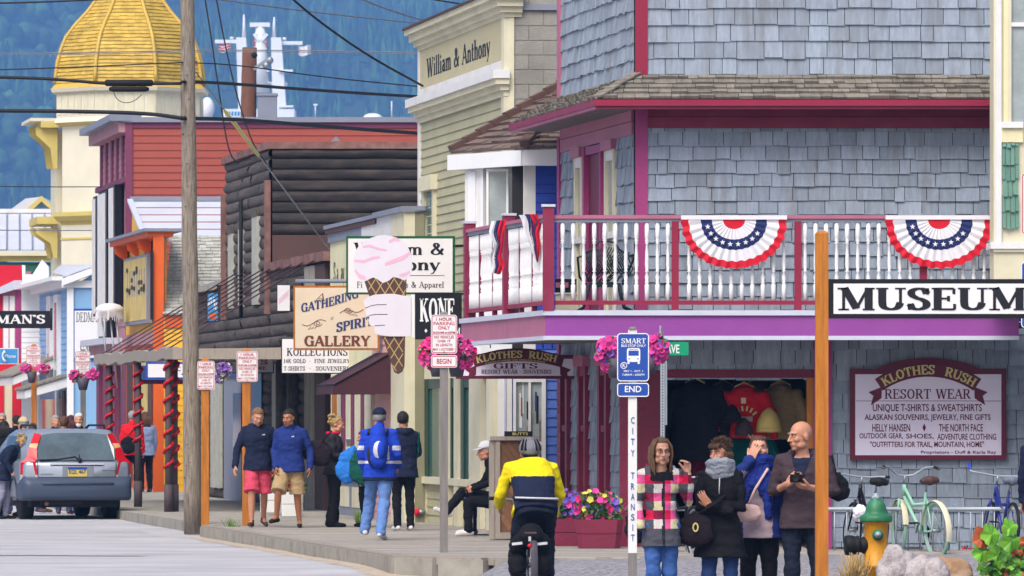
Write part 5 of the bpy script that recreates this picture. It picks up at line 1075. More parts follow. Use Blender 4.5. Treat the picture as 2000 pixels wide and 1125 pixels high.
def person(label, px, Y, z0, H, rot=0, J=None, top='navy', bottom='jeans', shoes='shoe_brown', skin='skin', hair=('short','hair_brown'), head=(0,0), fat=1.0, hem=.16, sleeve=1.0, legs='ankle', vox=.013, hero=False, tpaint=None, tmats=None, collar=None, hood=False, shirt=None, hands=(1,1), hdir=None, group=None, female=False, flare=1.0, loose=1.0):
    j = {k: Vector(v) for k, v in DEF.items()}
    for k, v in (J or {}).items():
        j[k] = j[k]+Vector(v[1:]) if v[0] == '+' else Vector(v)
    s = H/1.75
    if female:
        for k in ('sl','sr','el','er'): j[k].x *= .86
    for k in j: j[k] = j[k]*s
    r = thing('person', label, 'person', (X_(px, Y), Y, z0), group, local=True); r.rotation_euler = (0,0,R(rot))
    pr = Person(); pr.o = r; pr.j = j; pr.s = s; pr.rot = R(rot); pr.loc = V(X_(px, Y), Y, z0)
    pr.w = lambda p: pr.loc+Matrix.Rotation(pr.rot, 3, 'Z') @ Vector(p)
    sp = [j['pel'], j['wst'], j['chs'], j['nck']]; hx = (j['hr']-j['hl']).normalized(); sx = (j['sr']-j['sl']).normalized()
    def spine(t):     # 0 pelvis .. 1 neck
        ts = [0,.28,.66,1.0]
        if t <= 0: d = (sp[1]-sp[0]).normalized(); return sp[0]+d*(t*.53*s), hx
        for i in range(3):
            if t <= ts[i+1]+1e-6: a = (t-ts[i])/(ts[i+1]-ts[i]); return sp[i].lerp(sp[i+1], a), hx.lerp(sx, t).normalized()
        return sp[3], sx
    bust = 1.0
    TR = [(-.2,.152,.118),(-.05,.168,.125),(.06,.165,.12),(.26,.142 if female else .15,.105),(.45,.155,.112),(.66,.172,.122),(.84,.17,.108),(.93,.14,.09),(1.0,.075,.072)]
    def torso(mb, t0, g, k=1.0, t1=1.0, bot=1.0):
        rings = []; lst = [t0]+[q[0] for q in TR if t0 < q[0] <= t1+.001]
        for t in lst:
            rx = np.interp(t, [q[0] for q in TR], [q[1] for q in TR]); ry = np.interp(t, [q[0] for q in TR], [q[2] for q in TR])
            if t < 0: rx *= 1+(-t)*(bot-1); ry *= 1+(-t)*(bot-1)
            f = (fat if t < .7 else 1+(fat-1)*.4)*(np.interp(t, [.0,.3], [.98,.88]) if female else 1)
            rx, ry = (rx*f+g)*s*k, (ry*f+g)*s*k; c, ax = spine(t); c2, _ = spine(t+.05 if t < .95 else t); c1, _ = spine(t-.05)
            d = (c2-c1).normalized() if (c2-c1).length > 1e-5 else V(0,0,1); ax = (ax-d*ax.dot(d)).normalized(); ay = d.cross(ax)
            ring = []
            for i in range(20):
                a = 2*math.pi*i/20; cx_, sy = math.cos(a), math.sin(a); e = .85
                ring.append(c+ax*rx*math.copysign(abs(cx_)**e, cx_)+ay*ry*math.copysign(abs(sy)**e, sy))
            rings.append(ring)
        mb.loft(rings, 'skin')
    def arm(mb, a, g, upto=1.0, k=1.0, el=0):
        S, E, Wt = j['s'+a], j['e'+a], j['w'+a]; n = spine(.9)[0]
        if upto >= .99: end = Wt
        else: end = E+(Wt-E)*upto
        mb.limb([S.lerp(n, .35), S, S.lerp(E,.5), E, E.lerp(end,.5), end], [(.06+g)*s, (.058+g)*s, (.048+g)*s, (.041+g)*s, (.038+g)*s, (.03+g*(1.1 if upto > .9 else 1.3))*s], 'skin')
    def leg(mb, a, g, frm=0, upto=1.0, ank=0, kn=0):
        h, k, an = j['h'+a], j['k'+a], j['a'+a]; f = (fat+1)/2
        if upto <= .52: e = h+(k-h)*(upto/.5); mb.tube([h+V(0,0,.05), h.lerp(e,.35), h.lerp(e,.7), e], [(.09*f+g)*s, (.09*f+g)*s, (.09*f+g+.006)*s, (.09*f+g+.014)*s], 'skin', 16)
        else: mb.limb([h+V(0,0,.02*s), h.lerp(k,.4), k+(h-k)*.12, k, k.lerp(an,.3), k.lerp(an,.7), an], [(.09*f+g)*s, (.08*f+g)*s, (.06+g)*s, (.056+g+kn)*s, (.055+g+kn)*s, (.043+g+ank*.6)*s, (.036+g+ank)*s], 'skin')
    # body: torso, limbs, neck and head in one surface
    mb = MB(); torso(mb, -.15, -.03); [arm(mb, a, -.004) for a in 'lr']; [leg(mb, a, 0 if legs == 'knee' else -.018) for a in 'lr']
    hc_ = j['hd']; mb.limb([j['nck']-V(0,0,.03*s), j['nck'].lerp(hc_,.5), hc_+V(0,.012*s,-.03*s)], [.064*s,.055*s,.055*s], 'skin')
    if legs == 'knee':
        for a in 'lr': mb.limb([j['a'+a]+V(0,.02,-.03)*s, j['a'+a].lerp(j['t'+a],.5)+V(0,0,.0), j['t'+a]], [.035*s,.036*s,.025*s], 'skin')
    me = remeshed(mb, vox*s if not hero else .011, 3)
    bm = bmesh.new(); bm.from_mesh(me)
    hm = Matrix.Translation(hc_) @ Matrix.Rotation(R(head[0]), 4, 'Z') @ Matrix.Rotation(R(head[1]), 4, 'X') @ Matrix.Scale(s*1.06, 4)
    hb = MB(); b3 = lambda c, r_: hb.ball(c, r_, 'skin', 16, 10)
    b3((0,.014,.035), (.075,.096,.087)); b3((0,-.026,-.035), (.061,.066,.078)); b3((0,-.062,-.094), (.026,.024,.022)); b3((0,-.075,.027), (.05,.024,.014))
    for q in (-1, 1): b3((q*.038,-.062,-.022), (.027,.027,.024)); b3((q*.075,.012,-.004), (.011,.022,.032)); b3((q*.045,-.02,-.07), (.022,.045,.03)); b3((q*.011,-.103,-.033), (.009,.01,.008))
    hb.limb([(0,-.088,.02), (0,-.103,-.008), (0,-.117,-.03)], [.009,.0095,.0125], 'skin', 8); b3((0,-.08,-.064), (.03,.016,.02)); b3((0,0.02,-.07), (.05,.055,.06))
    hme = remeshed(hb, .0055 if hero else .011, 6 if hero else 2); hme.transform(hm); bm.from_mesh(hme)
    for i, a in enumerate('lr'):
        if hands[i]:
            w, e = j['w'+a], j['e'+a]; d = (w-e).normalized(); pn = V(1 if a == 'l' else -1, .2, 0); sd_ = 1 if a == 'l' else -1; cu = .35
            if hdir and a in hdir: d, pn, sd_, cu = hdir[a]
            b2 = MB(); hand(b2, w, d, pn, sd_, cu, s*1.02); b2.limb([w-d*.06*s if not (hdir and a in hdir) else w-(w-e).normalized()*.05*s, w, w+Vector(d).normalized()*.02*s], [.031*s,.027*s,.026*s], 'skin', 10)
            m2 = remeshed(b2, .0042 if hero else .0075, 1); bm.from_mesh(m2)
    me2 = bpy.data.meshes.new('body'); bm.to_mesh(me2); bm.free(); link_part(me2, 'body', r, [skin])
    # face details
    if hero or vox <= .0131:
        ey = MB()
        for q in (-1, 1): ey.ball((q*.031,-.083,.006), (.0125,.009,.0062), 'eye_white', 10, 6); ey.ball((q*.031,-.0905,.006), (.0052,.003,.0056), 'iris', 8, 5)
        ey.v = [tuple(hm @ Vector(p)) for p in ey.v]; ey.build('eyes', r) if False else ey.build('eye_pair', r)
        br = MB(); hmn = hair[1]
        for q in (-1, 1): br.tube([(q*.014,-.1,.026), (q*.032,-.099,.031), (q*.05,-.085,.025)], [.0035,.0042,.002], hmn, 6)
        br.v = [tuple(hm @ Vector(p)) for p in br.v]; br.build('eyebrows', r)
        lp = MB(); lp.tube([(-.023,-.086,-.064), (-.01,-.0965,-.0615), (0,-.098,-.063), (.01,-.0965,-.0615), (.023,-.086,-.064)], [.002,.004,.0038,.004,.002], 'lips', 6); lp.tube([(-.018,-.088,-.069), (0,-.097,-.0715), (.018,-.088,-.069)], [.002,.0045,.002], 'lips', 6)
        lp.v = [tuple(hm @ Vector(p)) for p in lp.v]; lp.build('lips', r)
    # hair
    st, hmn = hair; hb = MB(); rg = random.Random(hash(label) % 999 if False else sum(map(ord, label)))
    if st != 'none':
        n, k = 36, 22; rings = []
        hl = {'short':.07,'spiky':.062,'long':.085,'bun':.08,'bob':.075,'fringe':.0}.get(st, .07)
        for i in range(k+1):
            a = max(min(math.pi*(i/k-.5), 1.54), -1.54); ring = []
            for q in range(n):
                b = 2*math.pi*q/n; d = V(math.cos(a)*math.cos(b), math.cos(a)*math.sin(b), math.sin(a)); p = V(0,.016,.038)+V(d.x*.083, d.y*.104, d.z*.096)
                hl2 = hl+.012*noise.noise(V(b*5,a*9,len(label)))
                face = p.y < .01 and p.z < (hl2 if p.y < -.045 else hl2-.075*(p.y+.045)/.055)
                low = p.z < {'short':-.045,'spiky':-.06,'fringe':-.05}.get(st, -.07); nk = p.z < -.02 and p.y < .04
                if st == 'fringe': face = face or p.z > .045
                f = .8 if (face or low or nk and st in ('short','spiky','fringe')) else 1+.06*noise.noise(p*38)+.06*noise.noise(V(p.x*150,p.y*60,p.z*40))
                ring.append(V(0,.016,.038)+(p-V(0,.016,.038))*f)
            rings.append(ring)
        hb.loft(rings, hmn)
        if st == 'spiky':
            for i in range(230):
                a, b = rg.uniform(.1, 1.5), rg.uniform(0, 6.28); d = V(math.cos(a)*math.cos(b), math.cos(a)*math.sin(b), math.sin(a)); p = V(0,.016,.038)+V(d.x*.08,d.y*.1,d.z*.092)
                if p.y < -.06 and p.z < .06: continue
                e = p+(d*.6+V(rg.uniform(-.3,.6),rg.uniform(-.4,.4),.5)).normalized()*rg.uniform(.02,.05); hb.tube([p, (p+e)/2+V(0,0,.004), e], [.0055,.0045,.001], hmn, 4)
            for q in (-1,1):
                for i in range(8): y = -.03+.09*i/7; hb.tube([(q*.078,y,.02), (q*.086,y+.01,-.02), (q*.082,y+.02,-.06-rg.random()*.02)], [.014,.014,.005], hmn, 6)
            for i in range(9): x = -.05+.1*i/8; hb.tube([(x,-.075,.09), (x,-.1,.065), (x+.005,-.101,.04+rg.random()*.012)], [.012,.011,.004], hmn, 6)
        if st in ('long','bob'):
            ln = .34 if st == 'long' else .13
            for q in (-1,1):
                for ii in range(44):
                    i = ii//4; y = -.055+.12*ii/43+rg.uniform(-.004,.004); ww = (1 if i > 2 else .8)*rg.uniform(.94,1.06); hb.tube([(q*.05*ww,y*.8,.115), (q*.083,y,.05), (q*.09,y,-.03), (q*(.088-.012*(i<3)),y+.005,-.1), (q*(.085-.02*(i<4)),y-.01*(i<5),-.1-ln*rg.uniform(.6,1))], [.007,.0095,.0095,.009,.002], hmn, 5)
            for i in range(9): x = -.07+.14*i/8; hb.tube([(x,.1,.05), (x*1.1,.112,-.04), (x,.1,-.11), (x,.095,-.1-ln*.8)], [.02,.02,.02,.008], hmn, 7)
        if st == 'bun':
            for i in range(30): hb.ball((rg.uniform(-.05,.05), .1+rg.uniform(-.03,.03), .06+rg.uniform(-.06,.05)), rg.uniform(.015,.03), hmn, 8, 6)
            for i in range(14): a = rg.uniform(-1,1); hb.tube([(a*.06,.03,.11), (a*.08,.08,.13+rg.random()*.03), (a*.1,.13,.1+rg.random()*.05)], [.012,.01,.003], hmn, 5)
        hb.v = [tuple(hm @ Vector(p)) for p in hb.v]; hb.build('hair', r)
    pr.hm = hm
    # trousers or shorts
    mb = MB(); torso(mb, -.2, .006, 1.0, .3); 
    if legs == 'knee': [leg(mb, a, .012*loose, 0, .5) for a in 'lr']
    else: [leg(mb, a, .012*loose, 0, 1, (.012+.03*(flare-1))*loose, .004*loose) for a in 'lr']
    link_part(remeshed(mb, vox*s if not hero else .01, 2, (.011, 9, rg.random()*50)), 'shorts' if legs == 'knee' else 'trousers', r, [bottom])
    # top
    mb = MB(); torso(mb, -hem/.53*1.0 if hem >= 0 else 0.02, .024, 1, .99, 1.9); [arm(mb, a, .014*loose, sleeve) for a in 'lr']
    if hood:
        c = spine(.97)[0]; mb.limb([c+V(-.1,.05,.02)*s, c+V(0,.11,.0)*s, c+V(.1,.05,.02)*s], [.045*s,.06*s,.045*s], 'skin')
    if collar: c = j['nck'].lerp(hc_, .22); mb.limb([c-V(0,0,.05*s), c+V(0,0,.0)], [.085*s,.078*s], 'skin')
    link_part(remeshed(mb, vox*s if not hero else .01, 2, (.013, 8, rg.random()*50)), 'jacket' if hem < .3 else 'coat', r, tmats or [top], tpaint)
    # shoes
    for a in 'lr':
        an, to = j['a'+a], j['t'+a]; d = (to-an); mb = MB(); sl = 1.0
        heel = an+V(0,0,-.04*s)-V(d.x,d.y,0).normalized()*.045*s
        mb.limb([heel, heel.lerp(to,.5)+V(0,0,.006*s), to+V(0,0,.0)], [.038*s,.041*s,.034*s], 'skin')
        if shoes != 'sandal': mb.limb([an+V(0,0,-.02)*s, an+V(0,0,.015)*s], [.042*s,.042*s], 'skin')
        mm = remeshed(mb, .012, 2); link_part(mm, 'shoe', r, [shoes])
    return pr
def part_of(pr, mb, name): return mb.build(name, pr.o)
def cap_on(pr, m, brim=True, back=False):
    mb = MB(); n, k = 20, 8; rings = []
    for i in range(k+1):
        a = max(0, min(1.54, math.pi/2*i/k)); rings.append([V(0,.016,.05)+V(math.cos(a)*math.cos(2*math.pi*q/n)*.09, math.cos(a)*math.sin(2*math.pi*q/n)*.11, math.sin(a)*.095) for q in range(n)])
    mb.loft(rings, m)
    if brim:
        vs = []; 
        for i in range(9):
            a = -math.pi/2+(i/8-.5)*1.9; vs += [(.09*math.cos(a), .016+.11*math.sin(a), .052), (.1*math.cos(a), .0+.175*math.sin(a), .042)]
        vs2 = [(x,y,z-.006) for x,y,z in vs]; mb.add(vs, [(2*i,2*i+1,2*i+3,2*i+2) for i in range(8)], m); mb.add(vs2, [(2*i,2*i+1,2*i+3,2*i+2) for i in range(8)], m); mb.add([vs[2*i+1] for i in range(9)]+[vs2[2*i+1] for i in range(9)], [(i,i+1,i+10,i+9) for i in range(8)], m)
    mb.v = [tuple(pr.hm @ Vector(p)) for p in mb.v]; mb.build('cap', pr.o)
def scarf(pr, m, tails=False, thick=.045):
    mb = MB(); s = pr.s; c = pr.j['nck'].lerp(pr.j['hd'], .18); rg = random.Random(3)
    for k in range(4):
        n = 18; mb.tube([c+V(math.cos(2*math.pi*i/n)*(.095+.012*(k%2))*s, (math.sin(2*math.pi*i/n)*(.095+.01*k)-.012)*s, (-.05+.03*k+.02*math.sin(2*math.pi*i/n+k))*s) for i in range(n)], [thick*s*rg.uniform(.75,1.05) for _ in range(n)], m, 8, closed=True)
    if tails:
        for x0, x1, L in ((-.06,-.12,.42),(.07,.1,.52),(-.02,-.05,.25),(.03,.05,.3)):
            mb.tube([c+V(x0*s,-.1*s,-.02), c+V((x0*.4+x1*.6)*s,-.15*s,-.16*s), c+V(x1*s,-.165*s,-.32*s*L/.42), c+V(x1*1.02*s,-.15*s,-L*s)], [.045*s,.05*s,.045*s,.035*s], m, 8)
    me = remeshed(mb, .008, 1, (.008, 22, 4)); link_part(me, 'scarf', pr.o, [m])
YF = 54.0; GF = -.26
# the four in the right foreground
def plaid(x, y, z):
    if abs(x-.012) < .012 and y < 0 and z < 1.27: return 'ink'
    if z > 1.27 and abs(x) < .1: return 'black_wear'
    i = int(math.floor((x+5.03)/.074)); k = int(math.floor(z/.078))
    if z < .85: return 'plaid_grey'
    a, b = i%4, k%4
    return [['plaid_red','plaid_pink','plaid_red','plaid_dark'],['plaid_pink','plaid_white','plaid_grey','plaid_cream'],['plaid_red','plaid_grey','plaid_dark','plaid_pink'],['plaid_pink','plaid_cream','plaid_grey','plaid_white']][b][a]
g1 = person('young woman in pink and cream plaid jacket with glasses and long hair', 1291, YF-.3, GF, 1.63, 4, dict(wr=(.235,-.13,1.44), er=(.3,.0,1.16), el=(-.27,.03,1.13), wl=(-.2,-.12,.93), kl=(-.075,-.06,.5), kr=(.08,.0,.5), tl=(-.1,-.2,.03), hd=(.0,-.025,1.635)), 'plaid_red', 'jeans', 'shoe_brown', 'skin_pale', ('long','hair_lightbrown'), (8,0), .86, .2, .93, hero=True, tpaint=plaid, tmats=['plaid_red','plaid_pink','plaid_white','plaid_cream','plaid_grey','plaid_dark','ink','black_wear'], hood=True, female=True, hdir=dict(r=(V(.0,-.3,1), V(-.5,-.6,.2), -1, .9)), hands=(0,1))
mb = MB()
for q in (-1,1): mb.tube([(q*.031+.02*math.cos(2*math.pi*i/14), -.101, .004+.0155*math.sin(2*math.pi*i/14)) for i in range(14)], .0022, 'ink', 5, closed=True); mb.tube([(q*.051,-.1,.01), (q*.074,-.05,.012), (q*.077,.0,.01)], .002, 'ink', 5)
mb.tube([(-.011,-.102,.006), (.011,-.102,.006)], .002, 'ink', 5); mb.v = [tuple(g1.hm @ Vector(p)) for p in mb.v]; mb.build('glasses', g1.o)
g2 = person('woman in black zip tunic with grey scarf and arms crossed', 1407, YF, GF, 1.61, -4, dict(el=(-.235,-.04,1.12), er=(.235,-.04,1.12), wl=(.1,-.2,1.1), wr=(-.09,-.215,1.14), kl=(-.11,-.03,.5), tl=(-.14,-.14,.03)), 'black_wear', 'jeans_dark', 'shoe_brown', 'skin', ('spiky','hair_brown'), (-38,0), 1.06, .3, 1.0, hero=True, female=True, flare=1.5, hdir=dict(r=(V(-.6,-.1,.75), V(.2,.9,.3), 1, .3)), hands=(0,1))
scarf(g2, 'grey_knit')
mb = MB(); mb.tube([g2.j['chs']+V(0,-.175,.1), g2.j['chs']+V(-.005,-.185,-.04)], .005, 'white_wear', 5); part_of(g2, mb, 'zip')
g3 = person('woman in navy cardigan and blue scarf shading her face with one hand', 1482, YF+.5, GF, 1.64, -6, dict(el=(-.25,-.2,1.36), wl=(-.07,-.17,1.54), er=(.24,.03,1.12), wr=(.27,-.02,.86), sl=(-.18,-.02,1.44)), 'lilac_knit', 'black_wear', 'shoe_brown', 'skin_pale', ('bun','hair_auburn'), (10,-14), 1.22, .14, 1.0, hero=True, female=True, tmats=['lilac_knit','deep_blue'], tpaint=lambda x,y,z: 'lilac_knit' if (abs(x) < .13 and y < -.03 and z < 1.35) else 'deep_blue', hdir=dict(l=(V(.42,-.02,.9), V(.25,.95,.1), 1, .18)), loose=1.3)
scarf(g3, 'blue_scarf', True, .05)
g4 = person('bald man in brown hooded jacket holding a black camera at his chest', 1568, YF+.2, GF, 1.78, -10, dict(el=(-.27,.0,1.14), wl=(-.1,-.27,1.22), er=(.28,.0,1.14), wr=(.1,-.27,1.19), hd=(-.02,-.03,1.63), kl=(-.09,-.03,.5), kr=(.13,.02,.5), ar=(.15,.06,.085), tr=(.2,-.1,.03)), 'brown_hoodie', 'denim_black', 'black_wear', 'skin', ('none','hair_grey'), (-48,3), 1.02, .12, .42, hero=True, hood=True, hdir=dict(l=(V(.55,-.35,.5), V(.7,.5,0), 1, .75), r=(V(-.6,-.3,.1), V(-.2,.3,.9), -1, .75)), tmats=['brown_hoodie','navy'], tpaint=lambda x,y,z: 'navy' if (z > 1.22 and abs(x-.0) < (z-1.22)*.36 and y < -.02) else 'brown_hoodie')
cm = thing('camera', 'small black camera held in both hands by the bald man', 'camera', g4.w(V(0,-.31,1.27)*g4.s))
c = g4.w(V(-.01,-.335,1.27)*g4.s); mb = MB(); mb.box(Fr(c,(1,0,0),(0,-1,0)), -.06, .06, -.035, .035, -.02, .02, 'camera_black'); mb.box(Fr(c,(1,0,0),(0,-1,0)), -.02, .025, .035, .052, -.015, .018, 'camera_black'); mb.build('camera_body', cm); mb = MB(); mb.lathe(c+V(0,-.02,0), [(.03,0),(.031,.04),(.027,.045),(.022,.04)], 'black_rubber', 14, (-.25,-1,0)); mb.build('lens', cm)
def bag(label, c, size, m, strap=None, name='bag', extra=None, cat='bag', rot=0):
    t = thing(name, label, cat, c); mb = MB(); q = MB(); w, d, h = size
    q.limb([V(-w/2+h*.3,0,h*.1), V(0,0,h*.2), V(w/2-h*.3,0,h*.1)], [h*.36,h*.42,h*.36], m, 12); q.limb([V(-w/2+h*.3,0,-h*.22), V(0,0,-h*.25), V(w/2-h*.3,0,-h*.22)], [h*.4,h*.45,h*.4], m, 12)
    q.v = [(x, y*d/h, z) for x, y, z in q.v]; rm = Matrix.Rotation(R(rot), 3, 'Y'); q.v = [tuple(rm @ Vector(p)) for p in q.v]
    me = remeshed(q, .012, 2, (.008, 14, w*9)); o = link_part(me, 'pouch', t, [m])
    if strap: mb.tube([Vector(p) for p in strap], .012, m, 6); mb.build('strap', t)
    if extra: extra(t, Vector(c))
    return t
def rings_(t, c):
    for dx, dz, r_ in ((.0,.01,.035),): mb = MB(); mb.tube([c+V(dx+r_*.6*math.cos(2*math.pi*i/16), -.085, dz+r_*math.sin(2*math.pi*i/16)) for i in range(16)], .007, 'gold_letter', 6, closed=True); mb.build('ring', t)
bag('black shoulder bag with brass ring at the hip of the grey scarf woman', P(1358,1032,YF-.2), (.27,.12,.25), 'leather', [P(1362,1005,YF-.2), P(1395,985,YF-.3), P(1425,960,YF-.05), P(1440,915,YF)], 'shoulder_bag', rings_)
bag('small pale pink purse on the woman in the blue scarf', P(1462,1000,YF+.25), (.2,.06,.13), 'pink_purse', [P(1462,985,YF+.25), P(1475,955,YF+.28), P(1500,915,YF+.32)], 'purse', rot=-12)
bag('black camera bag hanging behind the bald man beside the orange post', P(1637,950,YF+.2), (.17,.12,.2), 'camera_black', [P(1633,930,YF+.2), P(1625,890,YF+.3)], 'camera_bag')
bag('black bag partly hidden behind the plaid jacket', P(1247,1022,YF-.1), (.1,.09,.26), 'leather', [P(1247,1000,YF-.1), P(1255,960,YF-.1)], 'shoulder_bag')
# strollers on the boardwalk
shirt_w = None
p6 = person('young man in black jacket and rose shorts looking down', 503, 87, 0, 1.69, 8, dict(el=(-.3,.02,1.14), wl=(-.34,-.08,.9), er=(.27,.04,1.14), wr=(.26,-.05,.9), kl=(-.1,-.14,.52), al=(-.1,-.12,.085), tl=(-.15,-.3,.05), kr=(.1,.03,.5), ar=(.11,.22,.13), tr=(.14,.08,.04), hd=(0,-.06,1.615)), 'navy', 'rose', 'shoe_brown', 'skin', ('short','hair_lightbrown'), (4,18), 1.05, .12, 1, 'knee', .012, collar=True, hood=True, loose=1.3)
p7 = person('young man in blue hooded jacket and khaki shorts', 567, 86.5, 0, 1.66, -6, dict(el=(-.24,.03,1.14), wl=(-.2,-.12,.9), er=(.29,.05,1.14), wr=(.3,-.02,.9), kl=(-.15,-.2,.54), al=(-.2,-.06,.16), tl=(-.26,-.24,.1), kr=(.1,.02,.5), ar=(.12,.12,.085), tr=(.15,-.05,.03), hd=(-.02,-.04,1.63)), 'deep_blue', 'khaki', 'sandal', 'skin_tan', ('short','hair_dark'), (-18,8), 1.08, .12, 1, 'knee', .012, collar=True, hood=True, loose=1.3)
for pr, x in ((p6,.07),(p7,.06)):
    mb = MB(); c = pr.j['chs']+V(x,-.165,.06)*pr.s; mb.box(Fr(c,(1,0,0),(0,-1,0)), -.02,.022,-.008,.0,0,.006,'white_wear'); mb.box(Fr(c,(1,0,0),(0,-1,0)), -.002,.022,.001,.008,0,.006,'white_wear'); part_of(pr, mb, 'chest_logo')
p8 = person('woman in charcoal cardigan and black trousers holding a paper cup', 652, 87, 0, 1.56, 82, dict(el=(-.25,-.02,1.14), wl=(-.14,-.3,1.14), er=(.24,-.05,1.14), wr=(.12,-.32,1.16), hd=(0,-.05,1.63)), 'charcoal', 'black_wear', 'black_wear', 'skin', ('bun','hair_blond'), (0,8), 1.12, .12, 1, vox=.012, female=True, flare=2.2, collar=False)
mb = MB(); c = p8.j['nck']; mb.tube([c+V(math.cos(2*math.pi*i/16)*.085, math.sin(2*math.pi*i/16)*.085, .02) for i in range(16)], .022, 'plaid_red', 8, closed=True); part_of(p8, mb, 'scarf')
cu = thing('paper_cup', 'white paper cup held by the woman in the charcoal cardigan', 'cup', P(681,866,86.9)); mb = MB(); mb.lathe(P(681,872,86.9), [(.03,0),(.038,.1),(.04,.1),(.04,.115),(.0,.118)], 'white_wear', 12); mb.build('cup', cu)
bag('large black leather handbag on the shoulder of the woman in charcoal', P(622,882,86.6), (.36,.16,.3), 'leather', [P(625,868,86.6), P(640,850,86.5), P(648,842,86.6)], 'handbag', rot=20)
p9 = person('short person mostly hidden behind the blue and green bags', 712, 87.3, 0, 1.36, -80, dict(el=(-.24,-.05,1.14), wl=(-.14,-.28,1.1)), 'black_wear', 'black_wear', 'black_wear', 'skin', ('short','hair_brown'), (0,10), 1.0, .12, 1, vox=.016)
bag('bright blue carrier bag beside the dark green one', P(684,905,86.3), (.22,.16,.44), 'blue_bag', None, 'carrier_bag', rot=12)
bag('dark green carrier bag beside the bright blue one', P(706,908,86.2), (.26,.16,.46), 'green_bag', None, 'carrier_bag', rot=-8)
def sportjkt(x, y, z):
    if abs(z-1.17) < .03 and abs(x) > .19: return 'white_wear'
    if abs(z-.99) < .02: return 'white_wear'
    if x < -.06 and x > -.15 and 1.02 < z < 1.2 and y > 0: return 'white_wear'
    return 'royal' if z > .8 else 'navy'
p10 = person('man in royal blue jacket and pale jeans walking with a backpack', 742, 78, 0, 1.66, 165, dict(el=(-.25,.03,1.15), wl=(-.2,-.16,1.0), er=(.26,.02,1.15), wr=(.24,-.1,.94), kr=(.2,-.2,.52), ar=(.27,-.2,.14), tr=(.34,-.36,.1), kl=(-.08,.06,.5), al=(-.08,.24,.12), tl=(-.1,.08,.03), hd=(.02,-.04,1.63)), 'royal', 'jeans_pale', 'shoe_white', 'skin', ('short','hair_grey'), (20,0), 1.12, .15, 1, vox=.012, tpaint=sportjkt, tmats=['royal','white_wear','navy'], loose=1.5, collar=True)
cap_on(p10, 'navy')
bp = thing('backpack', 'blue and grey backpack worn by the man in the royal blue jacket', 'backpack', P(768,890,77.7))
q = MB(); c = p10.w(V(-.04,.2,1.26)*p10.s); q.limb([c+V(0,-.02,-.17), c+V(0,0,0), c+V(-.01,.02,.18)], [.11,.125,.1], 'royal', 14); me = remeshed(q, .012, 2, (.008,12,2)); me.transform(Matrix.Translation(-P(768,890,77.7))); link_part(me, 'pack', bp, ['royal'])
mb = MB(); q = MB(); q.ball(c+V(.0,-.1,-.05), (.07,.05,.12), 'royal'); q.v and mb.add(q.v, q.f, 'white_wear', True); mb.build('pocket', bp); mb = MB(); mb.ball(c+V(.03,-.115,-.05), (.06,.05,.11), 'royal'); mb.build('pocket_panel', bp); mb = MB(); mb.tube([c+V(-.1,.0,.16), c+V(-.12,.09,.2), c+V(-.13,.16,.12)], .022, 'charcoal', 8); mb.tube([c+V(.08,.0,.16), c+V(.11,.09,.2), c+V(.12,.16,.12)], .022, 'charcoal', 8); mb.ball(c+V(-.08,.03,-.1), (.07,.08,.16), 'charcoal'); mb.build('strap', bp)
p11 = person('person in dark teal and navy jacket seen from behind beside the olive shopfront', 788, 84.5, 0, 1.62, 195, dict(el=(-.24,-.02,1.14), wl=(-.15,-.25,1.05), er=(.28,-.03,1.12), wr=(.2,-.25,1.0)), 'navy', 'black_wear', 'shoe_white', 'skin', ('short','hair_dark'), (-25,0), 1.1, .16, 1, vox=.013, hood=True, tmats=['navy','teal'], tpaint=lambda x,y,z: 'teal' if abs(abs(x)-.2) < .012 else 'navy')
# seated pair by the bin
bn = thing('bench', 'low wooden bench behind the slatted bin', 'bench', P(945,1040,81.5)); mb = MB(); o = P(945,812,81.5); mb.cube((o.x-.25,81.0,.38), (o.x+.5,81.9,.43), 'wood_grey'); mb.build('seat', bn)
for dx in (-.2,.42): mb = MB(); mb.cube((o.x+dx,81.1,0), (o.x+dx+.06,81.8,.38), 'wood_grey'); mb.build('leg', bn)
SEAT = dict(pel=(0,.1,.5), wst=(0,.12,.64), chs=(0,.08,.84), nck=(0,.04,1.02), hd=(0,-.02,1.17), sl=(-.18,.05,.98), sr=(.18,.05,.98), el=(-.22,-.08,.74), er=(.22,-.08,.74), wl=(-.08,-.28,.66), wr=(.08,-.28,.66), hl=(-.09,.08,.48), hr=(.09,.08,.48), kl=(-.1,-.36,.5), kr=(.1,-.36,.5), al=(-.1,-.36,.085), ar=(.1,-.36,.085), tl=(-.1,-.52,.03), tr=(.1,-.52,.03))
p12 = person('seated person in black coat and white cap with legs crossed', 962, 80.6, 0, 1.66, -78, dict(SEAT, kl=(-.02,-.42,.62), al=(.05,-.66,.34), tl=(.06,-.82,.38), kr=(.06,-.36,.48), nck=(0,-.02,1.02), hd=(0,-.1,1.17)), 'black_wear', 'black_wear', 'shoe_white', 'skin', ('short','hair_grey'), (0,6), 1.05, .02, 1, vox=.014, collar=True)
cap_on(p12, 'white_wear')
p13 = person('seated person in blue jeans behind the one in the black coat', 968, 81.6, 0, 1.66, -75, dict(SEAT), 'deep_blue', 'jeans_dark', 'shoe_white', 'skin', ('short','hair_dark'), (0,6), 1.0, .02, 1, vox=.016)
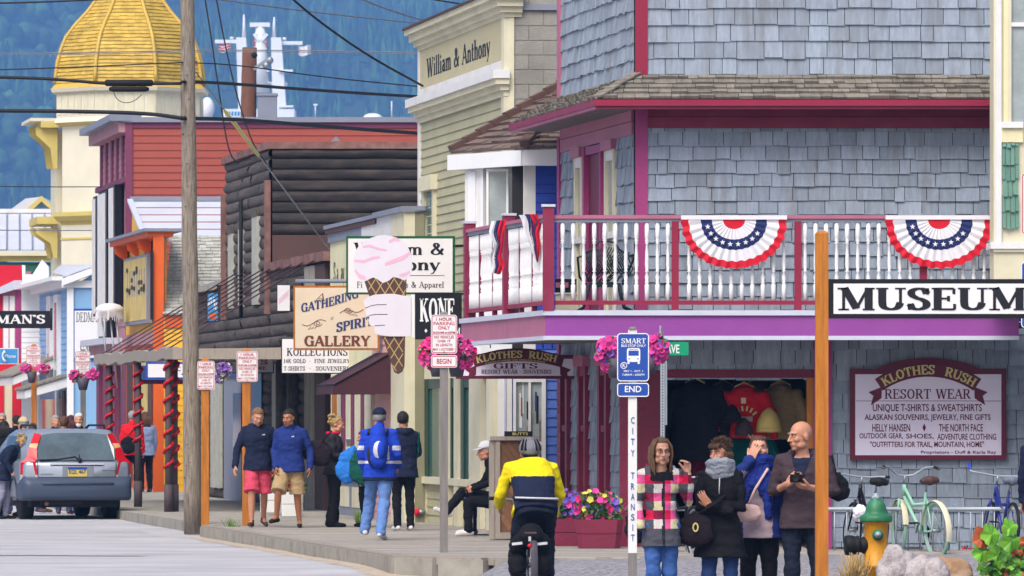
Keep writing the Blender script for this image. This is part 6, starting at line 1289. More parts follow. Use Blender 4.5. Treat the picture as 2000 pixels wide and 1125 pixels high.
# crowd beside the car
CR = [
 ('man with grey hair and glasses facing the camera at the far left edge', 4, 124, 1.76, 0, 'navy', 'jeans_dark', ('short','hair_grey'), 0, None),
 ('dark haired person in black seen from behind near the red shop', 32, 126, 1.72, 180, 'black_wear', 'black_wear', ('short','hair_dark'), 0, None),
 ('person with dark brown hair in black coat at the left edge', 8, 108, 1.62, 190, 'black_wear', 'jeans_dark', ('bob','hair_dark'), 0, None),
 ('man in beige cap and brown jacket left of the car', 46, 106, 1.68, 215, 'mauve_brown', 'charcoal', ('short','hair_grey'), 0, 'sand_cap'),
 ('bald man in bright blue fleece stooping beside the car', 82, 110, 1.54, 60, 'royal', 'jeans_dark', ('fringe','hair_white'), 12, None),
 ('person in grey hooded fleece seen from behind over the car roof', 125, 108, 1.7, 175, 'grey_fleece', 'jeans_dark', ('short','hair_auburn'), 0, None),
 ('person in pale jacket with brown hair behind the stooping bald man', 64, 119, 1.7, 185, 'white_wear', 'jeans_dark', ('short','hair_brown'), 0, None),
 ('person in navy with grey hair standing by the pale shopfront', 108, 122, 1.72, 20, 'navy', 'jeans_dark', ('short','hair_grey'), 0, None),
 ('person with dark red hair behind the grey hooded fleece', 139, 119, 1.72, 170, 'mauve_brown', 'black_wear', ('bob','hair_maroon'), 0, None),
 ('white haired bearded man in black facing the camera', 154, 116, 1.76, 5, 'black_wear', 'black_wear', ('short','hair_white'), 0, None),
 ('person in bright red jacket with a black bag seen from behind', 258, 126, 1.66, 172, 'red_jacket', 'black_wear', ('short','hair_grey'), 0, None),
 ('woman with brown bob in grey blue sweater', 284, 127, 1.64, 205, 'grey_blue', 'black_wear', ('bob','hair_auburn'), 0, None),
 ('man in grey cap and blue jeans between the garlanded posts', 316, 131, 1.7, -60, 'deep_blue', 'jeans', ('short','hair_grey'), 0, 'grey_knit'),
 ('man in navy jacket and pale jeans left of the tall utility pole', 346, 131.5, 1.74, -75, 'navy', 'jeans_pale', ('short','hair_grey'), 0, None)]
for lb, px, Y, H, rt, tp_, bt_, hr_, pit, cp in CR:
    street = px < 200
    jj = dict(kl=(-.1,-.05,.5), tl=(-.13,-.16,.03))
    if 'stooping' in lb: jj.update(chs=(0,-.12,1.26), nck=(0,-.24,1.38), hd=(0,-.33,1.5), sl=(-.18,-.2,1.35), sr=(.18,-.2,1.35), el=(-.22,-.3,1.1), er=(.22,-.3,1.1), wl=(-.15,-.5,1.0), wr=(.15,-.5,1.0))
    q = person(lb, px, Y, -.15 if street else 0, H*(1.0), rt, jj, tp_, bt_, 'shoe_brown', 'skin', hr_, (0, pit), 1.08, .14, 1, vox=.016, hood='hood' in lb, collar=True)
    if cp: cap_on(q, cp)
    if 'bearded' in lb: mb = MB(); mb.ball((0,-.06,-.085), (.05,.045,.045), 'hair_white', 12, 8); mb.v = [tuple(q.hm @ Vector(p)) for p in mb.v]; mb.build('beard', q.o)
    if 'glasses' in lb: mb = MB(); mb.box(Fr((0,0,0),(1,0,0),(0,-1,0)), -.055,.055,-.006,.018,.1,.104,'ink'); mb.v = [tuple(q.hm @ Vector(p)) for p in mb.v]; mb.build('glasses', q.o)
pb = person('woman with short blond hair in navy coat leaning towards the car', 8, 103, -.16, 1.56, 62, dict(chs=(0,-.16,1.23), nck=(0,-.32,1.34), hd=(0,-.44,1.44), sl=(-.18,-.27,1.31), sr=(.18,-.27,1.31), el=(-.24,-.2,1.1), er=(.22,-.25,1.1), wl=(-.2,-.3,.9), wr=(.14,-.45,1.0), al=(-.1,.12,.085), tl=(-.12,-.06,.03)), 'navy', 'grey_trousers', 'black_wear', 'skin', ('bun','hair_blond'), (0,14), 1.08, .22, 1, vox=.014, collar=True)
bag('black bag on the back of the person in the red jacket', P(250,868,125.6), (.28,.14,.3), 'camera_black', [P(252,850,125.7), P(268,830,125.75)], 'shoulder_bag')
pe = person('person in dark navy clothes cut off by the right edge', 2040, 64, -.2, 1.75, 170, {}, 'navy', 'denim_black', 'black_wear', 'skin', ('short','hair_dark'), (0,0), 1.1, .14, 1, vox=.016)
# ------------------------------------------------------------ signs
def rrect(u0, u1, z0, z1, r, n=5):
    out = []
    for cx_, cz_, a0 in ((u1-r,z1-r,0),(u0+r,z1-r,90),(u0+r,z0+r,180),(u1-r,z0+r,270)):
        out += [(cx_+r*math.cos(R(a0+90*i/n)), cz_+r*math.sin(R(a0+90*i/n))) for i in range(n+1)]
    return out
def outline(mb, fr, u0, u1, z0, z1, r, t, w, m):
    a, b = rrect(u0,u1,z0,z1,r), rrect(u0+t,u1-t,z0+t,z1-t,max(r-t,.004)); n = len(a)
    mb.add([fr.pt(u,z,w) for u,z in a]+[fr.pt(u,z,w) for u,z in b], [(i,(i+1)%n,(i+1)%n+n,i+n) for i in range(n)], m)
def post(px0, px1, pt, pb, Y, m, parent, d=None, name='post', taper=True):
    mb = MB(); f = front(Y); u0, u1 = X_(px0,Y), X_(px1,Y); z1, z0 = Z_(pt,Y), Z_(pb,Y); w = d or (u1-u0); e = (u1-u0)*.22
    mb.box(f, u0, u1, z0, z1, -w, 0, m)
    if taper: q = f.pt; mb.hexa([q(u0,z1,0), q(u1,z1,0), q(u1,z1,-w), q(u0,z1,-w), q(u0+e,z1+e,-e), q(u1-e,z1+e,-e), q(u1-e,z1+e,-w+e), q(u0+e,z1+e,-w+e)], m)
    return mb.build(name, parent)
def parking(label, px0, px1, py0, py1, Y, pp0, pp1, pyb, pm, ptop, begin=None, ptop2=None):
    t = thing('parking_sign', label, 'sign', (X_((pp0+pp1)/2,Y), Y, Z_(pyb,Y)), 'one hour parking signs')
    f = front(Y-.1); u0, u1 = X_(px0,Y), X_(px1,Y); z0, z1 = Z_(py1,Y), Z_(py0,Y); h = z1-z0; w = u1-u0; uc = (u0+u1)/2
    post(pp0, pp1, ptop, pyb, Y-.08, pm, t)
    mb = MB(); mb.prism(f, rrect(u0,u1,z0,z1,.035), -.008, 0, 'sign_white'); outline(mb, f, u0+.008, u1-.008, z0+.008, z1-.008, .03, .008, .002, 'ink_red')
    for s, ww, a, b in (('1 HOUR',.62,.84,.93),('PARKING',.8,.73,.82),('ONLY',.46,.62,.71),('8:00AM-6:00PM',.84,.51,.575),('NO VEHICLES',.76,.39,.46),('OVER 19\'',.5,.29,.36),('IN LENGTH',.62,.19,.26),('MAY 1-OCTOBER 1',.84,.08,.145)): text(mb, f, s, uc-w*ww/2, uc+w*ww/2, z0+h*a, z0+h*b, .003, 'ink_red', None)
    mb.box(f, u0+.02, u1-.02, z0+h*.483, z0+h*.49, .001, .003, 'ink_red'); mb.build('plate', t)
    for zz in (z1-.035, z0+.02): mb = MB(); mb.ball(f.pt(uc,zz,.004), .009, 'steel', 8, 5); mb.build('bolt', t)
    if begin:
        b0, b1 = Z_(begin[1],Y), Z_(begin[0],Y); mb = MB(); mb.prism(f, rrect(u0,u1,b0,b1,.025), -.008, 0, 'sign_white'); outline(mb, f, u0+.008, u1-.008, b0+.008, b1-.008, .02, .008, .002, 'ink_red'); text(mb, f, 'BEGIN', uc-w*.28, uc+w*.28, b0+(b1-b0)*.3, b0+(b1-b0)*.72, .003, 'ink_red', None); mb.build('plate', t)
    return t
parking('one hour parking sign with BEGIN plate on grey wooden post at the boardwalk edge', 842, 893, 615, 691, 71, 859, 875, 1086, 'grey_post', 612, (694, 718))
parking('one hour parking sign on orange post behind the young man in rose shorts', 463, 504, 686, 746, 88.5, 473, 489, 1028, 'wood_post', 684)
parking('one hour parking sign on orange post half hidden by the tall utility pole', 386, 420, 705, 761, 89.5, 393, 408, 1026, 'wood_post', 702)
parking('one hour parking sign on grey post over the roof of the silver car', 147, 177, 686, 732, 118, 157, 167, 930, 'grey_post', 684)
parking('one hour parking sign on brown post at the far left', 52, 80, 676, 717, 132, 61, 71, 900, 'wood_post', 674)
# bus stop
YB2 = 53.0; fB = front(YB2-.1); bus = thing('bus_stop_sign', 'blue bus stop sign with END plate on white post lettered city transit', 'sign', (X_(1235,YB2),YB2,-.26))
u0, u1 = X_(1205,YB2), X_(1267,YB2); uc = (u0+u1)/2; Zb = lambda p: Z_(p, YB2)
post(1227, 1244, 645, 1080, YB2-.085, 'white', bus); post(1227, 1244, 1080, 1180, YB2-.085, 'grey_post', bus, taper=False); post(1228.5, 1242.5, 641, 645, YB2-.09, 'grey_post', bus, .06)
mb = MB(); mb.prism(fB, rrect(u0,u1,Zb(745),Zb(651),.03), -.008, 0, 'sign_blue'); outline(mb, fB, u0, u1, Zb(745), Zb(651), .03, .008, .002, 'white_clean')
text(mb, fB, 'SMART', X_(1213,YB2), X_(1261,YB2), Zb(671), Zb(661), .003, 'white_clean', True, 18, 8); text(mb, fB, 'BUS STOP ONLY', X_(1213,YB2), X_(1261,YB2), Zb(678), Zb(673), .003, 'white_clean', None); text(mb, fB, 'MAY 1 - OCT. 1', X_(1218,YB2), X_(1255,YB2), Zb(727), Zb(723), .003, 'white_clean', None); text(mb, fB, '7:00AM - 6:00PM', X_(1215,YB2), X_(1258,YB2), Zb(734), Zb(730), .003, 'white_clean', None)
bx_ = lambda a, b, c, d, w, m: mb.box(fB, X_(a,YB2), X_(b,YB2), Zb(d), Zb(c), .001, w, m)
mb.prism(fB, rrect(X_(1224,YB2), X_(1250,YB2), Zb(707), Zb(680), .02), .001, .003, 'white_clean'); bx_(1227,1247,685,695,.004,'sign_blue'); bx_(1228,1246,682,683,.004,'sign_blue'); bx_(1225,1229,706,711,.003,'white_clean'); bx_(1245,1249,706,711,.003,'white_clean'); bx_(1227,1230,700,702,.004,'sign_blue'); bx_(1244,1247,700,702,.004,'sign_blue')
cc = (X_(1218,YB2), Zb(714)); rr_ = .029; n = 18
mb.add([fB.pt(cc[0]+r_*math.cos(2*math.pi*i/n), cc[1]+r_*math.sin(2*math.pi*i/n), .003) for r_ in (rr_, rr_*.8) for i in range(n)], [(i,(i+1)%n,(i+1)%n+n,i+n) for i in range(n)], 'white_clean'); text(mb, fB, 'R', cc[0]-.011, cc[0]+.011, cc[1]-.015, cc[1]+.015, .0035, 'white_clean', None); mb.bar(fB.pt(cc[0]-.02,cc[1]+.02,.004), fB.pt(cc[0]+.02,cc[1]-.02,.004), .005, .002, 'white_clean')
mb.build('plate', bus)
mb = MB(); mb.prism(fB, rrect(u0,u1,Zb(775),Zb(748),.025), -.008, 0, 'sign_blue'); outline(mb, fB, u0, u1, Zb(775), Zb(748), .025, .008, .002, 'white_clean'); text(mb, fB, 'END', X_(1220,YB2), X_(1252,YB2), Zb(766), Zb(754), .003, 'white_clean', None); mb.build('plate', bus)
mb = MB(); f = front(YB2-.085)
for ch, yc in zip('CITYTRANSIT', (821,842,863,885,929,950,970,990,1010,1030,1050)):
    w = 3.6 if ch != 'I' else .8; text(mb, f, ch, X_(1235.5-w,YB2), X_(1235.5+w,YB2), Zb(yc+6.5), Zb(yc-6.5), .004, 'sign_blue', None)
mb.build('lettering', bus)
# street name sign
YA = 64; av = thing('street_sign', 'green AVE street name sign on perforated steel pole behind the flower basket', 'sign', (X_(1294,YA),YA,-.25)); fA = front(YA)
mb = MB(); mb.box(fA, X_(1290,YA), X_(1298,YA), -.2, Z_(668,YA), -.045, 0, 'galv'); mb.build('pole', av)
for i in range(46): 
    zz = Z_(705,YA)-i*.03
    if i == 0: hb_ = MB()
    hb_.box(fA, X_(1293,YA), X_(1295,YA), zz-.006, zz+.006, .0005, .002, 'gap')
hb_.build('perforation', av)
mb = MB(); mb.box(fA, X_(1296,YA), X_(1345,YA), Z_(694,YA), Z_(668,YA), -.03, -.01, 'sign_green'); text(mb, fA, 'AVE', X_(1301,YA), X_(1327,YA), Z_(690,YA), Z_(673,YA), -.007, 'white_clean', None); mb.build('name_plate', av)
mb = MB(); mb.hexa([fA.pt(X_(1288,YA),Z_(668,YA),.0), fA.pt(X_(1291,YA),Z_(668,YA),.0), fA.pt(X_(1299,YA),Z_(668,YA),-.6), fA.pt(X_(1296,YA),Z_(668,YA),-.6), fA.pt(X_(1288,YA),Z_(636,YA),.0), fA.pt(X_(1291,YA),Z_(636,YA),.0), fA.pt(X_(1299,YA),Z_(645,YA),-.6), fA.pt(X_(1296,YA),Z_(645,YA),-.6)], 'galv'); mb.build('name_plate', av)
mb = MB(); mb.box(fA, X_(1298.5,YA), X_(1303,YA), Z_(830,YA), Z_(705,YA), -.3, -.02, 'galv'); mb.build('sign_edge', av)
# museum sign
YM2 = 51; mu = thing('museum_sign', 'MUSEUM sign in black serif letters on tall orange wooden post', 'sign', (X_(1605,YM2),YM2,-.3)); fM = front(YM2)
post(1593, 1618, 456, 1190, YM2, 'wood_post', mu)
mb = MB(); mb.box(fM, X_(1618.5,YM2), X_(2040,YM2), Z_(622,YM2), Z_(545,YM2), -.05, 0, 'black_paint'); mb.build('frame', mu)
mb = MB(); mb.box(fM, X_(1628,YM2), X_(2032,YM2), Z_(613,YM2), Z_(554,YM2), -.01, .006, 'sign_white'); text(mb, fM, 'MUSEUM', X_(1637,YM2), X_(2003,YM2), Z_(606,YM2), Z_(562,YM2), .01, 'ink', True, 24, 9); mb.build('face', mu)
# shop wall sign and hanging gift sign share a painted ribbon
def ribbon(mb, fr, uc, zc, rad, half, th, w, m, tails=True):
    n = 18; pts = lambda r: [(uc+r*math.sin(half*(2*i/n-1)), zc-rad+r*math.cos(half*(2*i/n-1))) for i in range(n+1)]
    a, b = pts(rad-th/2), pts(rad+th/2)
    mb.add([fr.pt(u,z,w) for u,z in a]+[fr.pt(u,z,w) for u,z in b], [(i,i+1,i+n+2,i+n+1) for i in range(n)], m)
    if tails:
        for q in (-1, 1):
            e = (uc+q*rad*math.sin(half*.93), zc-rad+(rad-th*.75)*math.cos(half*.93)); t = th
            P_ = [(e[0], e[1]+t*.35), (e[0]+q*t*.95, e[1]-t*.02), (e[0]+q*t*.6, e[1]-t*.28), (e[0]+q*t*.78, e[1]-t*.95), (e[0]+q*t*.02, e[1]-t*.45)]
            mb.add([fr.pt(u,z,w-.002) for u,z in P_], [(0,1,2),(0,2,3,4)], m)
def arc_warp(uc, zc, rad): return lambda u, z: (uc+(rad+z-zc)*math.sin((u-uc)/rad), zc-rad+(rad+z-zc)*math.cos((u-uc)/rad))
YW = 73.95; fW = front(YW); sg = thing('wall_sign', 'large maroon framed shop sign listing resort wear and souvenirs on the shingle wall', 'sign', (X_(1812,YW),YW,Z_(895,YW))); xx = lambda p: X_(p,YW); zz_ = lambda p: Z_(p,YW)
mb = MB(); mb.box(fW, xx(1660), xx(1965), zz_(898), zz_(720), -.02, .05, 'ink_maroon'); arch = [(xx(1705),zz_(725))]+[(xx(1812)+(xx(1915)-xx(1812))*math.sin(a)/math.sin(.62), zz_(699)-( (1-math.cos(a))/(1-math.cos(.62)) )*.13) for a in [-.62+1.24*i/12 for i in range(13)]]+[(xx(1920),zz_(725))]; mb.prism(fW, arch, -.02, .048, 'ink_maroon'); mb.build('frame', sg)
mb = MB(); mb.box(fW, xx(1670), xx(1955), zz_(889), zz_(731), .05, .056, 'lilac_board')
uc = xx(1812); ribbon(mb, fW, uc, zz_(722), 1.05, .6, .17, .06, 'ink_maroon')
for s, a, b in (('KLOTHES',1718,1825),('RUSH',1846,1909)): text(mb, fW, s, xx(a), xx(b), zz_(722)-.055, zz_(722)+.055, .064, 'gold_letter', True, 22, 12, arc_warp(uc, zz_(722), 1.05))
text(mb, fW, 'RESORT WEAR', xx(1727), xx(1895), zz_(779), zz_(760), .06, 'ink_maroon', True, 17, 8); mb.box(fW, xx(1671), xx(1954), zz_(783.6), zz_(782.6), .056, .059, 'ink_maroon')
for s, a, b, c, d in (('UNIQUE T-SHIRTS & SWEATSHIRTS',1704,1917,806,789),('ALASKAN SOUVENIRS, JEWELRY, FINE GIFTS',1688,1934,824,809),('HELLY HANSEN',1703,1777,843,828),('THE NORTH FACE',1833,1919,843,828),('OUTDOOR GEAR,',1678,1763,858,846),('SHOES,',1769,1823,858,847),('ADVENTURE CLOTHING',1830,1945,859,847),('"OUTFITTERS FOR TRAIL, MOUNTAIN, HOME"',1699,1921,875,862),('Proprietors - Duff & Karla Ray',1798,1945,888,880)): text(mb, fW, s, xx(a), xx(b), zz_(c), zz_(d), .06, 'ink_maroon', None)
mb.prism(fW, [(xx(1804.5),zz_(843)), (xx(1808),zz_(835)), (xx(1804.5),zz_(827)), (xx(1801),zz_(835))], .056, .06, 'ink_maroon'); mb.build('face', sg)
YV = 78.3; fV = front(YV); gi = thing('hanging_sign', 'maroon framed gifts sign hanging under the purple balcony', 'sign', (X_(1010,YV),YV,Z_(740,YV))); xx = lambda p: X_(p,YV); zz_ = lambda p: Z_(p,YV)
mb = MB(); mb.box(fV, xx(890), xx(1131), zz_(740), zz_(693), -.03, .02, 'ink_maroon'); arch = [(xx(925),zz_(697))]+[(xx(1012)+(xx(1095)-xx(1012))*math.sin(a)/math.sin(.5), zz_(680)-((1-math.cos(a))/(1-math.cos(.5)))*.1) for a in [-.5+1.0*i/12 for i in range(13)]]+[(xx(1098),zz_(697))]; mb.prism(fV, arch, -.03, .018, 'ink_maroon'); mb.build('frame', gi)
mb = MB(); mb.box(fV, xx(893), xx(1124), zz_(734), zz_(701), .02, .026, 'lilac_board'); uc = xx(1012); ribbon(mb, fV, uc, zz_(694), 2.0, .29, .15, .03, 'ink_maroon')
for s, a, b in (('KLOTHES',929,1020),('RUSH',1033,1088)): text(mb, fV, s, xx(a), xx(b), zz_(699), zz_(685), .034, 'gold_letter', True, 24, 13, arc_warp(uc, zz_(693), 2.0))
text(mb, fV, 'A LOCALLY OWNED AND OPERATED BUSINESS', xx(946), xx(1066), zz_(704.5), zz_(701.5), .034, 'gold_letter', None, warp=arc_warp(uc, zz_(697), 2.0))
text(mb, fV, 'GIFTS', xx(963), xx(1050), zz_(720), zz_(709.5), .034, 'ink_maroon', True, 20, 8); text(mb, fV, 'RESORT WEAR * SOUVENIRS', xx(940), xx(1077), zz_(730), zz_(722), .031, 'ink_maroon', True, 19, 9); mb.build('face', gi)
for p in (957, 1060, 1078): mb = MB(); mb.tube([P(p, 666, YV), P(p, 672, YV), P(p+1, 680, YV)], .008, 'wire_black', 5); mb.build('hook', gi)
mb = MB(); mb.tube([P(930,668,YV+.1), P(1150,668,YV+.1)], .02, 'galv', 8); mb.build('hanger_pipe', gi)
# hanging store sign behind the cone
YX = 86.3; fX = front(YX); xx = lambda p: X_(p,YX); zz_ = lambda p: Z_(p,YX); ha = thing('hanging_sign', 'green framed fine apparel sign behind the ice cream cone', 'sign', (xx(782),YX,zz_(575)))
mb = MB(); mb.box(fX, xx(676), xx(889), zz_(575), zz_(461), -.1, 0, 'green_frame'); mb.build('frame', ha)
mb = MB(); mb.box(fX, xx(680), xx(884), zz_(571), zz_(466), .001, .006, 'sign_white')
text(mb, fX, 'William &', xx(692), xx(868), zz_(498), zz_(474), .009, 'ink', True, 20, 8); text(mb, fX, 'Anthony', xx(700), xx(860), zz_(528), zz_(504), .009, 'ink', True, 20, 8); text(mb, fX, 'Fi', xx(697), xx(708), zz_(562), zz_(550), .009, 'ink', True, 15, 7); text(mb, fX, 's & Apparel', xx(792), xx(867), zz_(562), zz_(550), .009, 'ink', True, 15, 7); mb.box(fX, xx(700), xx(868), zz_(538.6), zz_(537.6), .006, .009, 'ink'); mb.build('face', ha)
mb = MB(); mb.tube([P(884,480,YX), P(950,480,YX+.6)], .02, 'wire_black', 6); mb.build('bracket', ha)
# cone in a hand
YZ = 84.6; fZ = front(YZ); xx = lambda p: X_(p,YZ); zz_ = lambda p: Z_(p,YZ); cn = thing('cone_sign', 'painted wooden ice cream cone held by a white hand', 'sign', (xx(760),YZ,zz_(730)))
rg = random.Random(11)
blob = [(748,459),(765,461),(783,468),(796,480),(803,497),(805,515),(804,530),(800,541),(790,548),(778,543),(768,541),(760,548),(748,553),(738,546),(729,542),(722,545),(712,550),(702,546),(694,536),(691,522),(690,508),(694,492),(701,480),(712,471),(724,465),(735,461)]
mb = MB(); mb.prism(fZ, [(xx(a),zz_(b)) for a,b in blob][::-1], -.05, .03, 'ice_cream')
for pts, w in (([(708,482),(722,480),(738,486),(756,489)],5), ([(692,509),(710,511),(728,504),(742,502)],6), ([(752,516),(770,510),(790,502),(801,494)],9), ([(760,472),(772,466),(780,470)],7), ([(693,528),(703,540),(714,543)],9), ([(780,538),(792,536),(800,530)],7)):
    L = [];
    n = len(pts)
    for i, (a, b) in enumerate(pts): ww = w*(.35+.65*math.sin(math.pi*(i+.6)/(n+.2))); L.append((a,b-ww/2)); L.append((a,b+ww/2))
    mb.add([fZ.pt(xx(a),zz_(b),.0325) for a,b in L], [(2*i,2*i+1,2*i+3,2*i+2) for i in range(n-1)], 'ice_pink')
mb.build('ice_cream', cn)
cone = [(709,541),(794,541),(790,715),(786,726),(778,731),(770,727)]
mb = MB(); mb.prism(fZ, [(xx(a),zz_(b)) for a,b in cone][::-1], -.045, .02, 'cone_brown')
L = lambda y: 709+(y-541)*(770-709)/(727-541); Rr = lambda y: 794-(y-541)*(794-788)/(727-541)
for k in range(-12, 14):
    for sgn in (1, -1):
        pts = []
        for i in range(60):
            y = 541+184*i/59; x = 750+k*18+sgn*(y-541)*.62-(0 if sgn > 0 else -40)
            if L(y)+.5 < x < Rr(y)-.5: pts.append((x, y))
        if len(pts) > 2: mb.bar(fZ.pt(xx(pts[0][0]),zz_(pts[0][1]),.021+.0006*(sgn>0)), fZ.pt(xx(pts[-1][0]),zz_(pts[-1][1]),.021+.0006*(sgn>0)), .013, .004, 'cone_line', up=(0,-1,0))
mb.build('cone', cn)
hp_ = [(803,579),(803,657),(760,657),(742,655),(733,651),(731,643),(733,638),(722,635),(720,626),(722,617),(715,614),(713,606),(716,600),(711,596),(711,587),(717,581),(730,576),(752,574),(770,574),(790,578)]
mb = MB(); mb.prism(fZ, [(xx(a),zz_(b)) for a,b in hp_], -.05, .045, 'ice_cream')
for a in ([(714,602),(725,597),(738,595),(755,595)], [(721,616),(735,614),(757,614)], [(732,636),(740,636),(752,635)]): mb.tube([fZ.pt(xx(x),zz_(y),.046) for x, y in a], .004, 'ink', 5)
mb.build('hand_panel', cn)
mb = MB(); mb.box(fZ, xx(803), xx(810), zz_(659), zz_(575), -.05, .03, 'white_clean'); mb.box(fZ, xx(810.5), xx(902), zz_(663), zz_(572), -.06, .02, 'black_paint'); text(mb, fZ, 'KONE', xx(820), xx(888), zz_(628), zz_(583), .024, 'white_clean', True, 24, 8); text(mb, fZ, 'M', xx(889), xx(899), zz_(652), zz_(640), .024, 'white_clean', True, 20, 8); mb.prism(fZ, [(xx(832),zz_(650)), (xx(835),zz_(646)), (xx(832),zz_(642)), (xx(829),zz_(646))], .02, .024, 'white_clean'); mb.build('name_board', cn)
mb = MB(); mb.tube([P(880,574,YZ), P(978,574,YZ)], .02, 'wire_black', 6); mb.build('bracket', cn)
# gallery and collections boards
YY = 93.5; fY = front(YY); xx = lambda p: X_(p,YY); zz_ = lambda p: Z_(p,YY); ga = thing('hanging_sign', 'tan gallery sign with blue and brown ornate lettering', 'sign', (xx(657),YY,zz_(683)))
mb = MB(); mb.box(fY, xx(573), xx(741), zz_(684), zz_(558), -.06, 0, 'wood_post'); mb.build('frame', ga)
mb = MB(); mb.box(fY, xx(576.5), xx(737.5), zz_(680), zz_(562), .001, .006, 'cream_board')
def slope(x0, y0, dy, bow=0): return lambda u, z: (u, z+(u-xx(x0))*dy-bow*((u-xx(x0))**2))
text(mb, fY, 'A', xx(614), xx(634), zz_(588), zz_(573), .01, 'ink_brown', True, 9, 5, italic=.25)
text(mb, fY, 'GATHERING', xx(588), xx(700), zz_(610), zz_(593), .012, 'ink_blue', True, 24, 12, slope(588,0,.16,-.12)); text(mb, fY, 'SPIRITS', xx(657), xx(742), zz_(649), zz_(631), .012, 'ink_blue', True, 24, 12, slope(657,0,.22,.05)); text(mb, fY, 'GALLERY', xx(594), xx(723), zz_(676), zz_(656), .012, 'ink_red' if False else 'ink_brown', True, 24, 13)
text(mb, fY, 'of', xx(645), xx(655), zz_(625), zz_(615), .01, 'ink_brown', True, 9, 5, italic=.3)
for c0, q in (((620,632),1), ((680,606),-1)):
    pts = [(c0[0]+q*(-30+i*1.6), c0[1]+4*math.sin(i*.22)-i*.25*q+(2 if q > 0 else -2)) for i in range(30)]; mb.tube([fY.pt(xx(a),zz_(b),.009) for a,b in pts], .005, 'ink_brown', 4)
    pts = [(c0[0]+(9-i*.3)*math.cos(i*.45), c0[1]+(6-i*.2)*math.sin(i*.45)) for i in range(24)]; mb.tube([fY.pt(xx(a),zz_(b),.009) for a,b in pts], .0045, 'ink_brown', 4)
    for k in range(3): mb.tube([fY.pt(xx(c0[0]-q*(12-k*5)),zz_(c0[1]+6),.009), fY.pt(xx(c0[0]-q*(18-k*6)),zz_(c0[1]+12-k),.009)], .004, 'ink_brown', 4)
mb.build('face', ga)
mb = MB(); mb.tube([P(577,549,YY), P(700,549,YY), P(762,550,YY)], .03, 'grey_flash', 8)
for p in (590, 715): mb.tube([P(p,549,YY), P(p,558,YY)], .01, 'wire_black', 5)
mb.build('bracket', ga)
YK = 97.5; fK = front(YK); xx = lambda p: X_(p,YK); zz_ = lambda p: Z_(p,YK); kl = thing('hanging_sign', 'white black-framed sign for gold jewelry and T-shirts below the gallery sign', 'sign', (xx(620),YK,zz_(729)))
mb = MB(); mb.box(fK, xx(549), xx(690), zz_(730), zz_(660), -.06, 0, 'black_paint'); mb.build('frame', kl)
mb = MB(); mb.box(fK, xx(551), xx(688), zz_(728), zz_(662), .001, .006, 'sign_white')
for s, a, b, c, d in (('KOLLECTIONS',560,679,695,680),('14K GOLD',554,597,709,701),('*',603,608,708,702),('FINE JEWELRY',614,683,709,701),('T-SHIRTS',554,596,724,715.5),('*',603,608,722,717),('SOUVENIERS',617,683,724,715.5)): text(mb, fK, s, xx(a), xx(b), zz_(c), zz_(d), .009, 'ink', True, 18, 8)
mb.build('face', kl); mb = MB(); mb.tube([P(560,655,YK), P(720,655,YK)], .025, 'wire_black', 6); mb.build('bracket', kl)
# signs farther down the street
def simple_sign(label, px0, px1, py0, py1, Y, frame, face, texts, b=2, name='hanging_sign', bracket=None):
    f = front(Y); t = thing(name, label, 'sign', (X_((px0+px1)/2,Y),Y,Z_(py1,Y))); mb = MB(); mb.box(f, X_(px0,Y), X_(px1,Y), Z_(py1,Y), Z_(py0,Y), -.08, 0, frame); mb.build('frame', t)
    mb = MB(); mb.box(f, X_(px0+b,Y), X_(px1-b,Y), Z_(py1-b,Y), Z_(py0+b,Y), .001, .006, face)
    for s, a, q, c, d, m, sf in texts: text(mb, f, s, X_(a,Y), X_(q,Y), Z_(c,Y), Z_(d,Y), .012, m, sf, 22, 10)
    mb.build('face', t)
    if bracket: mb = MB(); mb.tube([P(*bracket[0],Y), P(*bracket[1],Y)], .03, 'wire_black', 6); mb.build('bracket', t)
    return t
simple_sign("black sign with bold white serif letters at the far left", -60, 100, 607, 641, 145, 'black_paint', 'black_paint', [("DEDMAN'S", -72, 88, 632, 615, 'white_clean', True)], 2, bracket=((100,602),(100,645)))
ph = simple_sign('blue public telephone sign with white handset at the left edge', -2, 36, 680, 711, 128, 'white_clean', 'phone_blue', [('Phone', 10, 31, 699, 692, 'white_clean', None)], 1.5)
mb = MB(); mb.tube([P(10,686,127.9), P(6,690,127.9), P(5,696,127.9), P(7,702,127.9), P(11,706,127.9)], [.035,.02,.02,.02,.035], 'white_clean', 6); mb.build('handset', ph)
so_ = simple_sign('small blue and orange sign high on the log wall beside the utility pole', 404, 427, 571, 628, 116, 'black_paint', 'phone_blue', [], 1.5)
simple_sign('white store sign with red letters under the canopy', 428, 535, 697, 729, 107.5, 'ink_blue', 'sign_white', [('ST', 440, 472, 714, 705, 'ink_red', True), ('S', 509, 523, 712, 703, 'ink_red', True), ('RE', 505, 519, 722, 716, 'ink_red', True)], 2)
st = simple_sign('small white sign with pink lettering on the log wall', 541, 567, 556, 608, 104, 'ink', 'sign_white', [], 1)
mb = MB(); fq_ = front(104)
for i in range(7): x = 545+i*2.8; mb.bar(fq_.pt(X_(x,104),Z_(594-i*2.6,104),.01), fq_.pt(X_(x+1,104),Z_(582-i*2.6,104),.01), .012, .003, 'ice_pink', up=(0,-1,0))
mb.build('lettering', st)
mb = MB(); fq_ = front(116); mb.box(fq_, X_(408,116), X_(422,116), Z_(623,116), Z_(612,116), .008, .012, 'orange')
for x, y0, y1 in ((406,600,588),(409,597,580),(412,596,582),(416,592,580),(418,604,585),(421,608,588)): mb.bar(fq_.pt(X_(x,116),Z_(y0,116),.01), fq_.pt(X_(x+1.5,116),Z_(y1,116),.01), .017, .003, 'white_clean', up=(0,-1,0))
mb.build('lettering', so_)
